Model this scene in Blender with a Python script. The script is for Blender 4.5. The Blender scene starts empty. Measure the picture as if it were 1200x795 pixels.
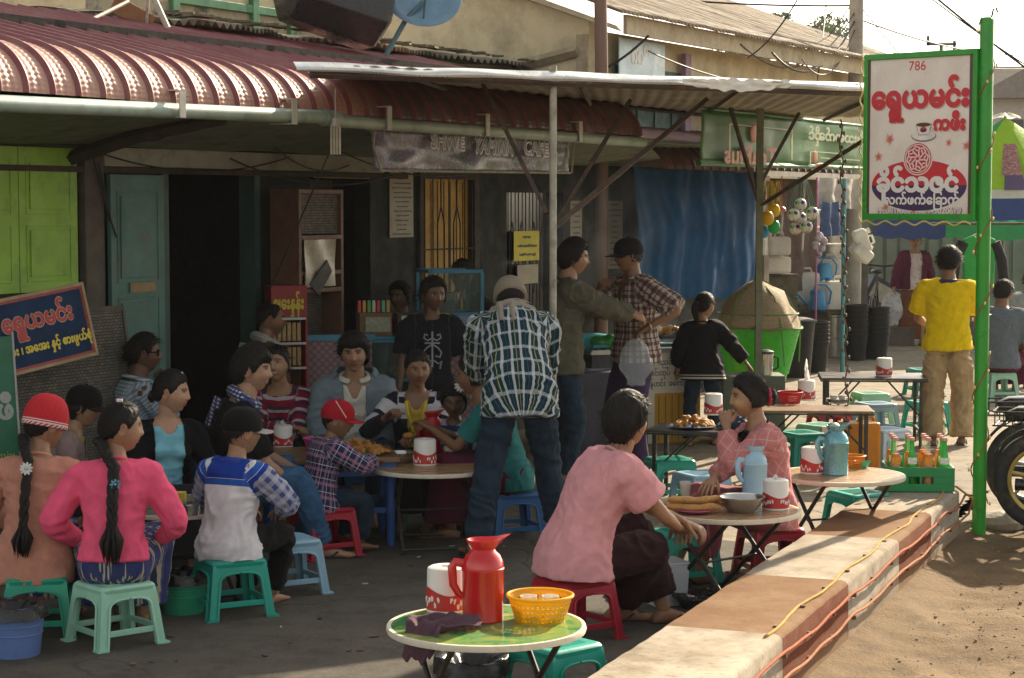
import bpy, bmesh, math, random
import numpy as np
from mathutils import Vector, Matrix, noise
SC = bpy.context.scene
COL = SC.collection
R = math.radians
# camera
FPX, CAMH = 2300.0, 1.9
TH = math.atan(158 / FPX)
cam = bpy.data.cameras.new('camera')
cam.sensor_width = 36.0
cam.lens = FPX / 1200 * 36.0
cam.clip_end = 3000
camo = bpy.data.objects.new('camera', cam)
COL.objects.link(camo)
camo.location = (0, 0, CAMH)
camo.rotation_euler = (R(90) - TH, 0, 0)
SC.camera = camo
# sky, sun, exposure
SUN_AZ, SUN_EL = 32.0, 28.0      # azimuth to the right of the view, elevation
w = bpy.data.worlds.new('World'); SC.world = w; w.use_nodes = True
nt = w.node_tree
sky = nt.nodes.new('ShaderNodeTexSky'); sky.sky_type = 'NISHITA'; sky.sun_disc = False
sky.sun_elevation = R(SUN_EL); sky.sun_rotation = R(SUN_AZ)
sky.air_density = 1.0; sky.dust_density = 4.0; sky.ozone_density = 1.0; sky.altitude = 900
hs_ = nt.nodes.new('ShaderNodeHueSaturation'); hs_.inputs['Saturation'].default_value = .35      # dusty, whitened sky
mx_ = nt.nodes.new('ShaderNodeMix'); mx_.data_type = 'RGBA'; mx_.blend_type = 'MULTIPLY'; mx_.inputs[0].default_value = 1; mx_.inputs[7].default_value = (1.0, .95, .84, 1)
nt.links.new(sky.outputs[0], hs_.inputs['Color']); nt.links.new(hs_.outputs[0], mx_.inputs[6]); nt.links.new(mx_.outputs[2], nt.nodes['Background'].inputs[0])
nt.nodes['Background'].inputs[1].default_value = 0.085
sun = bpy.data.lights.new('sun', 'SUN'); sun.energy = 3.5; sun.angle = R(0.6); sun.color = (1.0, 0.85, 0.64)
suno = bpy.data.objects.new('sun', sun); COL.objects.link(suno)
_sd = Vector((math.sin(R(SUN_AZ)) * math.cos(R(SUN_EL)), math.cos(R(SUN_AZ)) * math.cos(R(SUN_EL)), math.sin(R(SUN_EL))))
suno.rotation_euler = _sd.to_track_quat('Z', 'Y').to_euler()
suno.location = (20, 30, 30)
SC.view_settings.view_transform = 'Standard'; SC.view_settings.look = 'None'
SC.view_settings.exposure = 1.7; SC.view_settings.gamma = 1.0
SC.view_settings.use_curve_mapping = False
SC.cycles.max_bounces = 6; SC.cycles.diffuse_bounces = 3; SC.cycles.glossy_bounces = 3
SC.cycles.transmission_bounces = 5; SC.cycles.transparent_max_bounces = 10
SC.cycles.volume_bounces = 0
SC.cycles.caustics_reflective = False; SC.cycles.caustics_refractive = False
SC.cycles.sample_clamp_indirect = 4.0
SC.cycles.use_denoising = True
# geometry of the place (metres; from measured rays to ground and facade planes)
_c, _s = math.cos(TH), math.sin(TH)
def ray(px, py):
 a = px - 600.0; b = 397.5 - py
 return Vector((a, FPX * _c + b * _s, -FPX * _s + b * _c))
def G(px, py, z=0.0):
 r = ray(px, py); t = (z - CAMH) / r.z
 return Vector((r.x * t, r.y * t, z))
def D(px, py, d):
 r = ray(px, py); t = d / r.y
 return Vector((r.x * t, d, CAMH + r.z * t))
FA = R(29.3)
FU = Vector((math.sin(FA), math.cos(FA), 0)); FN = Vector((math.cos(FA), -math.sin(FA), 0))
F0 = Vector((-2.0, 12.8, 0)); FRZ = R(90) - FA
def FS(px, py, o=0.0):
 """facade coordinates (s along, z up) of a sight line on the plane o metres in front of the wall"""
 r = ray(px, py); p0 = F0 + FN * o
 t = (p0.dot(FN)) / (r.dot(FN)); P = Vector((r.x * t, r.y * t, CAMH + r.z * t))
 return (P - F0).dot(FU), P.z
def W(s, o, z=0.0):
 v = F0 + FU * s + FN * o
 return Vector((v.x, v.y, z))
# object helpers
def link(o, parent=None):
 COL.objects.link(o)
 if parent is not None: o.parent = parent
 return o
def tag(o, label=None, cat=None, group=None, kind=None):
 if label: o['label'] = label
 if cat: o['category'] = cat
 if group: o['group'] = group
 if kind: o['kind'] = kind
 return o
def thing(name, label, cat, loc=(0, 0, 0), rz=0.0, group=None, kind=None):
 o = bpy.data.objects.new(name, None); o.empty_display_size = 0.1
 o.location = loc; o.rotation_euler = (0, 0, rz)
 link(o); return tag(o, label, cat, group, kind)
def dup(root, loc=None, rz=None, label=None, group=None, parent=None, swap=None):
 c = root.copy(); COL.objects.link(c)
 if parent is not None: c.parent = parent
 if loc is not None: c.location = loc
 if rz is not None: c.rotation_euler = (0, 0, rz)
 if label: c['label'] = label
 if group: c['group'] = group
 if swap and c.type == 'MESH' and c.data.materials and c.data.materials[0].name in swap:
  key = c.data.name + '|' + str(swap[c.data.materials[0].name].name)
  me = bpy.data.meshes.get(key[:60])
  if me is None:
   me = c.data.copy(); me.name = key[:60]
   me.materials[0] = swap[c.data.materials[0].name]
  c.data = me
 for ch in list(root.children): dup(ch, parent=c, swap=swap)
 return c
class MB:
 def __init__(s): s.v = []; s.f = []; s.m = []; s.M = None
 def add(s, vs, fs, mi=0, M=None):
  n = len(s.v); M = M or s.M
  for p in vs:
   p = Vector(p); s.v.append(M @ p if M is not None else p)
  for f in fs: s.f.append([i + n for i in f]); s.m.append(mi)
  return s
 def box(s, c, d, mi=0, M=None, rz=0.0, tap=1.0):
  x, y, z = d[0] / 2, d[1] / 2, d[2] / 2
  vs = [(-x, -y, -z), (x, -y, -z), (x, y, -z), (-x, y, -z), (-x * tap, -y * tap, z), (x * tap, -y * tap, z), (x * tap, y * tap, z), (-x * tap, y * tap, z)]
  if rz:
   q = Matrix.Rotation(rz, 3, 'Z'); vs = [q @ Vector(p) for p in vs]
  vs = [Vector(p) + Vector(c) for p in vs]
  return s.add(vs, [(3, 2, 1, 0), (4, 5, 6, 7), (0, 1, 5, 4), (1, 2, 6, 5), (2, 3, 7, 6), (3, 0, 4, 7)], mi, M)
 def bx(s, x0, x1, y0, y1, z0, z1, mi=0, M=None):
  return s.box(((x0 + x1) / 2, (y0 + y1) / 2, (z0 + z1) / 2), (abs(x1 - x0), abs(y1 - y0), abs(z1 - z0)), mi, M)
 def loft(s, rings, mi=0, caps=True, closed=False, M=None):
  n = len(rings[0]); vs = [p for r in rings for p in r]; fs = []
  k = len(rings)
  for i in range(k if closed else k - 1):
   a = i * n; b = ((i + 1) % k) * n
   for j in range(n): fs.append((a + j, a + (j + 1) % n, b + (j + 1) % n, b + j))
  if caps and not closed:
   fs.append(tuple(reversed(range(n)))); fs.append(tuple(range((k - 1) * n, k * n)))
  return s.add(vs, fs, mi, M)
 def tube(s, path, r, n=8, mi=0, caps=True, closed=False, M=None, flat=1.0):
  P = [Vector(p) for p in path]; rings = []; k = len(P)
  up = None
  for i in range(k):
   if closed: t = P[(i + 1) % k] - P[i - 1]
   else: t = P[min(i + 1, k - 1)] - P[max(i - 1, 0)]
   if t.length < 1e-9: t = Vector((0, 0, 1))
   t.normalize()
   if up is None:
    up = Vector((0, 0, 1)) if abs(t.z) < .9 else Vector((1, 0, 0))
   a = up - t * up.dot(t)
   if a.length < 1e-6: a = t.orthogonal()
   a.normalize(); up = a; b = t.cross(a)
   rr = r[i] if isinstance(r, (list, tuple)) else r
   rings.append([P[i] + (a * math.sin(2 * math.pi * j / n) * flat + b * math.cos(2 * math.pi * j / n)) * rr for j in range(n)])
  return s.loft(rings, mi, caps, closed, M)
 def cyl(s, p0, p1, r0, r1=None, n=16, mi=0, M=None):
  return s.tube([p0, p1], [r0, r0 if r1 is None else r1], n, mi, M=M)
 def lathe(s, prof, c=(0, 0, 0), n=24, mi=0, M=None, caps=True):
  rings = [[(c[0] + r * math.cos(2 * math.pi * j / n), c[1] + r * math.sin(2 * math.pi * j / n), c[2] + z) for j in range(n)] for r, z in prof]
  return s.loft(rings, mi, caps, False, M)
 def ell(s, c, r, nu=16, nv=10, mi=0, M=None):
  prof = []
  rings = []
  for i in range(nv + 1):
   a = math.pi * i / nv - math.pi / 2; q = max(math.cos(a), .02)
   rings.append([(c[0] + r[0] * q * math.cos(2 * math.pi * j / nu), c[1] + r[1] * q * math.sin(2 * math.pi * j / nu), c[2] + r[2] * math.sin(a)) for j in range(nu)])
  return s.loft(rings, mi, True, False, M)
 def prism(s, poly, d0, d1, plane='xz', mi=0, M=None):
  def P(a, b, d): return {'xz': (a, d, b), 'xy': (a, b, d), 'yz': (d, a, b)}[plane]
  n = len(poly)
  vs = [P(a, b, d0) for a, b in poly] + [P(a, b, d1) for a, b in poly]
  fs = [tuple(range(n)), tuple(range(2 * n - 1, n - 1, -1))] + [(i, i + n, (i + 1) % n + n, (i + 1) % n) for i in range(n)]
  return s.add(vs, fs, mi, M)
 def sheet(s, nu, nv, fn, mi=0, M=None):
  vs = [fn(i / nu, j / nv) for j in range(nv + 1) for i in range(nu + 1)]
  fs = [(j * (nu + 1) + i, j * (nu + 1) + i + 1, (j + 1) * (nu + 1) + i + 1, (j + 1) * (nu + 1) + i) for j in range(nv) for i in range(nu)]
  return s.add(vs, fs, mi, M)
 def build(s, name, mats, parent=None, loc=None, rz=None, smooth=40, bevel=0, solid=0, recalc=True, subsurf=0):
  me = bpy.data.meshes.new(name)
  me.from_pydata([tuple(p) for p in s.v], [], s.f); me.update()
  if not isinstance(mats, (list, tuple)): mats = [mats]
  for m in mats: me.materials.append(m)
  if len(mats) > 1: me.polygons.foreach_set('material_index', s.m)
  if recalc:
   bm = bmesh.new(); bm.from_mesh(me); bmesh.ops.recalc_face_normals(bm, faces=bm.faces); bm.to_mesh(me); bm.free()
  if smooth:
   me.polygons.foreach_set('use_smooth', [True] * len(me.polygons))
   if smooth < 180: me.set_sharp_from_angle(angle=R(smooth))
  o = bpy.data.objects.new(name, me)
  if loc is not None: o.location = loc
  if rz is not None: o.rotation_euler = (0, 0, rz)
  link(o, parent)
  if solid:
   q = o.modifiers.new('solid', 'SOLIDIFY'); q.thickness = solid; q.offset = 0
  if bevel:
   q = o.modifiers.new('bevel', 'BEVEL'); q.width = bevel; q.segments = 2; q.limit_method = 'ANGLE'; q.angle_limit = R(35)
   q.harden_normals = False
  if subsurf:
   q = o.modifiers.new('sub', 'SUBSURF'); q.levels = subsurf; q.render_levels = subsurf
  return o
# materials
def _new(name):
 m = bpy.data.materials.new(name); m.use_nodes = True
 return m, m.node_tree, m.node_tree.nodes['Principled BSDF']
def _rgba(c): return (c[0], c[1], c[2], 1.0)
def node(t, ty, **kw):
 n = t.nodes.new('ShaderNode' + ty)
 for k, v in kw.items(): setattr(n, k, v)
 return n
def mixc(t, fac, a, b, mode='MIX'):
 n = node(t, 'Mix', data_type='RGBA', blend_type=mode)
 for sock, val in ((n.inputs[0], fac), (n.inputs[6], a), (n.inputs[7], b)):
  if hasattr(val, 'links'): t.links.new(val, sock)
  elif isinstance(val, (int, float)): sock.default_value = val
  else: sock.default_value = _rgba(val)
 return n.outputs[2]
def mth(t, op, a, b=None, c=None):
 n = node(t, 'Math', operation=op)
 for i, val in enumerate((a, b, c)):
  if val is None: continue
  if hasattr(val, 'links'): t.links.new(val, n.inputs[i])
  else: n.inputs[i].default_value = val
 return n.outputs[0]
def noise_tex(t, vec, scale, detail=4, rough=.6, dist=0.0):
 n = node(t, 'TexNoise'); n.inputs['Scale'].default_value = scale; n.inputs['Detail'].default_value = detail
 n.inputs['Roughness'].default_value = rough; n.inputs['Distortion'].default_value = dist
 if vec is not None: t.links.new(vec, n.inputs['Vector'])
 return n.outputs['Fac']
def ramp(t, fac, p0, p1, c0=(0, 0, 0), c1=(1, 1, 1)):
 n = node(t, 'ValToRGB'); e = n.color_ramp.elements
 e[0].position = p0; e[1].position = p1; e[0].color = _rgba(c0); e[1].color = _rgba(c1)
 t.links.new(fac, n.inputs[0]); return n.outputs[0]
def bump(t, p, h, strength=.3, dist=.01):
 n = node(t, 'Bump'); n.inputs['Strength'].default_value = strength; n.inputs['Distance'].default_value = dist
 t.links.new(h, n.inputs['Height']); t.links.new(n.outputs[0], p.inputs['Normal'])
def coord(t, kind='Object', scale=None):
 n = node(t, 'TexCoord'); o = n.outputs[kind]
 if scale:
  m = node(t, 'Mapping'); m.inputs['Scale'].default_value = scale; t.links.new(o, m.inputs['Vector']); o = m.outputs[0]
 return o
_MC = {}
def mat(name, col, rough=.6, metal=0.0, var=.18, scale=9, bmp=.0, bscale=80, dirt=None, dscale=3, dthr=(.52, .72), spec=.5, stretch=None, trans=0, alpha=1, coat=0, sss=0, tl=0):
 """plain procedural material: base colour broken up by noise, optional dirt/wear colour, bump and roughness breakup"""
 if name in _MC: return _MC[name]
 m, t, p = _new(name)
 co = coord(t, 'Object', stretch)
 f = noise_tex(t, co, scale, 5, .65)
 lo = tuple(c * (1 - var) for c in col); hi = tuple(min(1, c * (1 + var)) for c in col)
 c = ramp(t, f, .3, .7, lo, hi)
 if dirt is not None:
  d = ramp(t, noise_tex(t, co, dscale, 8, .72), dthr[0], dthr[1])
  c = mixc(t, d, c, dirt)
 t.links.new(c, p.inputs['Base Color'])
 rr = ramp(t, noise_tex(t, co, scale * 2.3, 3), .3, .7, (rough * .8,) * 3, (min(1, rough * 1.2),) * 3)
 t.links.new(rr, p.inputs['Roughness'])
 p.inputs['Metallic'].default_value = metal
 p.inputs['Specular IOR Level'].default_value = spec
 if trans: p.inputs['Transmission Weight'].default_value = trans
 if alpha < 1: p.inputs['Alpha'].default_value = alpha
 if coat: p.inputs['Coat Weight'].default_value = coat
 if sss:
  p.inputs['Subsurface Weight'].default_value = sss; p.inputs['Subsurface Radius'].default_value = (.02, .008, .004); p.inputs['Subsurface Scale'].default_value = .5
 if bmp: bump(t, p, noise_tex(t, co, bscale, 4, .6), bmp, .01)
 if tl:   # thin translucent plastic / cloth: part of the light goes through
  tr = node(t, 'BsdfTranslucent'); t.links.new(c, tr.inputs[0])
  ms = node(t, 'MixShader'); ms.inputs[0].default_value = tl
  out = t.nodes['Material Output']
  t.links.new(p.outputs[0], ms.inputs[1]); t.links.new(tr.outputs[0], ms.inputs[2]); t.links.new(ms.outputs[0], out.inputs[0])
 _MC[name] = m
 return m
def glass(name, col=(.9, .95, .93), rough=.05, alpha=.25):
 """thin pane: mostly see-through with a gloss"""
 if name in _MC: return _MC[name]
 m, t, p = _new(name)
 p.inputs['Base Color'].default_value = _rgba(col); p.inputs['Roughness'].default_value = rough; p.inputs['Alpha'].default_value = alpha
 _MC[name] = m; return m
def patvec(t):
 a = node(t, 'Attribute'); a.attribute_name = 'pat'
 s = node(t, 'SeparateXYZ'); t.links.new(a.outputs['Vector'], s.inputs[0])
 return s.outputs, a.outputs['Vector']
def cloth(name, base, bands=(), rough=.85, var=.12, weave=.25, flowers=None, tl=0, knit=0, sheen=.03):
 """woven cloth; bands = [(axis, period_m, centre, halfwidth, colour, opacity)] stripes along the limb / across it"""
 if name in _MC: return _MC[name]
 m, t, p = _new(name)
 sep, vec = patvec(t)
 f = noise_tex(t, vec, 14, 4)
 c = ramp(t, f, .3, .7, tuple(x * (1 - var) for x in base), tuple(min(1, x * (1 + var)) for x in base))
 if flowers:
  for (sc, thr, fc, op) in flowers:
   v = node(t, 'TexVoronoi'); v.inputs['Scale'].default_value = sc; t.links.new(vec, v.inputs['Vector'])
   n2 = noise_tex(t, vec, sc * 2.2, 2)
   d = mth(t, 'ADD', v.outputs['Distance'], mth(t, 'MULTIPLY', n2, .35))
   k = mth(t, 'MULTIPLY', mth(t, 'LESS_THAN', d, thr), op)
   c = mixc(t, k, c, fc)
 for (ax, per, cen, hw, colr, op) in bands:
  u = mth(t, 'FRACT', mth(t, 'MULTIPLY', mth(t, 'ADD', sep[ax], 5.0), 1.0 / per))
  k = mth(t, 'MULTIPLY', mth(t, 'COMPARE', u, cen, hw), op)
  c = mixc(t, k, c, colr)
 t.links.new(c, p.inputs['Base Color'])
 p.inputs['Roughness'].default_value = rough
 p.inputs['Specular IOR Level'].default_value = .12
 p.inputs['Sheen Weight'].default_value = sheen
 h = noise_tex(t, vec, 260, 2)
 rg = node(t, 'TexNoise'); rg.noise_type = 'RIDGED_MULTIFRACTAL'; rg.inputs['Scale'].default_value = 7; rg.inputs['Detail'].default_value = 2.5; rg.inputs['Distortion'].default_value = .9; t.links.new(coord(t, 'Object', (1.3, 1.3, .8)), rg.inputs['Vector'])
 h2 = mth(t, 'ADD', mth(t, 'MULTIPLY', h, .30), mth(t, 'MULTIPLY', rg.outputs['Fac'], .9))
 if knit:
  wv = node(t, 'TexWave'); wv.bands_direction = 'X'; wv.inputs['Scale'].default_value = knit; wv.inputs['Distortion'].default_value = 1.0
  t.links.new(vec, wv.inputs['Vector']); h2 = mth(t, 'ADD', h2, mth(t, 'MULTIPLY', wv.outputs['Fac'], .6))
 bump(t, p, h2, weave + .15, .016)
 if tl:
  tr = node(t, 'BsdfTranslucent'); t.links.new(c, tr.inputs[0])
  ms = node(t, 'MixShader'); ms.inputs[0].default_value = tl
  out = t.nodes['Material Output']
  t.links.new(p.outputs[0], ms.inputs[1]); t.links.new(tr.outputs[0], ms.inputs[2]); t.links.new(ms.outputs[0], out.inputs[0])
 _MC[name] = m; return m
# writing
def text_mesh(body, size, bold=0.0, sx=1.0, align='CENTER', name='lettering', res=3, slant=0.0):
 c = bpy.data.curves.new('lettering', 'FONT'); c.body = body; c.size = size; c.align_x = align; c.align_y = 'CENTER'
 c.resolution_u = res; c.shear = slant
 o = bpy.data.objects.new('lettering', c); COL.objects.link(o)
 bpy.context.view_layer.update()
 me = bpy.data.meshes.new_from_object(o.evaluated_get(bpy.context.evaluated_depsgraph_get()))
 bpy.data.objects.remove(o); bpy.data.curves.remove(c)
 base = [v.co.copy() for v in me.vertices]; fc = [list(q.vertices) for q in me.polygons]; bpy.data.meshes.remove(me)
 mb = MB(); K = 10 if bold else 0
 for k in range(K + 1):
  dx, dz = (bold * math.cos(k * 6.283 / 10), bold * math.sin(k * 6.283 / 10)) if k else (0, 0)
  mb.add([((v.x + dx) * sx, -.00006 * k, v.y + dz) for v in base], fc)
 me = bpy.data.meshes.new(name); me.from_pydata([tuple(v) for v in mb.v], [], mb.f); me.update()
 return me
def text(body, size, m, parent, loc, rot=(0, 0, 0), bold=0.0, sx=1.0, align='CENTER', name='lettering', slant=0.0):
 me = text_mesh(body, size, bold, sx, align, name, slant=slant)
 me.materials.append(m)
 o = bpy.data.objects.new(name, me); link(o, parent); o.location = loc; o.rotation_euler = rot
 return o
# people
def sstep(a, b, x):
 t = min(1, max(0, (x - a) / (b - a))); return t * t * (3 - 2 * t)
def remesh(mb, voxel, smooth=3, fac=.5):
 me = bpy.data.meshes.new('tmp'); me.from_pydata([tuple(p) for p in mb.v], [], mb.f)
 bm = bmesh.new(); bm.from_mesh(me); bmesh.ops.recalc_face_normals(bm, faces=bm.faces); bm.to_mesh(me); bm.free()
 o = bpy.data.objects.new('tmp', me); COL.objects.link(o)
 q = o.modifiers.new('r', 'REMESH'); q.mode = 'VOXEL'; q.voxel_size = voxel; q.use_smooth_shade = True
 if smooth:
  q = o.modifiers.new('s', 'SMOOTH'); q.iterations = smooth; q.factor = fac
 bpy.context.view_layer.update()
 out = bpy.data.meshes.new_from_object(o.evaluated_get(bpy.context.evaluated_depsgraph_get()))
 bpy.data.objects.remove(o); bpy.data.meshes.remove(me)
 return out
def np_verts(me):
 a = np.empty(len(me.vertices) * 3, 'f'); me.vertices.foreach_get('co', a); return a.reshape(-1, 3)
def ellring(c, rx, ry, lat, fr, n=20, pw=1.0):
 out = []
 for j in range(n):
  a = 2 * math.pi * j / n; ca, sa = math.cos(a), math.sin(a)
  out.append(c + lat * (math.copysign(abs(ca) ** pw, ca) * rx) + fr * (math.copysign(abs(sa) ** pw, sa) * ry))
 return out
def ik(S, T, a, b, pole):
 d = T - S; L = d.length; L2 = min(L, (a + b) * .995)
 if L < 1e-6: d = Vector((0, 0, -1)); L = 1
 u = d / L; T2 = S + u * L2
 x = (a * a - b * b + L2 * L2) / (2 * L2); h = math.sqrt(max(a * a - x * x, 0))
 pv = pole - u * pole.dot(u)
 if pv.length < 1e-5: pv = u.orthogonal()
 pv.normalize()
 return S + u * x + pv * h, T2
def limb(mb, path, rad, n=12, off=0.0, sub=4, cut=False):
 """tapered round limb through the joints, smoothed a little at the joints"""
 P = [Vector(p) for p in path]; pts = []; rr = []
 for i in range(len(P) - 1):
  for k in range(sub):
   t = k / sub; pts.append(P[i].lerp(P[i + 1], t)); rr.append(rad[i] + (rad[i + 1] - rad[i]) * t + off)
 pts.append(P[-1]); rr.append(rad[-1] + off)
 q = [p.copy() for p in pts]
 for i in range(1, len(pts) - 1): q[i] = pts[i] * .6 + (pts[i - 1] + pts[i + 1]) * .2
 mb.tube(q, rr, n)
 mb.ell(q[0], (rr[0],) * 3, 10, 8)
 if not cut: mb.ell(q[-1], (rr[-1],) * 3, 10, 8)
# head
def _lons():
 out = []
 for i in range(52): out.append(-math.radians(78) + math.radians(156) * i / 51)
 for i in range(1, 28): out.append(math.radians(78) + math.radians(204) * i / 28)
 return out       # azimuth from the front
LONS = _lons()
NLAT = 56
def skull(az, el, wide=1.0):
 """point of the plain skull (no nose etc.), head-local: x right, y front, z up"""
 ce, se = math.cos(el), math.sin(el)
 x = math.sin(az) * ce; y = math.cos(az) * ce; z = se
 X = .075 * x * wide; Y = (.093 if y < 0 else .090) * y; Z = .113 * z
 if z < 0:
  k = -z
  X *= 1 - .30 * sstep(.15, 1.0, k) * (1 if y > -.2 else .6)
  if y < 0: Y *= 1 - .30 * sstep(.1, .9, k)
  else: Y *= 1 + .10 * sstep(.3, .95, k) * y
 if z > 0.2: X *= 1 + .04 * sstep(.2, .6, z)
 return Vector((X, Y, Z))
def gz(x, c, s): return math.exp(-((x - c) / s) ** 2)
def head_geo(skin, female=False, child=False, thanaka=None, smile=0.0, beard=None, wide=1.0, brow=(.02, .014, .01)):
 vs, cs = [], []
 n = len(LONS)
 lip = (skin[0] * .85 + .04, skin[1] * .38, skin[2] * .42) if female else (skin[0] * .7, skin[1] * .48, skin[2] * .5)
 for i in range(NLAT + 1):
  el = -math.pi / 2 + math.pi * i / NLAT
  for az in LONS:
   p = skull(az, el, wide); x, z = p.x, p.z; c = list(skin)
   if abs(az) < 1.5:
    ax = abs(x); d = 0.0
    fr = math.cos(az)
    d += .0175 * gz(x, 0, .0125) * gz(z, -.024, .0145) * (.85 if female or child else 1)      # nose tip
    d += .0085 * gz(x, 0, .009) * gz(z, .002, .026)           # bridge
    d += .006 * gz(ax, .014, .007) * gz(z, -.029, .008)       # wings
    d -= .0085 * gz(ax, .031, .016) * gz(z, .010, .011)       # sockets
    d += .0045 * gz(ax, .028, .022) * gz(z, .030, .010) * (.5 if female or child else 1)
    d += .006 * gz(ax, .040, .020) * gz(z, -.022, .018)       # cheeks
    w_ = .019 * (1 + .35 * smile)
    zl = -.056 + smile * .006 * (ax / .02) ** 2
    d += .0065 * gz(x, 0, w_) * gz(z, zl + .006, .0055) + .0075 * gz(x, 0, w_ * .85) * gz(z, zl - .0065, .006)
    d -= .004 * gz(x, 0, w_ * 1.1) * gz(z, zl, .0022)
    d -= .003 * gz(x, 0, .03) * gz(z, -.074, .006)
    d += .008 * gz(x, 0, .020) * gz(z, -.094, .014)           # chin
    p = p + Vector((0, 1, 0)) * d * max(fr, .3)
    bz = .0285 - 9 * (ax - .03) ** 2
    k = (1 if .012 < ax < .050 else 0) * min(1, 1.5 * gz(z, bz, .0046 if not female else .0034)) * .92
    c = [c[q] * (1 - k) + brow[q] * k for q in range(3)]
    k = (1 if .018 < ax < .045 else 0) * (gz(z, .0150 - 14 * (ax - .031) ** 2, .0036) * 1.2 + gz(z, .0035 + 10 * (ax - .031) ** 2, .0026) * .6)
    k = min(k, .9)
    c = [c[q] * (1 - k) + .02 * k for q in range(3)]
    k = min(1, (gz(x, 0, w_) ** .6) * (gz(z, zl + .004, .0055) + gz(z, zl - .006, .006)) * (1 if ax < w_ * 1.35 else 0))
    c = [c[q] * (1 - k) + lip[q] * k for q in range(3)]
    k = gz(z, zl, .0018) * (1 if ax < w_ * 1.3 else 0) * .8
    c = [c[q] * (1 - k) + (.75 if smile > .6 and ax < w_ * .95 else .03) * k for q in range(3)]
    k = gz(ax, .007, .005) * gz(z, -.037, .0036) * .85
    c = [c[q] * (1 - k) + .02 * k for q in range(3)]
    if thanaka:
     k = thanaka[3] * min(1, 1.2 * gz(ax, .042, .020) * gz(z, -.026, .022) + .6 * gz(x, 0, .008) * gz(z, .0, .025))
     c = [c[q] * (1 - k) + thanaka[q] * k for q in range(3)]
    if beard:
     k = beard * sstep(-.035, -.055, z) * (0.4 + .6 * sstep(0, .03, ax))
     c = [c[q] * (1 - k) + .05 * k for q in range(3)]
   vs.append(p); cs.append(c)
 fs = []
 for i in range(NLAT):
  for j in range(n):
   fs.append((i * n + j, i * n + (j + 1) % n, (i + 1) * n + (j + 1) % n, (i + 1) * n + j))
 for sg in (-1, 1):
  b = len(vs); m = MB(); m.ell((0, 0, 0), (.009, .021, .032), 14, 10)
  rot = Matrix.Rotation(sg * R(-22), 3, 'Z') @ Matrix.Rotation(R(-12), 3, 'X')
  for v in m.v:
   v = Vector(v)
   if v.x * sg > 0 and (v.y / .014) ** 2 + (v.z / .022) ** 2 < 1: v.x *= .1
   v = rot @ v
   vs.append(v + Vector((sg * .078 * wide, -.012, -.004))); cs.append([skin[0] * 1.02, skin[1] * .9, skin[2] * .9])
  fs += [[q + b for q in f] for f in m.f]
 return vs, fs, cs
HAIRLINES = {   # (azimuth deg from front, lowest z of the hair)
 'short': [(0, .066), (35, .060), (55, .050), (68, .012), (80, -.012), (95, .030), (105, -.02), (130, -.055), (180, -.066)],
 'fringe': [(0, .038), (30, .042), (50, .040), (66, .010), (80, -.018), (95, .024), (105, -.03), (130, -.066), (180, -.078)],
 'back': [(0, .060), (35, .053), (55, .036), (70, .008), (82, -.008), (95, .026), (105, -.015), (130, -.050), (180, -.062)],
 'full': [(0, .060), (35, .055), (55, .040), (68, .000), (80, -.03), (95, -.03), (110, -.06), (140, -.09), (180, -.098)],
 'cropped': [(0, .072), (40, .066), (55, .052), (68, .02), (80, .0), (95, .032), (105, .0), (130, -.03), (180, -.045)],
}
def hl(style, az):
 L = HAIRLINES[style]; a = abs(math.degrees(az))
 for (a0, z0), (a1, z1) in zip(L, L[1:]):
  if a <= a1:
   t = (a - a0) / (a1 - a0); return z0 + (z1 - z0) * t
 return L[-1][1]
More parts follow.
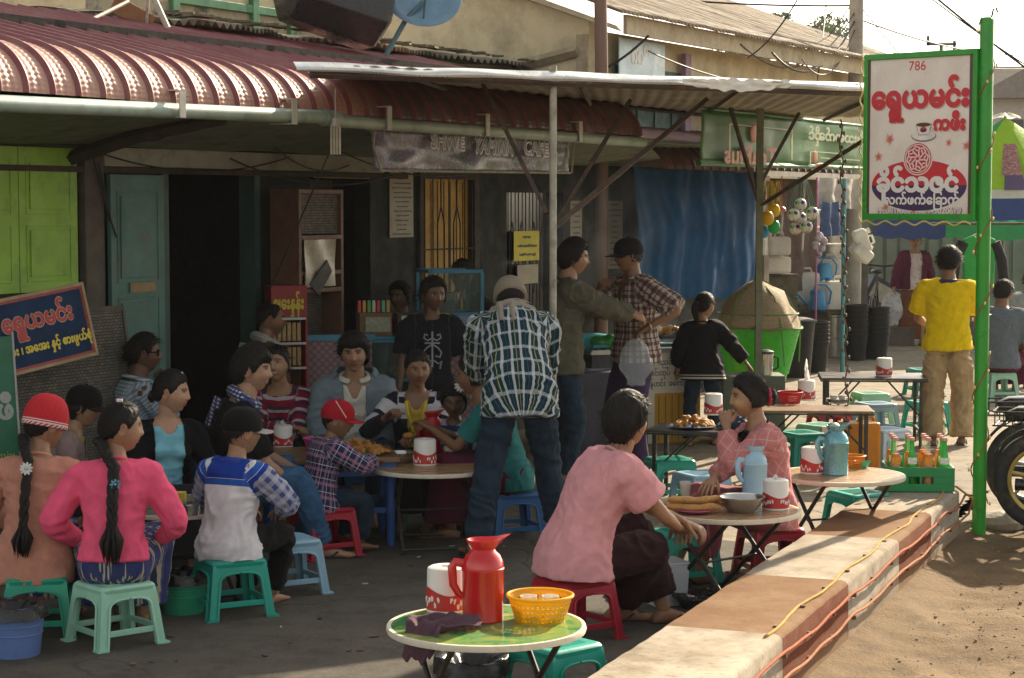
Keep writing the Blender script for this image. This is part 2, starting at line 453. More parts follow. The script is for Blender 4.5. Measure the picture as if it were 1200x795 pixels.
def hair_geo(style, thick, seed=0, strands=0, slen=.04, wide=1.0, lift=.3, wave=.004):
 rnd = random.Random(seed); mb = MB(); vs = []; keep = []
 n = len(LONS); nl = 44
 for i in range(nl + 1):
  el = -math.pi / 2 + math.pi * i / nl
  for az in LONS:
   p = skull(az, el, wide); d = p.normalized()
   jag = noise.noise(Vector((az * 9, p.z * 30, seed * 3.1))) * .007
   m = (p.z - hl(style, az) + jag) / .03
   k = sstep(-.25, .9, m)
   t = thick * (1 + .25 * max(0, d.z)) * k - .004 * (1 - k)
   t += k * wave * (noise.noise(Vector((az * 4, el * 5, seed))) + .6 * noise.noise(Vector((az * 13, el * 4, seed + 7))))
   vs.append(p + d * t); keep.append(m > -.6)
 fs = []
 for i in range(nl):
  for j in range(n):
   q = (i * n + j, i * n + (j + 1) % n, (i + 1) * n + (j + 1) % n, (i + 1) * n + j)
   if all(keep[x] for x in q): fs.append(q)
 mb.add(vs, fs)
 tie = Vector((0, -.95, -.15)).normalized()
 for _ in range(420):
  az = rnd.uniform(-math.pi, math.pi)
  if style == 'back':
   p0 = None
   for e_ in range(60):
    el = -1.0 + e_ * .042; p = skull(az, el, wide)
    if p.z > hl(style, az) + .004: break
   d0 = p.normalized(); d0 = (d0 + Vector((0, 0, 1)) * rnd.uniform(0, .9)).normalized(); d1 = (tie + Vector((rnd.uniform(-.25, .25), 0, rnd.uniform(-.2, .3)))).normalized()
  else:
   d0 = (Vector((0, -.30, .95)) + Vector((rnd.uniform(-.5, .5), rnd.uniform(-.5, .5), 0))).normalized()
   a2 = az; z2 = hl(style, a2); el2 = math.asin(max(-1, min(1, z2 / .113))); q2 = skull(a2, el2, wide); d1 = (q2.normalized() + Vector((rnd.uniform(-.12, .12), rnd.uniform(-.12, .12), rnd.uniform(-.25, .10)))).normalized()
  pts = []; t0_ = rnd.uniform(0, .35); t1_ = rnd.uniform(.7, 1.03)
  for k_ in range(7):
   t_ = t0_ + (t1_ - t0_) * k_ / 6; d = d0.slerp(d1, min(t_, 1), d1) if d0.dot(d1) > -.98 else d1
   e2 = math.asin(max(-1, min(1, d.z))); a3 = math.atan2(d.x, d.y); b_ = skull(a3, e2, wide)
   m_ = sstep(-.25, .9, (b_.z - hl(style, a3)) / .03)
   pts.append(b_ + b_.normalized() * (thick * (1 + .25 * max(0, d.z)) * m_ + rnd.uniform(-.0015, .0022)))
  w_ = rnd.uniform(.0014, .0032)
  mb.tube(pts, [.0006, w_, w_, w_, w_, w_ * .8, .0004], 4, flat=.6)
 for _ in range(int(strands * 1.3)):
  for _t in range(30):
   az = rnd.uniform(-math.pi, math.pi); el = math.asin(rnd.uniform(-.7, 1)); p = skull(az, el, wide)
   if p.z > hl(style, az) + .004: break
  d = p.normalized()
  crown = Vector((0, -.35, .95)); fl = (d - crown * d.dot(crown))
  if fl.length < .01: fl = Vector((rnd.uniform(-1, 1), rnd.uniform(-1, 1), 0))
  fl = (fl.normalized() + Vector((rnd.uniform(-.4, .4), rnd.uniform(-.4, .4), rnd.uniform(-.4, .2)))).normalized()
  L = slen * rnd.uniform(.6, 1.25); r = rnd.uniform(.0016, .0030)
  b = p + d * (thick * .55)
  mb.tube([b, b + (fl * .6 + d * lift) * L * .5, b + (fl + d * lift * .5 + Vector((0, 0, -.15))) * L], [r, r * .8, .0004], 4)
 return mb
# hand
def hand_geo(mb, wrist, d, nrm, side, curl=25, s=1.0, spread=6, thumb=35, point=None):
 """palm, four bent fingers of different lengths and a thumb from the side of the palm; d = forearm direction, nrm = back-of-hand normal"""
 d = d.normalized(); nrm = (nrm - d * nrm.dot(d))
 if nrm.length < 1e-4: nrm = d.orthogonal()
 nrm.normalize(); lat = d.cross(nrm) * side     # towards the thumb
 L = .085 * s
 rings = []
 for t, wd, th in ((-.25, .021, .017), (0, .024, .016), (.35, .034, .014), (.8, .040, .013), (1.0, .038, .011)):
  rings.append(ellring(wrist + d * (L * t) - lat * .003 * t, wd * s, th * s, lat, nrm, 12, .8))
 mb.loft(rings)
 ln = (.068, .076, .070, .056)
 for i in range(4):
  k = 1.5 - i
  a0 = R(k * spread); dd = (d * math.cos(a0) + lat * math.sin(a0)).normalized()
  base = wrist + d * L * .93 + lat * (k * .0195 * s)
  c = curl if not isinstance(curl, (list, tuple)) else curl[i]
  pts = [base - dd * .012]; cur = dd; ang = 0; q = base
  pts.append(q)
  for f in (.45, .32, .25):
   ang += R(c)
   cur = dd * math.cos(ang) - nrm * math.sin(ang)
   q = q + cur * (ln[i] * s * f); pts.append(q)
  mb.tube(pts, [.0088 * s, .0092 * s, .0086 * s, .0076 * s, .0052 * s], 8)
  mb.ell(pts[-1], (.0052 * s,) * 3, 8, 6)
 tb = wrist + d * L * .28 + lat * .026 * s
 a = R(thumb); t1 = (d * math.cos(a) + lat * math.sin(a) - nrm * .35).normalized()
 t2 = (t1 + d * .5 - nrm * .25).normalized(); t3 = (t2 + d * .25 - nrm * .3).normalized()
 p1 = tb + t1 * .034 * s; p2 = p1 + t2 * .028 * s; p3 = p2 + t3 * .02 * s
 mb.tube([tb - t1 * .016 * s, tb, p1, p2, p3], [.012 * s, .0125 * s, .0105 * s, .009 * s, .006 * s], 8)
 mb.ell(p3, (.006 * s,) * 3, 8, 6)
def foot_geo(mb, ankle, fwd, s=1.0):
 f = Vector((fwd.x, fwd.y, 0))
 f = f.normalized() if f.length > .01 else Vector((0, 1, 0))
 lat = Vector((f.y, -f.x, 0)); up = Vector((0, 0, 1)); z0 = ankle.z - .065 * s
 base = Vector((ankle.x, ankle.y, z0))
 rings = []
 for y, wd, h in ((-.055, .020, .035), (-.035, .031, .055), (0, .033, .072), (.04, .034, .062), (.09, .040, .044), (.125, .044, .032), (.15, .043, .025)):
  rings.append(ellring(base + f * y * s + up * h * .5 * s, wd * s, h * .5 * s, lat, up, 12, .8))
 mb.loft(rings)
 for i, (l, r) in enumerate(((.050, .0125), (.044, .0085), (.040, .008), (.034, .0078), (.026, .0075))):
  x = (-.031 + i * .0165) * s
  b = base + f * (.142 - .008 * i * (i > 0)) * s + lat * x * (1 if True else -1) + up * .012 * s
  mb.tube([b, b + f * l * .6 * s, b + f * l * s - up * .003], [r * s, r * s, r * .7 * s], 8)
  mb.ell(b + f * l * s - up * .003, (r * .75 * s,) * 3, 8, 6)
 return base, f, lat
def bake_pat(me, segs):
 """cloth coordinates: around the nearest limb and along it, so stripes follow body and sleeves"""
 V = np_verts(me); n = len(V); best = np.full(n, 1e9); out = np.zeros((n, 3), 'f')
 for (a, b, lat, fr, ra, wgt, o0) in segs:
  a_, b_ = np.array(a), np.array(b); d = b_ - a_; L = np.linalg.norm(d); u = d / L
  q = V - a_; t = q @ u; tc = np.clip(t, 0, L)
  dist = np.linalg.norm(q - tc[:, None] * u, axis=1) / wgt
  x = q @ np.array(lat); y = q @ np.array(fr)
  ang = np.arctan2(x, -y) * ra
  sel = dist < best
  best[sel] = dist[sel]
  out[sel] = np.stack([ang, ang * 0 + o0, t + o0], 1)[sel]
 at = me.attributes.new('pat', 'FLOAT_VECTOR', 'POINT')
 res = np.stack([out[:, 0], out[:, 2], out[:, 1]], 1).astype('f')
 at.data.foreach_set('vector', res.ravel())
def wrinkle(me, amp, seed, fx=9.0, fz=16.0):
 """soft folds with sharp valleys: ridged, warped noise along the normals"""
 V = np_verts(me); N = np.empty(len(V) * 3, 'f'); me.vertices.foreach_get('normal', N); N = N.reshape(-1, 3)
 nz = noise.noise
 for i in range(len(V)):
  x, y, z = map(float, V[i])
  w_ = nz(Vector((x * 4, y * 4, z * 4 + seed))) * .10
  a = nz(Vector((x * fx * .8 + z * 5 + w_ * 30, y * fx * .8 - z * 4, z * fz * .55 + seed)))
  b = nz(Vector((x * fx * 1.3 - z * 7, y * fx * 1.3 + seed, z * fz * .8 + x * 6 + w_ * 40)))
  c = nz(Vector((x * 30, y * 30, z * 34 + seed)))
  dsp = (.55 - abs(a) ** .65 * 1.9) * .8 + (.5 - abs(b) ** .6 * 1.6) * .55 + c * .08
  V[i] += N[i] * amp * dsp
 me.vertices.foreach_set('co', V.ravel()); me.update()
SKIN = {}
def skin_mat():
 if 'skin' in _MC: return _MC['skin']
 m, t, p = _new('skin')
 a = node(t, 'Attribute'); a.attribute_name = 'col'
 f = noise_tex(t, coord(t), 45, 4); c = mixc(t, .5, a.outputs['Color'], ramp(t, f, .3, .7, (.40, .38, .38), (.62, .6, .58)), 'OVERLAY')
 t.links.new(c, p.inputs['Base Color']); p.inputs['Roughness'].default_value = .48; p.inputs['Specular IOR Level'].default_value = .4
 p.inputs['Subsurface Weight'].default_value = .12; p.inputs['Subsurface Radius'].default_value = (.015, .006, .003); p.inputs['Subsurface Scale'].default_value = .4
 bump(t, p, noise_tex(t, coord(t), 260, 3), .12, .004)
 _MC['skin'] = m; return m
def hair_mat(name='hair_black', col=(.010, .008, .007)):
 if name in _MC: return _MC[name]
 m, t, p = _new(name)
 co = coord(t, 'Object', (1, 1, .12)); f = noise_tex(t, co, 260, 3)
 c = ramp(t, f, .3, .75, tuple(x * .6 for x in col), tuple(x * 2.2 for x in col)); t.links.new(c, p.inputs['Base Color'])
 p.inputs['Roughness'].default_value = .5; p.inputs['Specular IOR Level'].default_value = .22
 bump(t, p, f, .6, .006)
 _MC[name] = m; return m
def eye_mat():
 if 'eye' in _MC: return _MC['eye']
 m, t, p = _new('eye')
 s = node(t, 'SeparateXYZ'); t.links.new(coord(t), s.inputs[0])
 d = mth(t, 'SQRT', mth(t, 'ADD', mth(t, 'POWER', s.outputs[0], 2), mth(t, 'POWER', s.outputs[2], 2)))
 c = mixc(t, mth(t, 'LESS_THAN', d, .0066), (.42, .38, .35), (.018, .010, .007))
 t.links.new(c, p.inputs['Base Color']); p.inputs['Roughness'].default_value = .12
 _MC['eye'] = m; return m
def braid_geo(mb, path, r, tuft=.10):
 """plaited rope of hair with bulges and a loose tuft"""
 P = [Vector(p) for p in path]; pts, rr = [], []
 for i in range(len(P) - 1):
  for k in range(8): pts.append(P[i].lerp(P[i + 1], k / 8))
 pts.append(P[-1]); n = len(pts)
 for ph in (0, 2.094, 4.189):
  q, rad = [], []
  for i, p in enumerate(pts):
   a = i * .62 + ph
   q.append(p + Vector((math.sin(a) * r * .50, math.sin(2 * a) * r * .22, 0))); rad.append(r * .60 * (1 - .25 * i / n))
  mb.tube(q, rad, 8)
 d = (P[-1] - P[-2]).normalized(); rnd = random.Random(3)
 for _ in range(46):
  o = Vector((rnd.uniform(-1, 1), rnd.uniform(-1, 1), 0)) * r * .9
  L = tuft * rnd.uniform(.7, 1.1)
  mb.tube([P[-1] + o * .4 - d * .01, P[-1] + o * 1.7 + d * L * .45, P[-1] + o * 1.1 + d * L], [r * .30, r * .34, .001], 5)
class Person: pass
SK = dict(fair=(.40, .235, .150), tan=(.33, .185, .110), brown=(.235, .125, .072), dark=(.13, .066, .038))
def person(label, at, face, h=1.6, sit=None, lean=5, bend=8, side=0, twist=0, head=(0, 0, 0), hand=None, elbow=None, foot=None, knee=None,
   skin='tan', female=False, child=False, wide=1.0, fat=1.0, hair=('short', .02, 160), hairs=None, tops=(), legs=None, group=None,
   curl=(25, 25), palm=(None, None), thanaka=None, smile=0, beard=None, eyes=True, shoes=None, headscale=None, hipz=None, voxel=.011, seed=None, neckfwd=0, gaze=0, nofeet=False):
 seed = seed if seed is not None else sum(map(ord, label)) % 97
 s = h / 1.65
 P = Person(); P.s = s
 root = thing('person', label, 'person', (at[0], at[1], 0), -R(face), group)
 P.root = root
 sk = SK[skin] if isinstance(skin, str) else skin
 Z = Vector((0, 0, 1)); X = Vector((1, 0, 0)); Y = Vector((0, 1, 0))
 hz = (sit + .085 * s) if sit is not None else (hipz if hipz else .875 * s)
 Ls = .50 * s
 sp = []; c = Vector((0, 0, hz)); NT = 12
 cosS = R(side)
 def upv(t):
  a = R(lean + bend * t); b = cosS * (.4 + .6 * t)
  v = Vector((math.sin(b), math.sin(a) * math.cos(b), math.cos(a) * math.cos(b))); return v.normalized()
 pts = [c.copy()]
 for i in range(NT): c = c + upv((i + .5) / NT) * (Ls / NT); pts.append(c.copy())
 dn0 = (upv(0) * .25 + Z * .75).normalized()
 def spine(t):
  if t < 0: return pts[0] + dn0 * (Ls * t)
  if t >= 1: return pts[-1] + upv(1) * (Ls * (t - 1))
  k = t * NT; i = int(k); return pts[i].lerp(pts[min(i + 1, NT)], k - i)
 def axes(t):
  tt = min(max(t, 0), 1); u = upv(tt) if t > -.04 else dn0; a = R(twist) * tt
  r = Vector((math.cos(a), -math.sin(a), 0)); r = (r - u * r.dot(u)).normalized(); return u, r, u.cross(r)
 P.spine, P.axes = spine, axes
 shw = (.165 if female else .182) * s * (.93 if child else 1)
 bodyR = [(-.19, .085, .075), (-.12, .145, .105), (-.02, .162, .112), (.10, .158, .108), (.30, .128, .095), (.48, .135, .100), (.66, .150, .108), (.80, .160, .104), (.90, .150, .088), (.96, .105, .070), (1.03, .056, .054)]
 if child: bodyR = [(t, a * .92, b) for t, a, b in bodyR]
 if not female: bodyR = [(t, a * (.92 if t < .15 else 1.06), b * 1.02) for t, a, b in bodyR]
 def torso(mb, off, t0=-.19, t1=1.03, flare=0.0, n=24, xw=1.0, belly=0.0, skirt=False):
  rings = []; seq = [(t, a, b) for t, a, b in bodyR if t0 - 1e-6 <= t <= t1 + 1e-6]
  if t0 < seq[0][0] - 1e-6: seq = [(t0, seq[0][1] * 1.0, seq[0][2])] + seq
  elif seq[0][0] > t0 + 1e-6:
   lo = [q for q in bodyR if q[0] < t0]
   if lo:
    a, b = lo[-1], seq[0]; k = (t0 - a[0]) / (b[0] - a[0]); seq = [(t0, a[1] + (b[1] - a[1]) * k, a[2] + (b[2] - a[2]) * k)] + seq
  for t, a, b in seq:
   if skirt and t < .05: a, b = max(a, .166 if female else .158), max(b, .116)
   u, r, f = axes(t); k = max(0, (.45 - t)) * flare
   rings.append(ellring(spine(t) + f * belly * gz(t, .2, .25), (a * s * fat * xw + off + k), (b * s * fat + off + k * .8), r, f, n, .9))
  mb.loft(rings)
 u9, r9, f9 = axes(.88)
 J = {}
 ua, fa = .272 * s, .235 * s
 for sd, nm in ((-1, 'L'), (1, 'R')):
  S = spine(.86) + r9 * sd * shw
  spec = (hand or {}).get(nm)
  if spec is None: T = S + Vector((sd * .05, .03, -.49 * s))
  else: T = Vector(spec)
  pole = (elbow or {}).get(nm); pole = Vector(pole) if pole else Vector((sd * .55, -.7, -.5))
  E_, T = ik(S, T, ua, fa, pole)
  J['S' + nm], J['E' + nm], J['W' + nm] = S, E_, T
 th, sh_ = .405 * s, .395 * s
 for sd, nm in ((-1, 'L'), (1, 'R')):
  u0, r0, f0 = axes(0)
  Hh = spine(-.05) + r0 * sd * .085 * s
  spec = (foot or {}).get(nm)
  if spec is None: T = Vector((sd * .09 * s, .0 if sit is None else .36 * s, 0))
  else: T = Vector(spec[:3])
  A = Vector((T.x, T.y, T.z + .068 * s))
  pole = (knee or {}).get(nm); pole = Vector(pole) if pole else Vector((sd * .25, .8, .6 if sit is not None else .1))
  K, A = ik(Hh, A, th, sh_, pole)
  J['H' + nm], J['K' + nm], J['A' + nm] = Hh, K, A
 P.J = J
 # body
 b = MB(); torso(b, 0)
 armr = (.050, .044, .036, .038, .024) if not female else (.044, .039, .032, .033, .022)
 if child: armr = tuple(x * 1.05 for x in armr)
 for nm in 'LR':
  S, E_, T = J['S' + nm], J['E' + nm], J['W' + nm]
  limb(b, [S, S.lerp(E_, .5), E_, E_.lerp(T, .3), T], [x * s * fat ** .5 for x in armr])
  Hh, K, A = J['H' + nm], J['K' + nm], J['A' + nm]
  limb(b, [Hh, Hh.lerp(K, .5), K, K.lerp(A, .33), A], [x * s for x in (.082, .070, .050, .050, .033)])
 nb = spine(1.0); u1, r1, f1 = axes(1)
 hs = (headscale if headscale else (1.0 if not child else 1.0)) * (s ** (.45 if not child else .32))
 hy, hp, hr = head
 base_yaw = twist
 neckdir = (upv(1) * .55 + Z * .45 + Y * (.12 + neckfwd)).normalized()
 neck_top = nb + neckdir * (.066 * s)
 HM = Matrix.Rotation(-R(base_yaw + hy), 4, 'Z') @ Matrix.Rotation(-R(hp), 4, 'X') @ Matrix.Rotation(R(hr), 4, 'Y')
 hc = neck_top + HM.to_3x3() @ Vector((0, .022, .088)) * hs
 HM = Matrix.Translation(hc) @ HM @ Matrix.Scale(hs, 4)
 P.HM = HM
 nr = (.050 if female else .057) * s
 limb(b, [nb - upv(1) * .03, neck_top, hc + (HM.to_3x3() @ Vector((0, -.02, -.04)))], [nr * 1.15, nr, nr * .96])
 me = remesh(b, voxel, 3)
 V = np_verts(me); vs = [Vector(v) for v in V]; fs = [list(p.vertices) for p in me.polygons]; bpy.data.meshes.remove(me)
 cols = [list(sk)] * len(vs)
 hm = MB()
 for sd, nm, i in ((-1, 'L', 0), (1, 'R', 1)):
  E_, T = J['E' + nm], J['W' + nm]; d = (T - E_).normalized()
  pn = Vector(palm[i]) if palm[i] is not None else (Vector((sd, .2, .3)) if abs(d.z) > .7 else Z)
  hand_geo(hm, T + d * .012, d, pn, -sd if True else sd, curl[i], s ** .8)
  J['P' + nm] = T + d * .085 * s
 feet = []
 if not nofeet:
  for nm in 'LR':
   K, A = J['K' + nm], J['A' + nm]; spec = (foot or {}).get(nm)
   fw = Vector(spec[3]) if spec is not None and len(spec) > 3 else Y
   feet.append(foot_geo(hm, A, fw, s))
 n0 = len(vs); vs += hm.v; fs += [[i + n0 for i in f] for f in hm.f]; cols += [[sk[0] * .95, sk[1] * .92, sk[2] * .9]] * len(hm.v)
 hv, hf, hcols = head_geo(sk, female, child, thanaka, smile, beard, wide)
 n0 = len(vs); vs += [HM @ v for v in hv]; fs += [[i + n0 for i in f] for f in hf]; cols += hcols
 me = bpy.data.meshes.new('body'); me.from_pydata([tuple(v) for v in vs], [], fs); me.update()
 ca = me.color_attributes.new('col', 'FLOAT_COLOR', 'POINT')
 ca.data.foreach_set('color', np.array([list(c) + [1.0] for c in cols], 'f').ravel())
 bm = bmesh.new(); bm.from_mesh(me); bmesh.ops.recalc_face_normals(bm, faces=bm.faces); bm.to_mesh(me); bm.free()
 me.polygons.foreach_set('use_smooth', [True] * len(me.polygons)); me.materials.append(skin_mat())
 body = bpy.data.objects.new('body', me); link(body, root); P.body = body
 if eyes:
  for sg in (-1, 1):
   m = MB(); m.ell((0, 0, 0), (.0130, .010, .0066), 16, 10)
   o = m.build('eye', eye_mat(), root);
   loc = HM @ Vector((sg * .031 * wide, .0668, .0098))
   o.matrix_local = Matrix.Translation(loc) @ HM.to_3x3().to_4x4() @ Matrix.Rotation(R(-gaze), 4, 'Z')
 # hair
 if hair:
  st, tk, ns = hair[0], hair[1], hair[2]
  m = hair_geo(st, tk, seed, ns, hair[3] if len(hair) > 3 else .036, wide, hair[4] if len(hair) > 4 else .16)
  m.v = [HM @ v for v in m.v]
  if hairs: hairs(m, P)
  ho = m.build('hair', hair_mat(), root, smooth=180, recalc=False)
  P.hair = ho
 # clothes
 def seg_list():
  L = []
  u, r, f = axes(.4)
  L.append((spine(0), spine(1), r, f, .17, 1.55, 0.0))
  for nm in 'LR':
   for a, bb, o in ((J['S' + nm], J['E' + nm], .31), (J['E' + nm], J['W' + nm], .31 + ua)):
    d = (bb - a).normalized(); la = d.cross(Y if abs(d.y) < .9 else Z).normalized(); L.append((a, bb, la, d.cross(la), .06, 1.0, o))
  return L
 def leg_segs():
  L = []
  for nm in 'LR':
   for a, bb, o in ((J['H' + nm], J['K' + nm], .0), (J['K' + nm], J['A' + nm], th)):
    d = (bb - a).normalized(); la = d.cross(Y if abs(d.y) < .9 else Z).normalized(); L.append((a, bb, la, d.cross(la), .08, 1.0, o))
  return L
 P.parts = {}
 for tp in tops:
  m = MB(); off = tp.get('off', .014)
  torso(m, off, tp.get('hem', -.12), tp.get('neck', .97), tp.get('flare', 0), xw=tp.get('xw', 1.0), belly=tp.get('belly', 0), skirt=True)
  if female and tp.get('bust', 1):
   for sd in (-1, 1):
    u, r, f = axes(.66); m.ell(spine(.66) + r * sd * .068 * s + f * (.085 * s * fat + off * .5), (.062 * s, .05 * s, .062 * s), 12, 8)
  sl = tp.get('sleeve', 1.9)      # 0..1 upper arm, 1..2 forearm
  cf = tp.get('cuff', .012)
  for nm in 'LR':
   S, E_, T = J['S' + nm], J['E' + nm], J['W' + nm]; o = off + tp.get('arm', 0)
   ru = [x * s for x in armr]
   base = spine(.88).lerp(S, .55)
   if sl <= 1: limb(m, [base, S, S.lerp(E_, sl)], [ru[0] * 1.05 + o, ru[0] + o, ru[1] + o + cf], cut=True)
   else: limb(m, [base, S, S.lerp(E_, .5), E_, E_.lerp(T, .4), E_.lerp(T, sl - 1)], [ru[0] + o, ru[0] + o, ru[1] + o, ru[2] + o * 1.05, ru[3] + o * .8, ru[4] + o * .6 + cf], cut=True)
  me = remesh(m, voxel * .85, tp.get('smooth', 4))
  wrinkle(me, tp.get('wr', .006) * 1.8, seed * 1.7)
  bake_pat(me, seg_list())
  if tp.get('vneck') or tp.get('open'):
   bm = bmesh.new(); bm.from_mesh(me); dl = []; ly = bm.verts.layers.float_vector['pat']
   un, rn, fn = axes(.9); pn = spine(1.0); vd, vw = tp.get('vneck', (.16, .07)); ow = tp.get('open', 0)
   for v in bm.verts:
    q = v.co - pn; dz = q.dot(un); lx = q.dot(rn); fy = q.dot(fn)
    if fy > .02 and v[ly].z < .1:
     wv = vw * (1 + dz / (vd * s)) if dz > -vd * s else 0
     if abs(lx) < max(wv, ow if dz < .05 and abs(lx) < ow and dz > -.62 * s else 0): dl.append(v)
   bmesh.ops.delete(bm, geom=dl, context='VERTS')
   for _ in range(8):
    nw = {}
    for v in bm.verts:
     nb_ = [e.other_vert(v).co for e in v.link_edges if e.is_boundary]
     if len(nb_) == 2: nw[v] = v.co * .4 + (nb_[0] + nb_[1]) * .3
    for v, c_ in nw.items(): v.co = c_
   bm.to_mesh(me); bm.free()
  me.materials.append(tp['mat']); me.polygons.foreach_set('use_smooth', [True] * len(me.polygons))
  o = bpy.data.objects.new(tp.get('name', 'shirt'), me); link(o, root); P.parts[o.name.split('.')[0]] = o
  if tp.get('vneck') or tp.get('open'):
   q = o.modifiers.new('solid', 'SOLIDIFY'); q.thickness = .006; q.offset = -1
  if not (tp.get('collar') or tp.get('vneck') or tp.get('open')) and tp.get('neck', .97) > .95:
   un, rn, fn = axes(.98); nq = MB(); nq.tube([spine(.955) + rn * .069 * s * math.cos(i * .2618) + fn * (.066 * s * math.sin(i * .2618) + .004) + un * (.012 - .016 * math.sin(i * .2618)) * s for i in range(24)], .0085 * s, 8, closed=True)
   no = nq.build('neckband', tp['mat'], o, smooth=180); no.data.attributes.new('pat', 'FLOAT_VECTOR', 'POINT')
  if tp.get('collar'):
   m = MB(); un, rn, fn = axes(.98); c0 = spine(.965); N_ = 40; op = tp.get('copen', 40)
   def colf(i, j):
    a = R(90 + op / 2) + R(360 - op) * i; hgt = .048 * s * (j if j < .55 else 1.1 - j) ; rr = (.066 + (.012 if j > .55 else 0) * 1 + (.022 * max(0, j - .55))) * s * (1.0 if female else 1.08)
    return c0 + rn * math.cos(a) * rr * 1.05 + fn * (math.sin(a) * rr) + un * (hgt + .012)
   m.sheet(N_, 6, colf); co = m.build('collar', tp['collar'], o, solid=.004);
   at_ = co.data.attributes.new('pat', 'FLOAT_VECTOR', 'POINT')
   at_.data.foreach_set('vector', np.array([[v.co.x, v.co.z, 0] for v in co.data.vertices], 'f').ravel())
 if legs:
  m = MB(); kind = legs['kind']; off = legs.get('off', .014)
  wt = legs.get('waist', .16)
  if kind == 'trousers':
   torso(m, min(off, .010), -.19, wt)
   for nm in 'LR':
    Hh, K, A = J['H' + nm], J['K' + nm], J['A' + nm]; end = A.lerp(K, legs.get('up', .05))
    limb(m, [Hh, Hh.lerp(K, .5), K, K.lerp(A, .4), end], [.072 * s + min(off, .010), .074 * s + off * .8, .056 * s + off * 1.1, .054 * s + off * 1.2, .042 * s + off * 1.5], cut=True)
   me = remesh(m, voxel * .85, 4); wrinkle(me, legs.get('wr', .006) * 1.7, seed * 2.3, 7, 18)
  else:
   Hm = (J['HL'] + J['HR']) * .5; Km = (J['KL'] + J['KR']) * .5; Am = (J['AL'] + J['AR']) * .5
   kw = (J['KL'] - J['KR']).length * .5; aw = (J['AL'] - J['AR']).length * .5
   torso(m, min(off, .012), -.19, wt)
   for nm in 'LR':
    Hh, K = J['H' + nm], J['K' + nm]; limb(m, [Hh, Hh.lerp(K, .5), K], [.074 * s + min(off, .012), .076 * s + off * .8, .058 * s + off])
   end = legs.get('end', .12)
   rings = []
   d1 = (Km - Hm); L1 = d1.length; d1 = d1 / L1; d2 = (Am - Km); L2 = d2.length; d2 = d2 / L2
   for t in (-.05, .15, .4, .65, .88, 1.0):
    p = Hm.lerp(Km, t); la = X; fr = la.cross(d1).normalized()
    tt = max(t, 0); rings.append(ellring(p, .142 * s * (1 - tt) + (kw + .062 * s) * tt + off, (.10 * s * (1 - tt) + .062 * s * tt) + off, la, fr, 24, .75))
   fl = legs.get('flare', .02)
   for t in (.12, .35, .6, 1 - end):
    p = Km.lerp(Am, t); la = X; fr = la.cross(d2).normalized()
    rings.append(ellring(p, (kw + .064 * s) * (1 - t) + max(aw + .07 * s, kw * .6) * t + off + fl * t, .066 * s + off + fl * t * 1.6, la, fr, 24, .8))
   m.loft(rings)
   me = remesh(m, voxel * 1.05, 3); wrinkle(me, legs.get('wr', .006), seed * 2.9, 8, 8 if sit is None else 12)
  bake_pat(me, leg_segs() if kind == 'trousers' else [(spine(.2), spine(.2) + (Vector((0, 0, -1)) if sit is None else (J['KL'] + J['KR']) * .5 - spine(.2)), X, Y, .16, 1, 0)] )
  me.materials.append(legs['mat']); me.polygons.foreach_set('use_smooth', [True] * len(me.polygons))
  o = bpy.data.objects.new(legs.get('name', kind), me); link(o, root); P.parts['legs'] = o
 if shoes and feet:
  for base, f, lat in feet:
   m = MB(); up = Vector((0, 0, 1)); out = []
   for y, wd in ((-.065, .022), (-.05, .034), (0, .037), (.06, .040), (.11, .048), (.16, .047), (.19, .036), (.205, .018)):
    out.append((y, wd))
   poly = [base + f * y * s + lat * wd * s for y, wd in out] + [base + f * y * s - lat * wd * s for y, wd in reversed(out)]
   n = len(poly); vsx = [p - up * .012 for p in poly] + [p + up * .004 for p in poly]
   m.add(vsx, [tuple(range(n)), tuple(range(2 * n - 1, n - 1, -1))] + [(i, i + n, (i + 1) % n + n, (i + 1) % n) for i in range(n)])
   for sg in (-1, 1):
    m.tube([base + f * .145 * s - lat * .018 * s + up * .012, base + f * .12 * s + lat * (sg * .012 - .008) * s + up * .036 * s, base + f * .07 * s + lat * sg * .036 * s + up * .034 * s, base + f * .03 * s + lat * sg * .040 * s + up * .002], .0055 * s, 6)
   m.build('sandal', shoes, root)
 if not tops and not legs: pass
 return P
def cap(P, m, brim_m=None, back=False, tilt=0, name='cap', size=1.0, hole=False, zl=.032):
 """baseball cap: six-panel dome, button, band, curved brim"""
 HMx = P.HM @ Matrix.Rotation(R(180 if back else 0), 4, 'Z') @ Matrix.Rotation(R(tilt), 4, 'X')
 mb = MB(); rings = []
 for i in range(13):
  el = i / 12 * math.pi / 2; ring = []
  for j in range(36):
   a = 2 * math.pi * j / 36; q = math.cos(el); seam = 1 + .012 * abs(math.sin(3 * a)) * (1 - i / 12)
   ring.append(HMx @ Vector((.090 * size * q ** .8 * math.sin(a) * seam, (.108 * size * q ** .8 * math.cos(a) - .004) * seam, zl + .100 * size * math.sin(el) ** .9)))
  rings.append(ring)
 low = [HMx @ Vector((.087 * size * math.sin(2 * math.pi * j / 36), .105 * size * math.cos(2 * math.pi * j / 36) - .004, zl - .022)) for j in range(36)]
 mb.loft([low] + rings)
 mb.ell(HMx @ Vector((0, -.004, zl + .102 * size)), (.009, .009, .006), 10, 6)
 o = mb.build(name, m, P.root, smooth=60)
 bb = MB()
 def bf(i, j):
  a = R(-68 + 136 * i); r0 = .100 * size; L = .072 * math.cos(R(-68 + 136 * i)) ** .5
  return HMx @ Vector((math.sin(a) * (.086 * size + L * j * .35), math.cos(a) * .100 * size + L * j, zl - .012 - .016 * math.sin(a) ** 2 * (1 - .2 * j) - .010 * j))
 bb.sheet(24, 6, bf); bb.build('brim', brim_m or m, o, solid=.004, smooth=180)
 return o
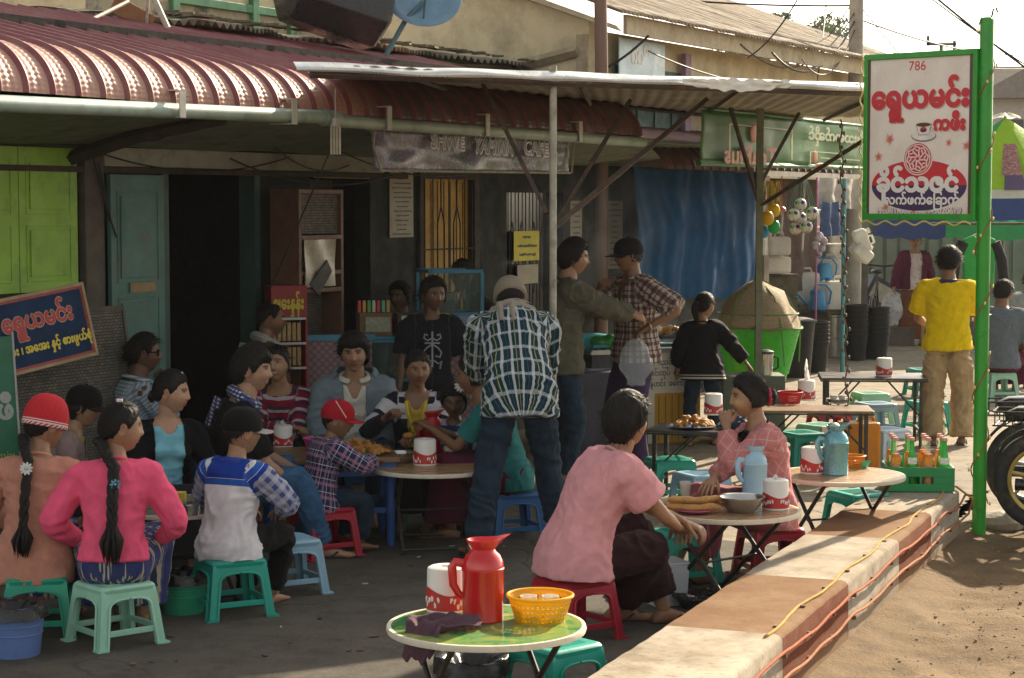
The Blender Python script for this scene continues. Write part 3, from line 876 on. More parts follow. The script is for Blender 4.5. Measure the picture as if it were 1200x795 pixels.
def beanie(P, m, name='knit_hat', size=1.0, zl=.0, tall=.125):
 mb = MB(); rings = []; HMx = P.HM @ Matrix.Rotation(R(-8), 4, 'X')
 for i in range(16):
  t = i / 15; el = max(0, (t - .2) / .8) * math.pi / 2; ring = []
  for j in range(60):
   a = 2 * math.pi * j / 60; q = math.cos(el) ** .75; rib = 1 + .010 * math.sin(a * 20)
   z = zl - .02 + (t / .2) * .03 if t < .2 else zl + .01 + tall * math.sin(el)
   ring.append(HMx @ Vector((.095 * size * max(q, .02) * math.sin(a) * rib, (.112 * size * max(q, .02) * math.cos(a) - .006) * rib, z)))
  rings.append(ring)
 mb.loft(rings)
 return mb.build(name, m, P.root, smooth=180)
# THE SETTING
KA = Vector((0.25, 6.75, 0)); KB = Vector((2.137, 11.42, 0)); KD = (KB - KA).normalized(); KN = Vector((KD.y, -KD.x, 0))
def ground_mat(name, a, b, dark, bs, crack=False):
 m, t, p = _new(name)
 co = coord(t, 'Object')
 f1 = noise_tex(t, co, .55, 8, .7); f2 = noise_tex(t, co, 5.5, 8, .75); f3 = noise_tex(t, co, 60, 4, .7)
 c = mixc(t, ramp(t, f1, .36, .64), a, b)
 c = mixc(t, mth(t, 'MULTIPLY', ramp(t, f2, .46, .70), .75), c, dark)
 c = mixc(t, .45, c, ramp(t, f3, .25, .75, (.25, .25, .25), (.78, .78, .78)), 'OVERLAY')
 h = mth(t, 'ADD', mth(t, 'MULTIPLY', f2, .7), mth(t, 'MULTIPLY', f3, .5))
 if crack:
  v = node(t, 'TexVoronoi', feature='DISTANCE_TO_EDGE'); v.inputs['Scale'].default_value = .62
  dn = node(t, 'TexNoise'); dn.inputs['Scale'].default_value = 2.2; dn.inputs['Detail'].default_value = 5; t.links.new(co, dn.inputs['Vector'])
  av = node(t, 'VectorMath', operation='ADD'); sc = node(t, 'VectorMath', operation='SCALE'); sc.inputs['Scale'].default_value = .55
  t.links.new(dn.outputs['Color'], sc.inputs[0]); t.links.new(co, av.inputs[0]); t.links.new(sc.outputs[0], av.inputs[1]); t.links.new(av.outputs[0], v.inputs['Vector'])
  k = ramp(t, v.outputs['Distance'], .0, .012, (1, 1, 1), (0, 0, 0))
  c = mixc(t, mth(t, 'MULTIPLY', k, .6), c, (.05, .045, .04))
  h = mth(t, 'SUBTRACT', h, mth(t, 'MULTIPLY', k, .6))
  n4 = noise_tex(t, co, 2.1, 3, .5); c = mixc(t, mth(t, 'MULTIPLY', ramp(t, n4, .60, .66), .35), c, (.07, .06, .05))
 t.links.new(c, p.inputs['Base Color']); p.inputs['Roughness'].default_value = .92; p.inputs['Specular IOR Level'].default_value = .2
 bump(t, p, h, bs, .02)
 return m
M_dirt = ground_mat('dirt', (.150, .098, .050), (.215, .145, .078), (.075, .048, .026), .9)
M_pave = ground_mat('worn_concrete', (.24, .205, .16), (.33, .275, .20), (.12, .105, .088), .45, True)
xs = [-900, -300, -100, -40, -20] + list(np.arange(-10, -.5, 1.5)) + list(np.arange(-.5, 5.5, .05)) + list(np.arange(5.5, 14, 1.5)) + [16, 20, 40, 100, 300, 900]
ys = [-60, -20, 0, 3] + list(np.arange(4.5, 13, .05)) + list(np.arange(13, 30, 2)) + [30, 50, 80, 140, 300, 700, 1600]
mb = MB(); vs = []
for y in ys:
 for x in xs:
  z = -.055
  if -.5 < x < 5.5 and 4.5 < y < 13:
   k = (Vector((x, y, 0)) - KA).dot(KN)
   if k > .3:
    q = sstep(.42, .75, k)
    z += q * (.035 * noise.noise(Vector((x * 1.3, y * 1.3, 0))) + .022 * noise.noise(Vector((x * 4.5, y * 4.5, 3))) + .012 * noise.noise(Vector((x * 9, y * 5, 8))) + .016 * abs(noise.noise(Vector((x * 13, y * 13, 6)))) ) + (1 - q) * .055
  vs.append((x, y, z))
n = len(xs); fs = [(j * n + i, j * n + i + 1, (j + 1) * n + i + 1, (j + 1) * n + i) for j in range(len(ys) - 1) for i in range(n - 1)]
mb.add(vs, fs); tag(mb.build('ground', M_dirt, smooth=180, recalc=False), kind='structure')
mb = MB(); k0 = KA - KD * 5
poly = [(-25, -3), (k0.x, k0.y), (KB.x, KB.y + .05), (3.0, 11.75), (3.6, 12.2), (4.6, 12.5), (7, 13.6), (30, 30), (60, 70), (0, 70), (-25, 40)]
mb.prism(poly, -.2, 0.0, 'xy'); tag(mb.build('pavement', M_pave, smooth=0), kind='structure')
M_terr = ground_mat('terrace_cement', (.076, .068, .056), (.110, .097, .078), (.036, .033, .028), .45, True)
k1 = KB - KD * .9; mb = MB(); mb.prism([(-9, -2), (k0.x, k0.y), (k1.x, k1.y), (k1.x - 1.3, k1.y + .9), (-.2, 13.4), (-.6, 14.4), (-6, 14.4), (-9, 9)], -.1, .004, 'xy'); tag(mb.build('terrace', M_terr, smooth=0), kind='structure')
M_stone = mat('pale_stone', (.36, .31, .25), .9, bmp=.6, bscale=30, var=.3)
rnd = random.Random(5)
edge = [(2.95, 11.72), (3.25, 11.95), (3.6, 12.15), (4.1, 12.35), (4.6, 12.5)]
for i, (x, y) in enumerate(edge):
 mb = MB(); mb.ell((0, 0, 0), (rnd.uniform(.13, .2), rnd.uniform(.07, .1), rnd.uniform(.05, .08)), 10, 6)
 for q in range(len(mb.v)): mb.v[q] = mb.v[q] * (1 + .35 * noise.noise(mb.v[q] * 9 + Vector((i, 0, 0))))
 tag(mb.build('edge_stone', M_stone, loc=(x, y, -.01), rz=R(25 + 20 * i), smooth=30),
  ['low edge stone right against the foot of the green post', 'pale edge stone second from the green post', 'pale broken edge stone in the middle of the row behind the green post', 'pale stone near the motorcycle wheels, in front of the paving', 'edge stone beneath the parked motorcycles'][i], 'stone', 'broken stones edging the paving')
mb = MB()
for i in range(1500):
 a = rnd.uniform(.52, 3.2); l = rnd.uniform(-1.0, 5.5) ; p = KA + KD * l + KN * a; r = rnd.uniform(.002, .0075) * (1.8 if rnd.random() < .04 else 1)
 z = -.055 + .035 * noise.noise(Vector((p.x * 1.3, p.y * 1.3, 0))) + .022 * noise.noise(Vector((p.x * 4.5, p.y * 4.5, 3)))+.006
 M4 = Matrix.Translation((p.x, p.y, z)) @ Matrix.Rotation(rnd.uniform(0, 6), 4, 'Z')
 mb.ell((0, 0, 0), (r * rnd.uniform(.8, 1.6), r, r * .7), 6, 4, M=M4)
tag(mb.build('gravel', mat('gravel', (.24, .18, .115), .95, var=.4, scale=30), smooth=0), kind='stuff')
mb = MB()
for i in range(70):
 p = G(rnd.uniform(150, 760), rnd.uniform(640, 790)); r = rnd.uniform(.006, .022)
 mb.box((p.x, p.y, .009), (r * 2, r * rnd.uniform(.3, 1.2), .004), i % 3, rz=rnd.uniform(0, 3))
tag(mb.build('litter', [mat('litter_pale', (.42, .40, .36), .8), mat('litter_brown', (.12, .08, .05), .9), mat('litter_dark', (.03, .03, .03), .8)], smooth=0), kind='stuff')
# the low painted wall between terrace and dirt
def kerb_mat():
 m, t, p = _new('painted_wall')
 co = coord(t, 'Object'); s = node(t, 'SeparateXYZ'); t.links.new(co, s.inputs[0]); y = s.outputs[1]
 f = None
 for a, b in ((-3.2, -1.4), (.93, 2.1), (3.24, 4.15)):
  k = mth(t, 'MULTIPLY', mth(t, 'GREATER_THAN', y, a), mth(t, 'LESS_THAN', y, b)); f = k if f is None else mth(t, 'ADD', f, k)
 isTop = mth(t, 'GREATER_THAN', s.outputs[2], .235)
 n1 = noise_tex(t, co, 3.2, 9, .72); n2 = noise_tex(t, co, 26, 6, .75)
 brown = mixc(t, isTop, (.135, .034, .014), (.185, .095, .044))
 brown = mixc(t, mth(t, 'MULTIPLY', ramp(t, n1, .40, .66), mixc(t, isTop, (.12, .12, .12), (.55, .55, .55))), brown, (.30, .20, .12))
 white = mixc(t, mth(t, 'MULTIPLY', ramp(t, n1, .40, .70), .95), (.43, .375, .30), (.20, .155, .105))
 c = mixc(t, f, white, brown)
 c = mixc(t, mth(t, 'MULTIPLY', ramp(t, n2, .55, .70), .6), c, (.15, .11, .08))
 c = mixc(t, mth(t, 'MULTIPLY', ramp(t, mth(t, 'ADD', s.outputs[2], mth(t, 'MULTIPLY', n1, .10)), .06, .15, (1, 1, 1), (0, 0, 0)), .7), c, (.26, .18, .11))
 t.links.new(c, p.inputs['Base Color']); p.inputs['Roughness'].default_value = .92; p.inputs['Specular IOR Level'].default_value = .1
 bump(t, p, mth(t, 'ADD', n1, mth(t, 'MULTIPLY', n2, .7)), .5, .012)
 return m
KRZ = math.atan2(KD.y, KD.x) - R(90)
kw = .475
KLEN = (KB - KA).length
mb = MB(); prof = [(0, -.15), (0, .235), (.004, .246), (.015, .25), (kw - .03, .252), (kw - .012, .247), (kw, .233), (kw + .004, -.15)]
rings = []
nn = 220
for i in range(nn + 1):
 y = -2.2 + (KLEN + 2.2 + .02) * i / nn
 rg = []
 for j, (a, b) in enumerate(prof):
  q = noise.noise(Vector((y * 3.1, a * 5, b * 5))) * .006 + noise.noise(Vector((y * 11, a * 9, b * 9 + 4))) * .003
  rg.append((a + (q if j >= 5 else -q * .4), y, b + (q * .6 if 1 <= j <= 6 else 0)))
 rings.append(rg)
mb.loft(rings)
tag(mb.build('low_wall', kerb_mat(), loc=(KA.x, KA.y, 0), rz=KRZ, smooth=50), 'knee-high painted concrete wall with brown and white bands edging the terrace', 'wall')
KM = Matrix.Translation(KA) @ Matrix.Rotation(KRZ, 4, 'Z')
def rope(name, label, col, aw, zf, y0, y1, seed, extra=()):
 rr = random.Random(seed); P = []
 n = int((y1 - y0) / .04)
 for i in range(n + 1):
  y = y0 + (y1 - y0) * i / n
  P.append(KM @ Vector((aw + .012 * math.sin(y * 7 + seed) + .008 * noise.noise(Vector((y * 5, seed, 0))) if zf > .24 else kw + .016, y, zf + (.008 * math.sin(y * 5.2 + seed * 2) + .014 * noise.noise(Vector((y * 3, seed, 1))) if zf < .24 else .006))))
 P += [Vector(e) for e in extra]
 mb = MB(); mb.tube(P, .0065, 8); t_ = mb.build(name, mat(name + col[0], col[1], .9, var=.25, scale=40, spec=.05), smooth=180); tag(t_, label, 'cable')
 for q in range(int((y1 - y0) / .42)):
  y = y0 + .2 + q * .42; p = KM @ Vector((aw if zf > .24 else kw + .006, y, .252 if zf > .24 else zf - .012))
  nails = MB(); nails.box(p, (.026, .016, .016), rz=KRZ); nails.build('clip', mat('rust', (.16, .09, .05), .8), t_)
post_b = G(1147, 620)
ends = [KM @ Vector((kw + .03, KLEN + .06, .22)), Vector((post_b.x - .05, post_b.y - .02, .2))]
rope('cable', 'yellow cable laid along the top edge of the low painted wall', ('y', (.44, .29, .10)), kw - .055, .25, .85, KLEN, 1, [KM @ Vector((kw - .02, KLEN + .03, .27)), KM @ Vector((kw + .07, KLEN + .06, .2)), Vector((post_b.x - .05, post_b.y - .03, .12))])
rope('cable', 'upper orange-red cable strung along the side of the low painted wall', ('r', (.40, .14, .08)), kw, .185, -1.8, KLEN, 2, ends)
rope('cable', 'lower orange-red cable strung along the side of the low painted wall', ('o', (.42, .19, .11)), kw, .085, -1.8, KLEN - .05, 5, [KM @ Vector((kw + .05, KLEN + .06, .11)), Vector((post_b.x - .05, post_b.y - .02, .15))])
hz = MB(); hz.bx(-950, 950, -70, 1650, -1.2, 11.5); m, t, p = _new('haze'); t.nodes.remove(p); pv = node(t, 'VolumePrincipled'); pv.inputs['Color'].default_value = (.93, .94, .96, 1); pv.inputs['Density'].default_value = .0003; pv.inputs['Anisotropy'].default_value = .2; t.links.new(pv.outputs[0], t.nodes['Material Output'].inputs['Volume'])
tag(hz.build('haze', m, smooth=0), kind='stuff')
# cafe building (local x along the facade, y into the wall, z up)
CB = thing('cafe_building', 'single-storey cafe with maroon bullnose tin roof and open dark doorways', 'building', F0, FRZ)
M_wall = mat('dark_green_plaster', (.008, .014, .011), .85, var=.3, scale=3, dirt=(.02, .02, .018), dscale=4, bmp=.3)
M_wall2 = mat('grey_green_board', (.19, .22, .165), .75, var=.2, scale=4, dirt=(.05, .055, .045), dscale=3, bmp=.2)
M_lime = mat('lime_paint', (.25, .47, .04), .5, var=.15, scale=4, dirt=(.15, .29, .03), dscale=5, dthr=(.5, .75), bmp=.2)
M_teal = mat('teal_paint', (.050, .150, .130), .55, var=.25, scale=4, dirt=(.09, .11, .08), dscale=6, dthr=(.55, .7), bmp=.3)
M_beam = mat('old_timber', (.045, .034, .027), .85, var=.3, scale=5, stretch=(1, 1, 1), bmp=.3)
M_post = mat('grey_timber', (.095, .08, .066), .85, var=.3, scale=6, bmp=.3)
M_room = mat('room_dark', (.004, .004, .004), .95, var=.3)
M_yel = mat('yellow_door', (.50, .28, .03), .6, var=.2, scale=4, dirt=(.25, .13, .03), dscale=5, dthr=(.55, .7))
M_iron = mat('black_iron', (.015, .014, .014), .55, var=.3)
M_floor = mat('cement_floor', (.10, .09, .08), .9)
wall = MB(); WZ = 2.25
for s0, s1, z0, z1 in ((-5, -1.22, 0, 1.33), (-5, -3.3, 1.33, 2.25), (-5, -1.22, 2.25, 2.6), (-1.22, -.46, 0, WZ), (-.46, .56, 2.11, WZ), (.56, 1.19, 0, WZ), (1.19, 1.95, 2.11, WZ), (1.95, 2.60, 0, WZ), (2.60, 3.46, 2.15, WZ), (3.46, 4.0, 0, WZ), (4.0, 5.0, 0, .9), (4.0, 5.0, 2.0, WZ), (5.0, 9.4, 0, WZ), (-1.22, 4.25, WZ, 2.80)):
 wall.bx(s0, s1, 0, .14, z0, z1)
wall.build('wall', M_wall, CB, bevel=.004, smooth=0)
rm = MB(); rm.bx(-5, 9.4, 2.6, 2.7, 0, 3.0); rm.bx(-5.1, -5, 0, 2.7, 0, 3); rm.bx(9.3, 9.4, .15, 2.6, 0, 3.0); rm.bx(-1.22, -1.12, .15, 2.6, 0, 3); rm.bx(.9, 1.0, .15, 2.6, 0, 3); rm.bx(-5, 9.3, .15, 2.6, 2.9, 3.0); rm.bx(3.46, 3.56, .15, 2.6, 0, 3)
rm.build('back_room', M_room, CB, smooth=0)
so = MB()
so.sheet(40, 4, lambda i, j: (-5 + 11.2 * i, -.0 - 1.06 * j, 2.255 + .17 * j + .01 * math.sin(i * 40)))
so.build('soffit', M_wall2, CB, solid=.012, smooth=0)
sb = MB(); sb.bx(-1.0, 2.1, -.03, -.002, 2.13, 2.245); sb.bx(-5, 2.4, -.05, -.002, 2.09, 2.125, 1)
sb.build('lintel_board', [mat('off_white_board', (.34, .35, .29), .7, var=.2, scale=5, dirt=(.12, .12, .1)), M_beam], CB, smooth=0, bevel=.003)
bm_ = MB(); bm_.tube([(-1.3, -.02, 2.17), (-1.25, -.5, 2.30), (-1.1, -1.02, 2.40)], .045, 4); bm_.build('eave_bracket', M_beam, CB, smooth=0)
fp = MB(); fp.bx(-1.21, -1.04, -.06, -.002, 0, 2.25); fp.build('door_post', M_post, CB, smooth=0, bevel=.006)
def shutter(parent, x0, x1, z0, z1, rows, m, name, y=-.035):
 s = MB(); s.bx(x0, x1, y, y + .03, z0, z1)
 fr = .055
 for (a, b) in rows:
  s.bx(x0 + fr, x1 - fr, y - .004, y, a, a + .012); s.bx(x0 + fr, x1 - fr, y - .004, y, b - .012, b)
  s.bx(x0 + fr, x0 + fr + .012, y - .004, y, a, b); s.bx(x1 - fr - .012, x1 - fr, y - .004, y, a, b)
  s.bx(x0 + fr + .03, x1 - fr - .03, y - .008, y - .001, a + .03, b - .03)
 return s.build(name, m, parent, bevel=.004, smooth=0)
sw = MB(); sw.bx(-3.3, -1.22, -.012, .1, 1.33, 1.385); sw.bx(-3.3, -1.22, -.02, .1, 2.235, 2.25); sw.build('window_frame', M_beam, CB, smooth=0)
xsS = [-3.25, -2.74, -2.24, -1.745, -1.25]
for i in range(4): shutter(CB, xsS[i] + .003, xsS[i + 1] - .003, 1.39, 2.23, ((1.45, 1.78), (1.84, 2.17)), M_lime, 'shutter')
dl_ = shutter(CB, -1.02, -.52, .03, 2.08, ((.15, .75), (.85, 1.33), (1.42, 1.98)), M_teal, 'door', -.09)
q = MB(); q.bx(-.98, -.95, -.115, -.095, 1.05, 1.2); q.build('handle', M_iron, dl_)
q = MB(); q.bx(-.86, -.62, -.101, -.097, 1.36, 1.42); q.build('nameplate', mat('scuffed_tan', (.28, .2, .1), .8), dl_)
dd = MB(); dd.bx(-.46, -.40, -.03, .1, 0, 2.11); dd.bx(.50, .56, -.03, .1, 0, 2.11); dd.build('door_frame', mat('dark_teal_frame', (.03, .07, .06), .6), CB, smooth=0)
q = MB(); q.bx(-.2, .5, 1.9, 2.3, 0, 1.1); q.bx(-.1, .4, 1.92, 2.2, 1.1, 1.6); tag(q.build('cupboard', mat('dark_wood', (.06, .035, .02), .6), loc=F0, rz=FRZ, smooth=0, bevel=.01), 'dark wooden cupboard deep inside the open doorway beside the teal door', 'cupboard')
d2 = shutter(CB, 1.25, 1.90, .03, 2.08, ((.2, .95), (1.05, 1.95)), mat('grey_door', (.045, .045, .04), .7), 'door', .30)
q = MB(); q.bx(1.22, 1.93, -.015, -.004, 2.085, 2.105); q.build('lintel_strip', mat('tan_strip', (.42, .34, .2), .7), CB)
yd = shutter(CB, 2.66, 3.42, .05, 2.10, (), M_yel, 'door', .03)
q = MB()
for i in range(8): q.bx(2.655 + i * .096, 2.659 + i * .096, .024, .0295, .1, 2.08)
q.build('plank_gap', mat('dark_gap', (.10, .05, .01), .9), yd)
g = MB()
for i in range(7):
 x = 2.68 + i * .12
 if i in (2, 4): # lozenge ornaments
  g.tube([(x, -.02, 2.12), (x, -.02, 1.88)], .006, 6)
  for sg in (-1, 1): g.tube([(x, -.02, 1.88), (x + sg * .05, -.02, 1.75), (x + sg * .05, -.02, 1.32), (x, -.02, 1.2)], .006, 6)
  g.tube([(x, -.02, 1.2), (x, -.02, .1)], .006, 6)
 else: g.tube([(x, -.02, 2.12), (x, -.02, .1)], .006, 6)
for z in (2.10, 1.55, .8): g.tube([(2.64, -.02, z), (3.44, -.02, z)], .007, 6)
g.build('iron_grille', M_iron, CB)
yf = MB(); yf.bx(2.60, 2.655, -.03, .1, 0, 2.15); yf.bx(3.425, 3.50, -.03, .1, 0, 2.15); yf.bx(2.655, 3.425, -.03, .1, 2.105, 2.15); yf.build('door_frame', M_beam, CB, smooth=0)
g = MB()
for i in range(9):
 x = 4.0 + i * .125; g.tube([(x, .03, .9), (x, .03, 2.0)], .006, 6)
 if i % 3 == 1:
  for sg in (-1, 1): g.tube([(x, .02, 1.75), (x + sg * .05, .02, 1.6), (x + sg * .05, .02, 1.3), (x, .02, 1.15)], .006, 6)
g.build('iron_grille', M_iron, CB)
g = MB(); g.bx(4.0, 5.0, .08, .09, .9, 2.0); g.build('window_pane', mat('dark_pane', (.012, .016, .014), .15), CB)
# bullnose tin roof
def tin_roof(parent, s0, s1, o_top, z_top, o_br, z_br, o_eave, z_eave, m, pitch=.19, name='roof', top=True, nb=64):
 n = int((s1 - s0) / pitch * 16); mb = MB(); rows = []
 path = []
 if top:
  for i in range(6): t = i / 6; path.append((o_top + (o_br - o_top) * t, z_top + (z_br - z_top) * t, -1))
 for i in range(nb + 1):
  a = i / nb * math.pi / 2; path.append((o_br + (o_eave - o_br) * math.sin(a), z_eave + (z_br - z_eave) * math.cos(a), i))
 k = len(path)
 for q, (o, z, i) in enumerate(path):
  a = path[max(q - 1, 0)]; b = path[min(q + 1, k - 1)]
  tx, tz = b[0] - a[0], b[1] - a[1]; L = math.hypot(tx, tz); nx, nz = -tz / L, tx / L
  if nz < 0: nx, nz = -nx, -nz
  row = []
  for j in range(n + 1):
   s = s0 + (s1 - s0) * j / n; u = (s / pitch) % 1.0
   hgt = .024 * sstep(.0, .05, u) * (1 - sstep(.13, .18, u))
   for c in (.42, .70): hgt += .008 * max(0, 1 - abs(u - c) / .05)
   if i >= 0 and u > .2: hgt += .0017 * math.sin(i * math.pi / 2) * (1 if u < .92 else .4)
   wv = .006 * noise.noise(Vector((s * .8, o * 1.5, z_top)))
   row.append((s, -(o + nx * hgt), z + nz * hgt + wv))
  rows.append(row)
 vs = [p for r in rows for p in r]
 fs = [(j * (n + 1) + i, j * (n + 1) + i + 1, (j + 1) * (n + 1) + i + 1, (j + 1) * (n + 1) + i) for j in range(k - 1) for i in range(n)]
 mb.add(vs, fs)
 return mb.build(name, m, parent, smooth=180, recalc=False)
def roof_mat(name, pan, rib, slope):
 """painted tin: ribs keep their colour, dusty curved pans have sky sheen and awning shade painted in"""
 m, t, p = _new(name); co = coord(t); sp_ = node(t, 'SeparateXYZ'); t.links.new(co, sp_.inputs[0])
 u = mth(t, 'FRACT', mth(t, 'MULTIPLY', mth(t, 'ADD', sp_.outputs[0], 19.0), 1 / .19)); r_ = mth(t, 'LESS_THAN', u, .21)
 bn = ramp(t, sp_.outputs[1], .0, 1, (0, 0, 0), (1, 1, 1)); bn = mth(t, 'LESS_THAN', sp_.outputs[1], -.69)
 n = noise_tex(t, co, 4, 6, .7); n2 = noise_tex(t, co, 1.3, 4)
 c = mixc(t, mth(t, 'MULTIPLY', mth(t, 'SUBTRACT', 1.0, r_), bn), mixc(t, ramp(t, n2, .35, .7), slope, rib), mixc(t, ramp(t, sp_.outputs[0], .0, .5), pan, (.085, .036, .036)))  # pale pan tint imitates sheen; dark stretch is painted shade under the awning
 c = mixc(t, r_, c, rib); c = mixc(t, mth(t, 'MULTIPLY', ramp(t, n, .45, .8), .5), c, (.34, .23, .17))
 t.links.new(c, p.inputs['Base Color']); p.inputs['Roughness'].default_value = .5; p.inputs['Coat Weight'].default_value = .15; bump(t, p, n, .08, .01); return m
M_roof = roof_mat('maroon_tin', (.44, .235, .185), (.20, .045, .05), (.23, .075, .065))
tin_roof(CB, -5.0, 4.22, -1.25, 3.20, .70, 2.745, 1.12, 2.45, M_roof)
ep = MB(); pts = [(-(.70 + .42 * math.sin(a)), 2.44 + .30 * math.cos(a)) for a in [i / 16 * math.pi / 2 for i in range(17)]] + [(-.7, 2.44)]
ep.prism(pts, 4.20, 4.215, 'yz'); ep.build('roof_end', mat('dark_maroon', (.06, .03, .03), .7), CB, smooth=0)
M_moss = mat('mossy_tin', (.20, .17, .12), .9, var=.4, scale=4, dirt=(.07, .075, .03), dscale=5, bmp=.6, bscale=25)
mo = MB()
def mossf(i, j):
 s = .9 + 6.5 * i; o = -1.05 - 1.3 * j - .1 * math.sin(s * 3)
 return (s, -o, 3.21 + .15 * j + .02 * math.sin(s * 2 * math.pi / .08) + .03 * noise.noise(Vector((s * 2.5, j * 4, 1))))
mo.sheet(640, 8, mossf); mo.build('old_roof', M_moss, CB, smooth=180, recalc=False)
jk = MB(); rj = random.Random(9)
for i in range(90):
 s = rj.uniform(1.2, 7); o = rj.uniform(-1.5, -1.0); L = rj.uniform(.05, .3)
 jk.box((s, -o, 3.25 + .2 * max(0, (-o - 1.05) / 1.3) + .015), (L, rj.uniform(.02, .12), .015), rz=rj.uniform(0, 3))
tag(jk.build('roof_litter', mat('dead_litter', (.13, .11, .07), .95, var=.5, scale=12), CB, smooth=0), kind='stuff')
M_cream = mat('cream_plaster', (.68, .57, .37), .85, var=.12, scale=2, dirt=(.34, .27, .17), dscale=1.7, dthr=(.48, .75), bmp=.15)
M_grn = mat('green_timber', (.055, .20, .10), .65, var=.25, scale=6, dirt=(.15, .19, .11), dthr=(.6, .75))
M_conc = mat('stained_concrete', (.40, .34, .24), .92, var=.25, scale=4, dirt=(.05, .05, .04), dscale=4, dthr=(.5, .66), bmp=.5, bscale=25)
s_a = FS(112, 20, -2.35)[0]; s_b = FS(400, 20, -2.35)[0]; z_c = FS(270, 13, -2.35)[1]
up = MB(); up.bx(s_a, s_b, 2.35, 2.45, 3.1, z_c, 0); up.bx(s_a, s_b, 2.36, 2.45, z_c, 4.5, 1)
up.build('upper_wall', [M_conc, M_cream], CB, smooth=0)
gb = MB(); gb.bx(FS(198, 10, -2.35)[0], s_b, 2.31, 2.357, z_c, z_c + .07)
for px in (198, 292, 336): s = FS(px, 10, -2.35)[0]; gb.bx(s, s + .09, 2.305, 2.352, 3.30, 4.5)
gb.build('timber_frame', M_grn, CB, smooth=0, bevel=.005)
gu = MB()
def gpipe(x0, x1, z0, z1, r=.042):
 P = [(x0 + (x1 - x0) * i / 12, -1.14, z0 + (z1 - z0) * i / 12) for i in range(13)]; gu.tube(P, r, 12)
gpipe(-5, -.20, 2.36, 2.43); gpipe(-.22, 4.22, 2.41, 2.40, .040)
gu.tube([(-.30, -1.14, 2.427), (-.14, -1.14, 2.42)], .052, 12)
go = gu.build('gutter', mat('pale_teal_pipe', (.34, .44, .38), .5, var=.2, scale=3, dirt=(.18, .2, .15), dscale=5), CB)
for s in (-1.72, -.68, .35, 1.6, 3.0):
 q = MB(); q.bx(s, s + .05, -1.19, -1.02, 2.37, 2.378); q.bx(s, s + .05, -1.193, -1.185, 2.37, 2.52); q.bx(s, s + .05, -1.193, -1.05, 2.515, 2.523); q.build('strap', mat('strap_metal', (.50, .50, .44), .5), go, smooth=0)
wr = MB()
def sagwire(mb, a, b, sag, r=.006, n=14):
 a, b = Vector(a), Vector(b)
 mb.tube([a.lerp(b, i / n) + Vector((0, 0, -4 * sag * (i / n) * (1 - i / n))) for i in range(n + 1)], r, 6)
sagwire(wr, (-1.1, -.1, 2.2), (.8, -.1, 2.22), .10); sagwire(wr, (.5, -.2, 2.28), (1.6, -.05, 2.18), .09); sagwire(wr, (-1.15, -.07, 2.2), (-1.02, -.08, 1.8), -.0); sagwire(wr, (1.0, -.3, 2.3), (3.0, -.5, 2.2), .14); sagwire(wr, (-1.1, -.07, 2.15), (-.98, -.1, 1.7), .05)
sagwire(wr, (-1.28, -.9, 2.42), (-.9, -.3, 2.28), .04); sagwire(wr, (-.05, -1.1, 2.37), (0.02, -.5, 1.35), .0, .005); sagwire(wr, (.2, -.06, 2.2), (2.2, -.06, 2.12), .12)
wr.build('wiring', M_iron, CB)
# neighbour with lower bullnose roof and the blue tarp
NB = thing('shop_building', 'lower dark shop front with ribbed bullnose roof beyond the cafe', 'building', F0, FRZ)
M_roof2 = mat('purple_tin', (.13, .060, .058), .5, var=.2, scale=3, dirt=(.24, .17, .14), dscale=5, dthr=(.5, .85))
tin_roof(NB, 4.9, 9.6, -1.6, 2.86, .55, 2.46, 1.0, 2.20, M_roof2, nb=40)
q = MB(); q.bx(9.4, 9.55, -.1, .4, 0, 2.5); q.bx(9.4, 12.9, 1.9, 2.05, 0, 2.7);
q.build('wall', mat('shop_wall', (.20, .15, .115), .9, var=.3, scale=2, dirt=(.09, .07, .06)), NB, smooth=0)
q = MB(); q.sheet(30, 4, lambda i, j: (9.3 + 3.6 * i, 1.95 - 1.0 * j, 2.75 - .28 * j + .012 * math.sin(i * 180)))
q.build('roof', mat('rusty_tin', (.22, .17, .13), .8, var=.3), NB, solid=.01, smooth=0)
q = MB(); q.bx(9.55, 12.6, 1.5, 1.88, 0, .5); q.bx(9.55, 12.6, 1.5, 1.88, 1.0, 1.04); q.bx(9.55, 12.6, 1.5, 1.88, 1.5, 1.54); q.build('shelf', M_post, NB, smooth=0)
M_tarp = mat('blue_tarp', (.004, .050, .135), .85, var=.25, scale=2.5, dirt=(.008, .075, .19), dscale=1.5, bmp=.15, tl=.06, spec=.15)
tp = MB(); t_a = FS(745, 270, .4)[0]; t_b = FS(886, 270, .4)[0]
def tarpf(i, j):
 s = t_a + (t_b - t_a) * i; z = 2.24 - 1.26 * j - .03 * math.sin(i * 9)
 f = .012 * math.sin(s * 7 + j * 1.2) * (.3 + j) + .035 * noise.noise(Vector((s * 2.6, j * 1.2, 4))) + .004 * math.sin(s * 25 + 5 * noise.noise(Vector((s, j * 3, 0))))
 return (s, -.36 - f - .05 * math.sin(j * 3), z)
tp.sheet(120, 40, tarpf)
o = tp.build('tarpaulin', M_tarp, loc=F0, rz=FRZ, smooth=180, recalc=False); tag(o, 'dark blue tarpaulin hung as a curtain behind the food stall', 'tarpaulin')
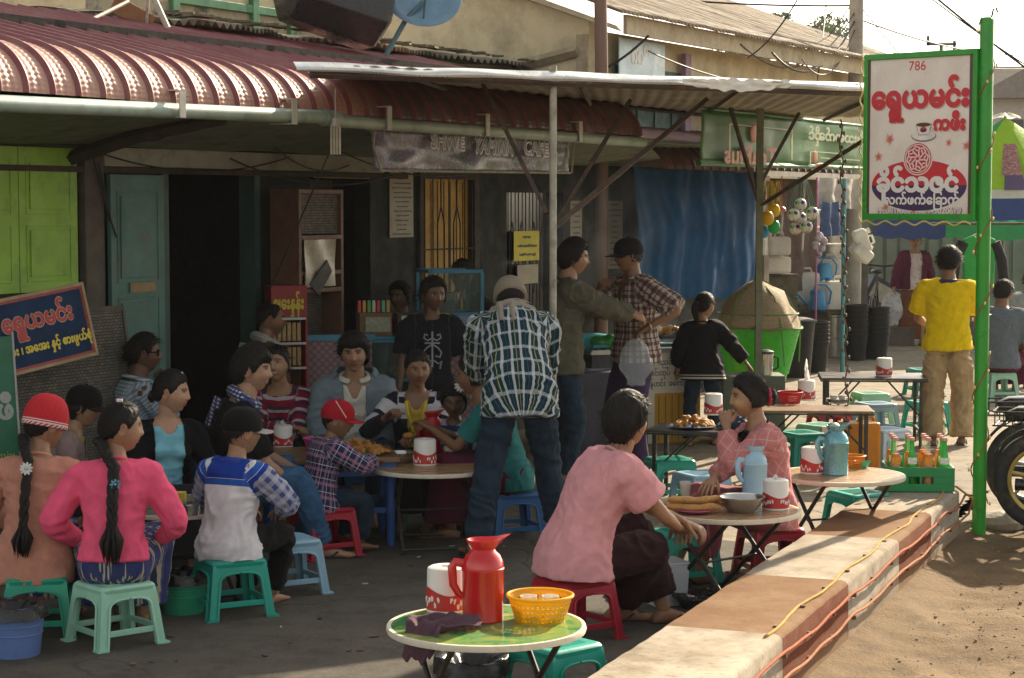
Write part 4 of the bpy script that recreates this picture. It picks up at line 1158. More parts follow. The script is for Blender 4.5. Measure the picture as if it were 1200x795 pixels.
# upper house behind with cream gable wall and long tin roof
so_, _z = FS(690, 60, -.5)
UH = thing('cream_house', 'cream plastered upper house with rusty tin roof and teal shutters behind the awning', 'building', F0, FRZ)
x0 = so_
q = MB(); q.prism([(.5, 2.2), (9, 2.2), (9, 6.6), (.5, 3.62)], x0, x0 + .12, 'yz'); q.bx(x0 + .12, x0 + 9.5, .5, .62, 2.2, 3.55)
q.build('wall', M_cream, UH, smooth=0)
q = MB(); q.tube([(x0 - .03, .6, 3.35), (x0 - .03, 2.3, 3.02), (x0 - .03, 3.6, 2.65)], .055, 4); q.bx(x0 - .03, x0 + .0, .5, .62, 2.2, 3.5); q.bx(x0 - .03, x0 - .001, 1.9, 1.97, 2.2, 3.1); q.bx(x0 - .03, x0 - .001, 3.4, 3.47, 2.2, 3.7)
q.build('timber_brace', mat('weathered_board', (.38, .31, .2), .9, var=.25), UH, smooth=0)
q = MB()
for k in range(3):
 a = x0 + .5 + k * 2.6
 q.bx(a, a + 1.7, .47, .497, 2.4, 3.25)
 for i in range(4): q.bx(a + .06 + i * .41, a + .38 + i * .41, .455, .472, 2.45, 3.2)
q.build('shutter', mat('dark_teal_shutter', (.03, .085, .07), .7, var=.3), UH, smooth=0, bevel=.004)
q = MB(); q.bx(x0 + .12, x0 + 9.6, .16, .20, 3.50, 3.68); q.prism([(.10, 3.50), (.16, 3.56), (9, 6.78), (9, 6.62)], x0 - .16, x0 - .10, 'yz')
q.build('fascia', mat('fascia_board', (.52, .44, .3), .85, var=.2, dirt=(.3, .25, .16)), UH, smooth=0)
rf = MB()
def rff(i, j):
 s = x0 - .25 + 10.0 * i; y = .05 + 3.2 * j
 return (s, y, 3.66 + y * .36 + .018 * math.sin(s * 2 * math.pi / .085) + .012 * noise.noise(Vector((s * 3, y * 2, 0))))
rf.sheet(1000, 8, rff)
rf.build('roof', mat('grey_rust_tin', (.30, .24, .17), .8, var=.35, scale=5, dirt=(.17, .09, .05), dscale=3), UH, smooth=180, recalc=False, solid=.006)
q = MB(); q.bx(x0 + 2.0, x0 + 2.14, .40, .452, 2.2, 3.45); q.build('pillar', mat('mauve_paint', (.30, .18, .24), .7), UH, smooth=0)
a1, z1 = FS(767, 42, .0); a2, z2 = FS(819, 52, .0); _, zb = FS(767, 84, 0)
q = MB(); q.bx(a1, a2, .37, .38, zb - .1, z1)
o = q.build('banner', mat('sky_blue_vinyl', (.42, .60, .68), .4, var=.3, scale=3, dirt=(.8, .85, .85), dscale=5), loc=F0, rz=FRZ, smooth=0); tag(o, 'pale blue vinyl banner under the eave of the cream house', 'banner')
text('၈၈', .22, mat('white_paint', (.8, .8, .78), .5), o, ((a1 + a2) / 2 - .12, .367, zb + .18), bold=.01)
text('ဝင', .16, _MC['white_paint'], o, ((a1 + a2) / 2 + .12, .367, zb + .25), bold=.006)
# awning over the terrace
AW = thing('awning', 'flat sheet-metal awning with silver edge on thin poles over the terrace', 'awning', G(648, 591))
AWl = Matrix.Translation(-Vector(AW.location))
Av = D(345, 79, .73 * FPX / 160); Bv = D(1100, 106, .73 * FPX / 133); Cv = D(1052, 137, .73 * FPX / 102); Dv = W(7.6, .75, 2.73); Ev = W(.55, .74, 2.74)
aw = MB()
def awf(i, j):
 near = Av.lerp(Bv, i)
 far = Ev.lerp(Dv, min(1, i / .8)) if i < .8 else Dv.lerp(Cv, (i - .8) / .2)
 p = near.lerp(far, j); L = (Bv - Av).length
 p.z += .005 * math.sin(i * L * 2 * math.pi / .11) + .03 * noise.noise(Vector((i * 4, j * 3, 0)))
 return AWl @ p
aw.sheet(440, 8, awf)
M_aw = mat('awning_tin', (.34, .29, .22), .6, metal=.0, var=.25, scale=2, dirt=(.2, .14, .09), dscale=1.6, bmp=.1)
aw.build('roof_sheet', M_aw, AW, smooth=180, solid=.008, recalc=False)
ed = MB()
def edf(i, j):
 p = Av.lerp(Bv, i); nrm = Vector((.46, -.88, 0))
 a = -.6 + 2.6 * j
 return AWl @ (p + nrm * (.03 * math.sin(a * 1.2)) + Vector((0, 0, -.055 * j + .03 + .010 * noise.noise(Vector((i * 9, j * 1, 0))))) + nrm * .010 * noise.noise(Vector((i * 14, j * 2, 5))))
ed.sheet(300, 6, edf)
M_sil = mat('silver_flashing', (.62, .63, .62), .3, metal=.75, var=.2, scale=4, bmp=.25, bscale=14)
ed.build('edge_flashing', M_sil, AW, smooth=180, recalc=False)
cr = MB()
def crf(i, j):
 a = D(800, 98, 11.6); b = D(925, 101, 12.0); p = a.lerp(b, i)
 return AWl @ (p + Vector((.02 * noise.noise(Vector((i * 9, j * 4, 8))), -.04, -.07 * j * (.5 + .5 * math.sin(i * 3.1)) + .03 + .02 * noise.noise(Vector((i * 12, j * 3, 1))))))
cr.sheet(60, 6, crf); cr.build('crumpled_foil', mat('white_foil', (.78, .77, .70), .4, var=.12), AW, smooth=180, recalc=False)
M_wpole = mat('worn_white_pole', (.36, .34, .27), .6, var=.3, scale=10, dirt=(.14, .12, .09), dscale=8)
pb = D(648, 300, 11.3)
q = MB(); q.tube([AWl @ Vector((pb.x, pb.y, 0)), AWl @ Vector((pb.x, pb.y, 2.69))], .021, 12); q.build('post', M_wpole, AW)
p2 = D(891, 127, 15.0)
q = MB(); q.bx(-.025, .025, -.025, .025, 0, p2.z, M=AWl @ Matrix.Translation((p2.x, p2.y, 0))); q.build('post', mat('olive_pole', (.13, .14, .085), .7, var=.3), AW, smooth=0)
M_strut = mat('rusty_strut', (.060, .040, .030), .7, var=.4, dirt=(.16, .075, .035), dscale=6)
def strut(a, b, r=.017):
 q = MB(); q.tube([AWl @ a, AWl @ b], r, 4); q.build('strut', M_strut, AW, smooth=0)
strut(D(565, 97, 11.75), D(641, 250, 11.3)); strut(D(648, 268, 11.32), D(828, 117, 13.8), .022); strut(D(648, 265, 11.34), D(738, 118, 13.7))
strut(D(856, 126, 14.9), D(889, 238, 15.0)); strut(D(936, 133, 15.7), D(893, 212, 15.0)); strut(D(1098, 110, 12.8), D(893, 240, 14.97))
q = MB(); q.tube([AWl @ Av.lerp(Bv, .02) - Vector((0, 0, .035)), AWl @ Av.lerp(Bv, .98) - Vector((0, 0, .035))], .02, 4); q.tube([AWl @ (Ev.lerp(Dv, .02) + Vector((0, 0, -.02))), AWl @ (Dv + Vector((0, 0, -.02)))], .02, 4)
for k in (.15, .4, .65, .9): q.tube([AWl @ (Vector(awf(k, .01)) - Vector(AWl.translation) - Vector((0, 0, .04))), AWl @ (Vector(awf(k, .97)) - Vector(AWl.translation) - Vector((0, 0, .04)))], .016, 4)
q.build('beam', M_strut, AW, smooth=0)
pp = W(5.5, .12)
q = MB(); q.tube([(0, 0, 0), (0, 0, 3.0)], .062, 14); q.tube([(0, 0, 3.0), (-.03, 0, 4.6)], .058, 14)
o = q.build('post', mat('rust_brown_pipe', (.17, .10, .075), .6, var=.2, scale=4, stretch=(1, 1, .3)), loc=pp); tag(o, 'thick rust-brown post standing at the cafe front and rising above the awning', 'post')
# utility pole and overhead cables
up_ = D(1000, 300, 24.5); up_.z = 0
UP = thing('utility_pole', 'concrete utility pole rising behind the shop goods beside the red sign', 'pole', up_)
q = MB(); q.tube([(0, 0, 0), (-.0, 0, 5.2)], [.105, .085], 16); q.build('pole', mat('pole_concrete', (.36, .33, .28), .9, var=.2, scale=5, dirt=(.2, .18, .15)), UP)
q = MB(); q.bx(-.5, .5, -.05, .05, 4.85, 4.93); q.build('crossarm', M_post, UP, smooth=0)
ux, uy = up_.x, up_.y
def dq(px, py, d): v = D(px, py, d); return (v.x, v.y, v.z)
WR = [((ux, uy, 4.35), dq(520, -40, 26), .15), ((ux, uy, 4.45), dq(780, 200, 70), .9), ((ux, uy, 4.3), dq(868, 52, 21), .45), ((ux, uy, 4.2), dq(905, 62, 21.5), .4), ((ux, uy, 4.1), dq(940, 70, 22), .35), ((ux, uy, 4.4), dq(1300, 250, 60), .8), ((ux, uy, 4.2), dq(1230, 62, 40), .2), ((ux, uy, 3.9), dq(1250, 75, 40), .2), (dq(1080, -10, 22), dq(1290, 130, 22), .05), (dq(1088, -10, 22), dq(1290, 140, 22), .05), (dq(940, -10, 19), dq(876, 68, 19), .08), (dq(970, -10, 30), dq(958, 95, 23), .02), (dq(600, 78, 18.5), dq(760, 42, 18.8), .25), (dq(760, 60, 18.9), dq(980, 100, 22), .15)]
for i, (a, b, sg) in enumerate(WR):
 q = MB(); sagwire(q, a, b, sg, .008 if i % 3 else .013, 24); o = q.build('overhead_wire', M_iron)
 tag(o, 'thin black overhead wire strung by the concrete utility pole against the pale sky', 'wire', 'overhead wires at the utility pole')
an = D(1103, 52, 60); q = MB(); q.tube([(0, 0, 0), (0, 0, an.z)], .06, 6); q.box((0, 0, an.z), (.9, .08, .08)); q.box((0, 0, an.z - .25), (.6, .08, .08)); q.box((-.4, 0, an.z + .1), (.08, .08, .3)); q.box((.4, 0, an.z - .1), (.08, .08, .4))
tag(q.build('antenna', M_post, loc=(an.x, an.y, 0)), 'small distant antenna mast above the red sign', 'antenna')
# far end of the lane
M_far = mat('far_plaster', (.42, .38, .33), .9, var=.15)
fb = D(1165, 240, 62); FB = thing('far_house', 'hazy grey two-storey house at the far end of the lane', 'house', (fb.x, fb.y, 0), R(-12))
q = MB(); q.bx(-.3, 9, 0, 7, 0, 5.2); q.build('wall', M_far, FB, smooth=0)
q = MB(); q.prism([(-.8, 5.2), (9.6, 5.2), (7, 6.3), (1.2, 6.3)], -.6, 7.4, 'xz'); q.build('roof', mat('far_roof', (.22, .19, .17), .9), FB, smooth=0)
for i in range(4):
 for z in (1.6, 3.3, 4.1):
  q = MB(); q.bx(.2 + i * 1.0, .85 + i * 1.0, -.03, .0, z, z + .45); q.build('window', mat('far_dark', (.05, .05, .05), .5), FB, smooth=0)
fb2 = D(1195, 150, 80); q = MB(); q.bx(-1, 14, 0, 6, 0, 6.4); q.prism([(-2, 6.4), (15, 6.4), (13, 7.4), (0, 7.4)], -1, 7, 'xz'); tag(q.build('far_house', M_far, loc=(fb2.x - 3.5, fb2.y, 0), smooth=0), 'long hazy house roof behind the grey two-storey house', 'house')
q = MB(); q.bx(0, 2.6, 0, 2, 0, 2.5); q.bx(2.6, 3.0, .3, 2, 0, 2.4)
for i in range(12): q.bx(.05 + i * .21, .2 + i * .21, -.03, 0, .1, 2.3)
fs_ = D(1003, 240, 30); o = q.build('shed', mat('teal_shed', (.17, .22, .19), .8, var=.25, scale=2), loc=(fs_.x, fs_.y, 0), rz=R(-5), smooth=0); tag(o, 'faded teal plank shed behind the bicycle at the end of the lane', 'shed')
fs_ = D(1090, 240, 36); q = MB(); q.bx(0, 6, 0, 3, 0, 2.3); q.bx(-.3, 6.3, -.6, 3, 2.3, 2.4)
for i in range(26): q.bx(.02 + i * .23, .12 + i * .23, -.04, 0, 0, 2.25)
tag(q.build('shed', mat('grey_slat', (.27, .24, .20), .9, var=.3, scale=2), loc=(fs_.x, fs_.y, 0), smooth=0), 'long grey slatted shed behind the woman with the plastic bag', 'shed')
# SIGNS
M_gpaint = mat('green_enamel', (.025, .30, .025), .32, var=.15, scale=5, dirt=(.05, .16, .03), dscale=6, dthr=(.58, .75), bmp=.08)
M_white = mat('sign_white', (.86, .79, .70), .45, var=.05, scale=2, dirt=(.66, .56, .48), dscale=2.5, dthr=(.45, .8))
M_sred = mat('sign_red', (.60, .025, .035), .45, var=.08); M_navy = mat('sign_navy', (.055, .025, .10), .45, var=.08)
M_lw = mat('letter_white', (.80, .78, .74), .45, var=.03); M_shadow = mat('letter_grey_pink', (.52, .42, .38), .5)
sp = thing('sign_board', 'upright white cafe sign with red Burmese lettering and red-navy oval on a green post', 'sign', post_b)
q = MB(); q.cyl((0, 0, -.05), (0, 0, 2.965), .040, n=20); q.ell((0, 0, 2.965), (.04, .04, .012), 16, 6); q.build('post', M_gpaint, sp)
q = MB(); q.tube([(.02, 0, 2.95), (.035, 0, 3.02), (.05, 0, 3.03), (.06, 0, 3.0)], .006, 6); q.build('hook', M_iron, sp)
SL = D(1015, 160, 11.93); SR = D(1147, 160, 11.41); srz = math.atan2(SR.y - SL.y, SR.x - SL.x); SWd = (Vector((SR.x, SR.y)) - Vector((SL.x, SL.y))).length
zt = D(1147, 57, 11.41).z; zb = D(1147, 258, 11.41).z
bd = MB(); sc_ = (SL + SR) / 2 - post_b; hw = SWd / 2; H_ = zt - zb
bd_o = thing('board', None, None, (sc_.x, sc_.y, zb)); bd_o.parent = sp; bd_o.rotation_euler = (0, 0, srz)
bpy.data.objects.remove(bd_o)
q = MB(); q.bx(-hw + .02, hw - .02, -.02, .02, .02, H_ - .02); pan = q.build('panel', M_white, sp, loc=(sc_.x, sc_.y, zb), rz=srz, smooth=0)
fr = MB(); fr.bx(-hw, -hw + .028, -.035, .035, 0, H_); fr.bx(hw - .028, hw, -.035, .035, 0, H_); fr.bx(-hw + .028, hw - .028, -.035, .035, 0, .035); fr.bx(-hw + .028, hw - .028, -.035, .035, H_ - .035, H_); fr.bx(hw, hw + .045, -.012, .012, H_ - .16, H_ - .12); fr.bx(hw, hw + .045, -.012, .012, .10, .14)
fr.build('frame', M_gpaint, pan, smooth=0, bevel=.004)
for a_, b_ in ((hw - .05, hw - .028), (-hw + .028, -hw + .04)): fr = MB(); fr.bx(a_, b_, -.026, -.0205, .035, H_ - .035); fr.build('inner_strip', mat('dark_brown_trim', (.10, .05, .04), .5), pan, smooth=0)
yb = -.0215
def stext(b, size, m, u, v, bold=0, sx=1, dy=0): # u 0..1 across, v 0..1 down
 return text(b, size, m, pan, (-hw + u * SWd, yb - dy, H_ * (1 - v)), bold=bold, sx=sx)
text('786', .080, M_sred, pan, (-.02, yb, H_ * .915), sx=1.0, bold=.0)
for dx, dz, m, dy, bo in ((.006, -.006, M_shadow, 0, .012), (0, 0, M_sred, .0016, .012)):
 text('ေရွှယမင်း', .172, m, pan, (dx, yb - dy, H_ * .725 + dz), bold=bo * .8, sx=.94)
 text('ကဖီး', .105, m, pan, (.20 + dx, yb - dy, H_ * .565 + dz), bold=bo * .6, sx=.95)
def disc(m, x, z, rx, rz_, dy, n=40, up=None, name='emblem', a0=0, a1=360):
 q = MB(); pts = [(x + rx * math.cos(R(a0 + (a1 - a0) * i / n)), z + rz_ * math.sin(R(a0 + (a1 - a0) * i / n))) for i in range(n + (0 if a1 - a0 == 360 else 1))]
 q.prism(pts, yb - dy - .0012, yb - dy); return q.build(name, m, pan, smooth=0)
oz = H_ * .205; ox = -.0
disc(M_lw, ox, oz, .332, .158, 0); disc(M_sred, ox, oz, .322, .150, .0014, a0=0, a1=180); disc(M_navy, ox, oz, .322, .150, .0014, a0=180, a1=360)
cz = H_ * .365; disc(M_lw, -.005, cz, .099, .099, .003); disc(M_sred, -.005, cz, .092, .092, .0045)
q = MB()
for i in range(8):
 a = i * math.pi / 4
 P = [(-.005 + r_ * math.cos(a + t_), yb - .0065, cz + r_ * math.sin(a + t_)) for r_, t_ in ((.012, 0), (.035, .55), (.06, .62), (.074, .2), (.066, -.2), (.045, -.15), (.05, .2), (.06, .28))]
 q.tube(P, .0045, 6, flat=1)
q.tube([(-.005 + .083 * math.cos(i * math.pi / 20), yb - .0065, cz + .083 * math.sin(i * math.pi / 20)) for i in range(40)], .003, 6, closed=True)
q.build('emblem', M_lw, pan)
text('ခိုင်သဇင်', .145, M_lw, pan, (-.01, yb - .003, H_ * .215), bold=.008, sx=1.02)
text('လက်ဖက်ေြခာက်', .072, M_lw, pan, (.02, yb - .003, H_ * .115), bold=.003)
text('Ph:081-60691. 09-5020679', .052, mat('letter_maroon_white', (.70, .62, .60), .5), pan, (0, yb - .001, H_ * .052), bold=.003, sx=1.02)
for dx in (.003,): text('Ph:081-60691. 09-5020679', .052, mat('letter_plum', (.24, .08, .10), .5), pan, (dx, yb, H_ * .049), bold=.005, sx=1.02)
M_cup = mat('cup_cream', (.80, .76, .70), .4); M_cof = mat('coffee', (.10, .04, .02), .3)
disc(mat('cup_shade', (.22, .15, .11), .5), .03, H_ * .50, .084, .035, 0); q = MB(); q.prism([(.03 - .053, H_ * .570), (.03 + .053, H_ * .570), (.03 + .039, H_ * .503), (.03 - .034, H_ * .503)], yb - .0022, yb - .0012); q.build('cup_picture', _MC['cup_shade'], pan, smooth=0); disc(M_cup, .03, H_ * .504, .080, .031, .001)
q = MB(); q.prism([(.03 - .048, H_ * .565), (.03 + .048, H_ * .565), (.03 + .035, H_ * .508), (.03 - .030, H_ * .508)], yb - .0036, yb - .0024); q.tube([(.076, yb - .003, H_ * .556), (.098, yb - .003, H_ * .555), (.092, yb - .003, H_ * .53), (.068, yb - .003, H_ * .522)], .004, 6); q.build('cup_picture', M_cup, pan, smooth=0)
disc(M_cof, .03, H_ * .566, .048, .012, .004); disc(M_sred, .03, H_ * .537, .022, .016, .004); disc(M_navy, .03, H_ * .53, .020, .009, .0053)
for i, (u, v, r_) in enumerate(((.235, .515, .035), (.76, .545, .024), (.915, .565, .032), (.135, .62, .030), (.97, .83, .022), (.21, .93, .034), (.83, .865, .02), (.95, .94, .024), (.46, .945, .024))):
 q = MB(); pts = []
 for k in range(24): rr = r_ * (1 if k % 2 == 0 else .45) * (1 + .2 * math.sin(k * 5 + i)); pts.append((-hw + u * SWd + rr * math.cos(k * math.pi / 12), H_ * (1 - v) + rr * math.sin(k * math.pi / 12)))
 q.prism(pts, yb - .0008 - .0001 * i, yb); q.build('flower_print', mat('flower_red', (.74, .22, .22), .5, var=.3, scale=30), pan, smooth=0)
 q = MB(); q.prism([(-hw + u * SWd + r_ * .3 * math.cos(k * math.pi / 6), H_ * (1 - v) + r_ * .3 * math.sin(k * math.pi / 6)) for k in range(12)], yb - .002, yb - .0009); q.build('flower_print', mat('flower_heart', (.45, .22, .05), .5), pan, smooth=0)
q = MB(); P = []
for i in range(260):
 z = .15 + i * .0109; a = i * .16; P.append((.046 * math.cos(a) if z > .4 else .05 * math.cos(a), .046 * math.sin(a), z))
q.tube(P, .004, 5); q.build('light_wire', mat('wire_red_brown', (.30, .10, .05), .6), sp)
for i in range(0, 260, 9):
 p = P[i]; q = MB(); q.ell((p[0] * 1.25, p[1] * 1.25, p[2]), (.007, .007, .011), 6, 5); q.build('light_bulb', mat('bulb_yellow', (.75, .60, .18), .3), sp)
q = MB(); PL = []
for i in range(60): PL.append((-hw - .012 + .010 * math.sin(i * 1.1), -.04, H_ * 1.0 - H_ * 1.05 * i / 60))
for i in range(40): PL.append((-hw + SWd * i / 40, -.04, -.02 + .012 * math.sin(i * .9)))
q.tube(PL, .005, 5); q.build('light_wire', mat('wire_yellow', (.62, .50, .12), .5), pan)
cp = D(985, 150, 13.6)
q = MB(); P = [D(985 + .06 * (i * 8) * .4, 140 + i * 8.2, 13.6) for i in range(46)]; P = [p + Vector((.012 * math.sin(i * 1.3), 0, 0)) for i, p in enumerate(P)]
q.tube(P, .006, 5)
for i in range(1, 46, 1): q.ell(P[i] + Vector((.014 * (-1) ** i, -.01, 0)), (.010, .010, .016), 6, 5)
tag(q.build('string_light', mat('dark_cord_bulbs', (.10, .07, .04), .5)), 'dark cord of small bulbs hanging straight down from the awning corner', 'string light')
# cafe banner
b0, zb0 = FS(437, 146, 1.0); b1, zb1 = FS(668, 157, 1.0); _, zl0 = FS(437, 200, 1.0); _, zl1 = FS(664, 203, 1.0)
def ban_mat():
 m, t, p = _new('banner_flowers')
 co = coord(t)
 v = node(t, 'TexVoronoi'); v.inputs['Scale'].default_value = 28; t.links.new(co, v.inputs['Vector'])
 n = noise_tex(t, co, 3.5, 4); n2 = noise_tex(t, co, 40, 5, .7)
 c = mixc(t, ramp(t, n, .45, .6), (.11, .085, .15), (.05, .095, .05))
 c = mixc(t, mth(t, 'MULTIPLY', ramp(t, n2, .5, .65), .7), c, (.40, .34, .46))
 c = mixc(t, mth(t, 'LESS_THAN', v.outputs['Distance'], .22), c, (.22, .14, .24))
 t.links.new(c, p.inputs['Base Color']); p.inputs['Roughness'].default_value = .35
 bump(t, p, noise_tex(t, co, 5, 3), .3, .03); return m
q = MB(); Lb = b1 - b0
def banf(i, j):
 z = zb0 + (zb1 - zb0) * i; zl = zl0 + (zl1 - zl0) * i
 return (b0 + Lb * i - .02 * (1 - j), -1.0 - .015 * math.sin(i * 17) * j - .02 * noise.noise(Vector((i * 8, j * 3, 2))), z + (zl - z) * j)
q.sheet(90, 14, banf)
CBn = q.build('banner', ban_mat(), loc=F0, rz=FRZ, smooth=180, recalc=False, solid=.003); tag(CBn, 'dark flower-patterned vinyl banner with the SHWE YAMINN CAFE lettering under the gutter', 'banner')
M_bl = mat('banner_letter', (.015, .013, .016), .4); M_bl2 = mat('banner_outline', (.72, .68, .66), .4)
zc = (zb0 * .70 + zl0 * .30)
for m, bo, dy in ((M_bl2, .011, -1.043), (M_bl, .002, -1.046)):
 text('SHWE', .155, m, CBn, (b0 + Lb * .315, dy, zc), (0, R(1), 0), bo, 1.05)
 text('YAMINN', .155, m, CBn, (b0 + Lb * .545, dy, zc - .02), (0, R(1), 0), bo, .95, slant=.3)
 text('CAFE', .155, m, CBn, (b0 + Lb * .775, dy, zc - .015), (0, R(1), 0), bo, 1.05)
q = MB(); q.tube([(b0 - .02, -1.03, zb0 + .05), (b0 - .04, -1.03, zl0 + .15), (b0 + .05, -1.03, zl0)], .010, 6); q.tube([(b1 + .02, -1.03, zb1), (b1 - .03, -1.03, zl1)], .010, 6); q.tube([(b0 + .05, -1.02, zl0), (b1 - .03, -1.02, zl1)], .009, 6)
q.build('rope', M_wpole, CBn)
# green banner under the awning
gl = D(822, 128, 15.9); gr = D(1040, 152, 20.4); glz = D(822, 190, 15.9).z; grz = D(1040, 197, 20.4).z
gv = Vector((gr.x - gl.x, gr.y - gl.y, 0)); gL = gv.length; grz_ = math.atan2(gv.y, gv.x)
q = MB()
q.sheet(60, 10, lambda i, j: (gL * i, .02 * math.sin(i * 23) * j + .02 * noise.noise(Vector((i * 6, j * 2, 0))), (gl.z + (gr.z - gl.z) * i) * (1 - j) + (glz + (grz - glz) * i) * j))
GB = q.build('banner', mat('green_vinyl', (.15, .36, .13), .45, var=.2, scale=2, dirt=(.25, .42, .17), dscale=2, tl=.55), loc=(gl.x, gl.y, 0), rz=grz_, smooth=180, recalc=False, solid=.003)
tag(GB, 'wide green advertising banner with mirrored orange lettering below the awning', 'banner')
M_or = mat('banner_orange', (.62, .20, .08), .5, tl=.4); M_pal = mat('banner_pale', (.62, .66, .45), .5, tl=.4); M_dg = mat('banner_dark_green', (.03, .14, .05), .5, tl=.3)
def gt(b, sz, m, u, v, sx=-1, bold=.006): return text(b, sz, m, GB, (gL * u, -.045, gl.z + (gr.z - gl.z) * u - v * .45), bold=bold, sx=sx)
gt('TeaPlus', .21, M_or, .20, .80, -1.9); gt('စားသောက်ဆိုင်', .12, M_pal, .66, .30, -2.2); gt('လိမ္မော်', .16, M_pal, .90, .34, -2.3)
q = MB()
for (u, v, w_, h_) in ((.10, .22, .30, .02), (.10, .22, .006, .7), (.40, .22, .006, .6), (.50, .62, .18, .02), (.50, .62, .006, .33), (.68, .62, .006, .2), (.56, .74, .24, .02)):
 zt_ = gl.z + (gr.z - gl.z) * (u + w_ / 2) - v * .45; q.bx(gL * u, gL * (u + w_), -.042, -.036, zt_ - h_ * .45, zt_)
for k in range(8):
 zt_ = gl.z + .04 - (.50 + k * .055) * .45; q.bx(gL * .87, gL * .99, -.042, -.036, zt_ - .008, zt_)
q.build('print', M_pal, GB, smooth=0)
q = MB(); q.ell((gL * .215, -.04, gl.z - .16), (.09, .006, .08), 12, 8); q.ell((gL * .53, -.04, gl.z - .33), (.07, .006, .06), 12, 8); q.ell((gL * .57, -.04, gl.z - .40), (.2, .006, .02), 12, 8); q.build('print', M_or, GB)
q = MB(); q.tube([(-.05, 0, glz - .01), (gL + .05, 0, grz - .01)], .025, 6); q.tube([(-.05, 0, gl.z + .01), (gL + .05, 0, gr.z + .01)], .014, 6); q.build('rail', mat('rail_green', (.04, .16, .05), .5), GB)
q = MB(); q.sheet(60, 3, lambda i, j: (gL * i, .03, (gl.z + (gr.z - gl.z) * i) + .01 + .17 * j)); q.build('top_strip', mat('tan_cloth', (.40, .34, .20), .8, tl=.3), GB, smooth=180)
q = MB(); q.bx(gL * .3, gL * .98, .02, .05, glz - .09, glz - .045); q.build('pale_rail', mat('pale_rail', (.55, .5, .42), .6), GB, smooth=0)
# leaning blue signboard, green board, woven mat
def lean_board(name, label, p0, p1, zb, zt, lean, m, th=.02):
 """board standing between two ground points, leaning back onto the wall"""
 v = p1 - p0; rz = math.atan2(v.y, v.x); t = thing(name, label, 'sign' if name != 'woven_mat' else 'mat', (p0.x, p0.y, 0), rz)
 return t, v.length, rz
bs = D(2, 390, 11.0)
bl = W(-1.78 - .55, .52); BS = thing('sign_board', 'leaning blue signboard with red and yellow Burmese lettering beside the teal door', 'sign', D(20, 410, 10.55), 0)
BS.location.z = 0
A0 = D(3, 350, 10.35); A1 = D(122, 349, 10.95); z0 = D(20, 437, 10.4).z; z1 = D(3, 357, 10.35).z
vx = (Vector((A1.x, A1.y, 0)) - Vector((A0.x, A0.y, 0))); bw = vx.length; BS.location = (A0.x, A0.y, 0); BS.rotation_euler = (R(-9), 0, math.atan2(vx.y, vx.x))
roll = R(8)
def BM(x, y, z): return Matrix.Rotation(-roll * .55, 3, 'Y') @ Vector((x, y, z))
q = MB(); hB = .385; zB = z0 - .02
BMat = Matrix.Translation((.08, 0, zB)) @ Matrix.Rotation(-R(7.0), 4, 'Y')
q.box((bw / 2, 0, hB / 2), (bw, .018, hB), M=BMat); bp_ = q.build('panel', mat('board_blue', (.006, .030, .085), .7, var=.3, scale=4, dirt=(.012, .04, .085), spec=.2), BS, smooth=0)
q = MB()
for b in ((0, bw, -.014, .0, -.02, .0), (0, bw, -.014, 0, hB, hB + .02), (-.02, 0, -.014, 0, -.02, hB + .02), (bw, bw + .02, -.014, 0, -.02, hB + .02)): q.bx(b[0], b[1], b[2] - .005, b[3] + .012, b[4], b[5], M=BMat)
q.build('frame', mat('tan_wood_frame', (.34, .24, .14), .7, var=.25), BS, smooth=0, bevel=.003)
q = MB()
for b in ((.0, bw, 0, .014), (.0, bw, hB - .014, hB), (.0, .014, .014, hB - .014), (bw - .014, bw, .014, hB - .014)): q.bx(b[0], b[1], -.0115, -.0092, b[2], b[3], M=BMat)
q.build('border', mat('board_red', (.30, .03, .02), .5), BS, smooth=0)
def bt(b, sz, m, u, v, bold, sx, dy):
 o = text(b, sz, m, BS, (0, 0, 0), bold=bold, sx=sx); o.matrix_local = BMat @ Matrix.Translation((bw * u, -.012 - dy, hB * v)); return o
for m, bo, dy in ((mat('letter_tan', (.48, .36, .24), .5), .009, 0), (mat('letter_red', (.42, .03, .03), .5), .005, .0018)):
 bt('ေရွှယမင်း', .128, m, .50, .66, bo, 1.0, dy)
bt('ကေဖး ၊ အေအး နှင့် စားဖွယ်စုံ', .062, mat('letter_yellow', (.66, .52, .04), .5), .52, .27, .003, .92, .001)
wm = MB(); m0 = D(-40, 420, 10.9)
def weave_mat():
 m, t, p = _new('woven_bamboo'); co = coord(t)
 b = node(t, 'TexBrick'); b.inputs['Scale'].default_value = 14; b.inputs['Color1'].default_value = (.17, .15, .12, 1); b.inputs['Color2'].default_value = (.11, .10, .085, 1); b.inputs['Mortar'].default_value = (.04, .035, .03, 1); b.inputs['Mortar Size'].default_value = .03
 mp = node(t, 'Mapping'); mp.inputs['Rotation'].default_value = (R(90), 0, 0); t.links.new(co, mp.inputs['Vector']); t.links.new(mp.outputs[0], b.inputs['Vector'])
 f = noise_tex(t, co, 20, 5); c = mixc(t, .5, b.outputs['Color'], ramp(t, f, .3, .7, (.3, .3, .3), (.7, .7, .7)), 'OVERLAY'); t.links.new(c, p.inputs['Base Color']); p.inputs['Roughness'].default_value = .9
 bump(t, p, b.outputs['Fac'], .5, .01); return m
wm.bx(0, 1.25, -.01, .01, .02, 1.28)
WMo = wm.build('woven_mat', weave_mat(), loc=W(-2.35, .42), smooth=0); WMo.rotation_euler = (R(-9), 0, FRZ); tag(WMo, 'grey woven bamboo panel leaning on the wall behind the blue signboard', 'mat')
q = MB(); q.bx(0, .02, -.02, .02, 0, 1.3); q.bx(1.25, 1.27, -.02, .02, 0, 1.3); q.bx(.0, 1.25, -.02, .02, 1.28, 1.31); q.build('edge_rail', M_post, WMo, smooth=0)
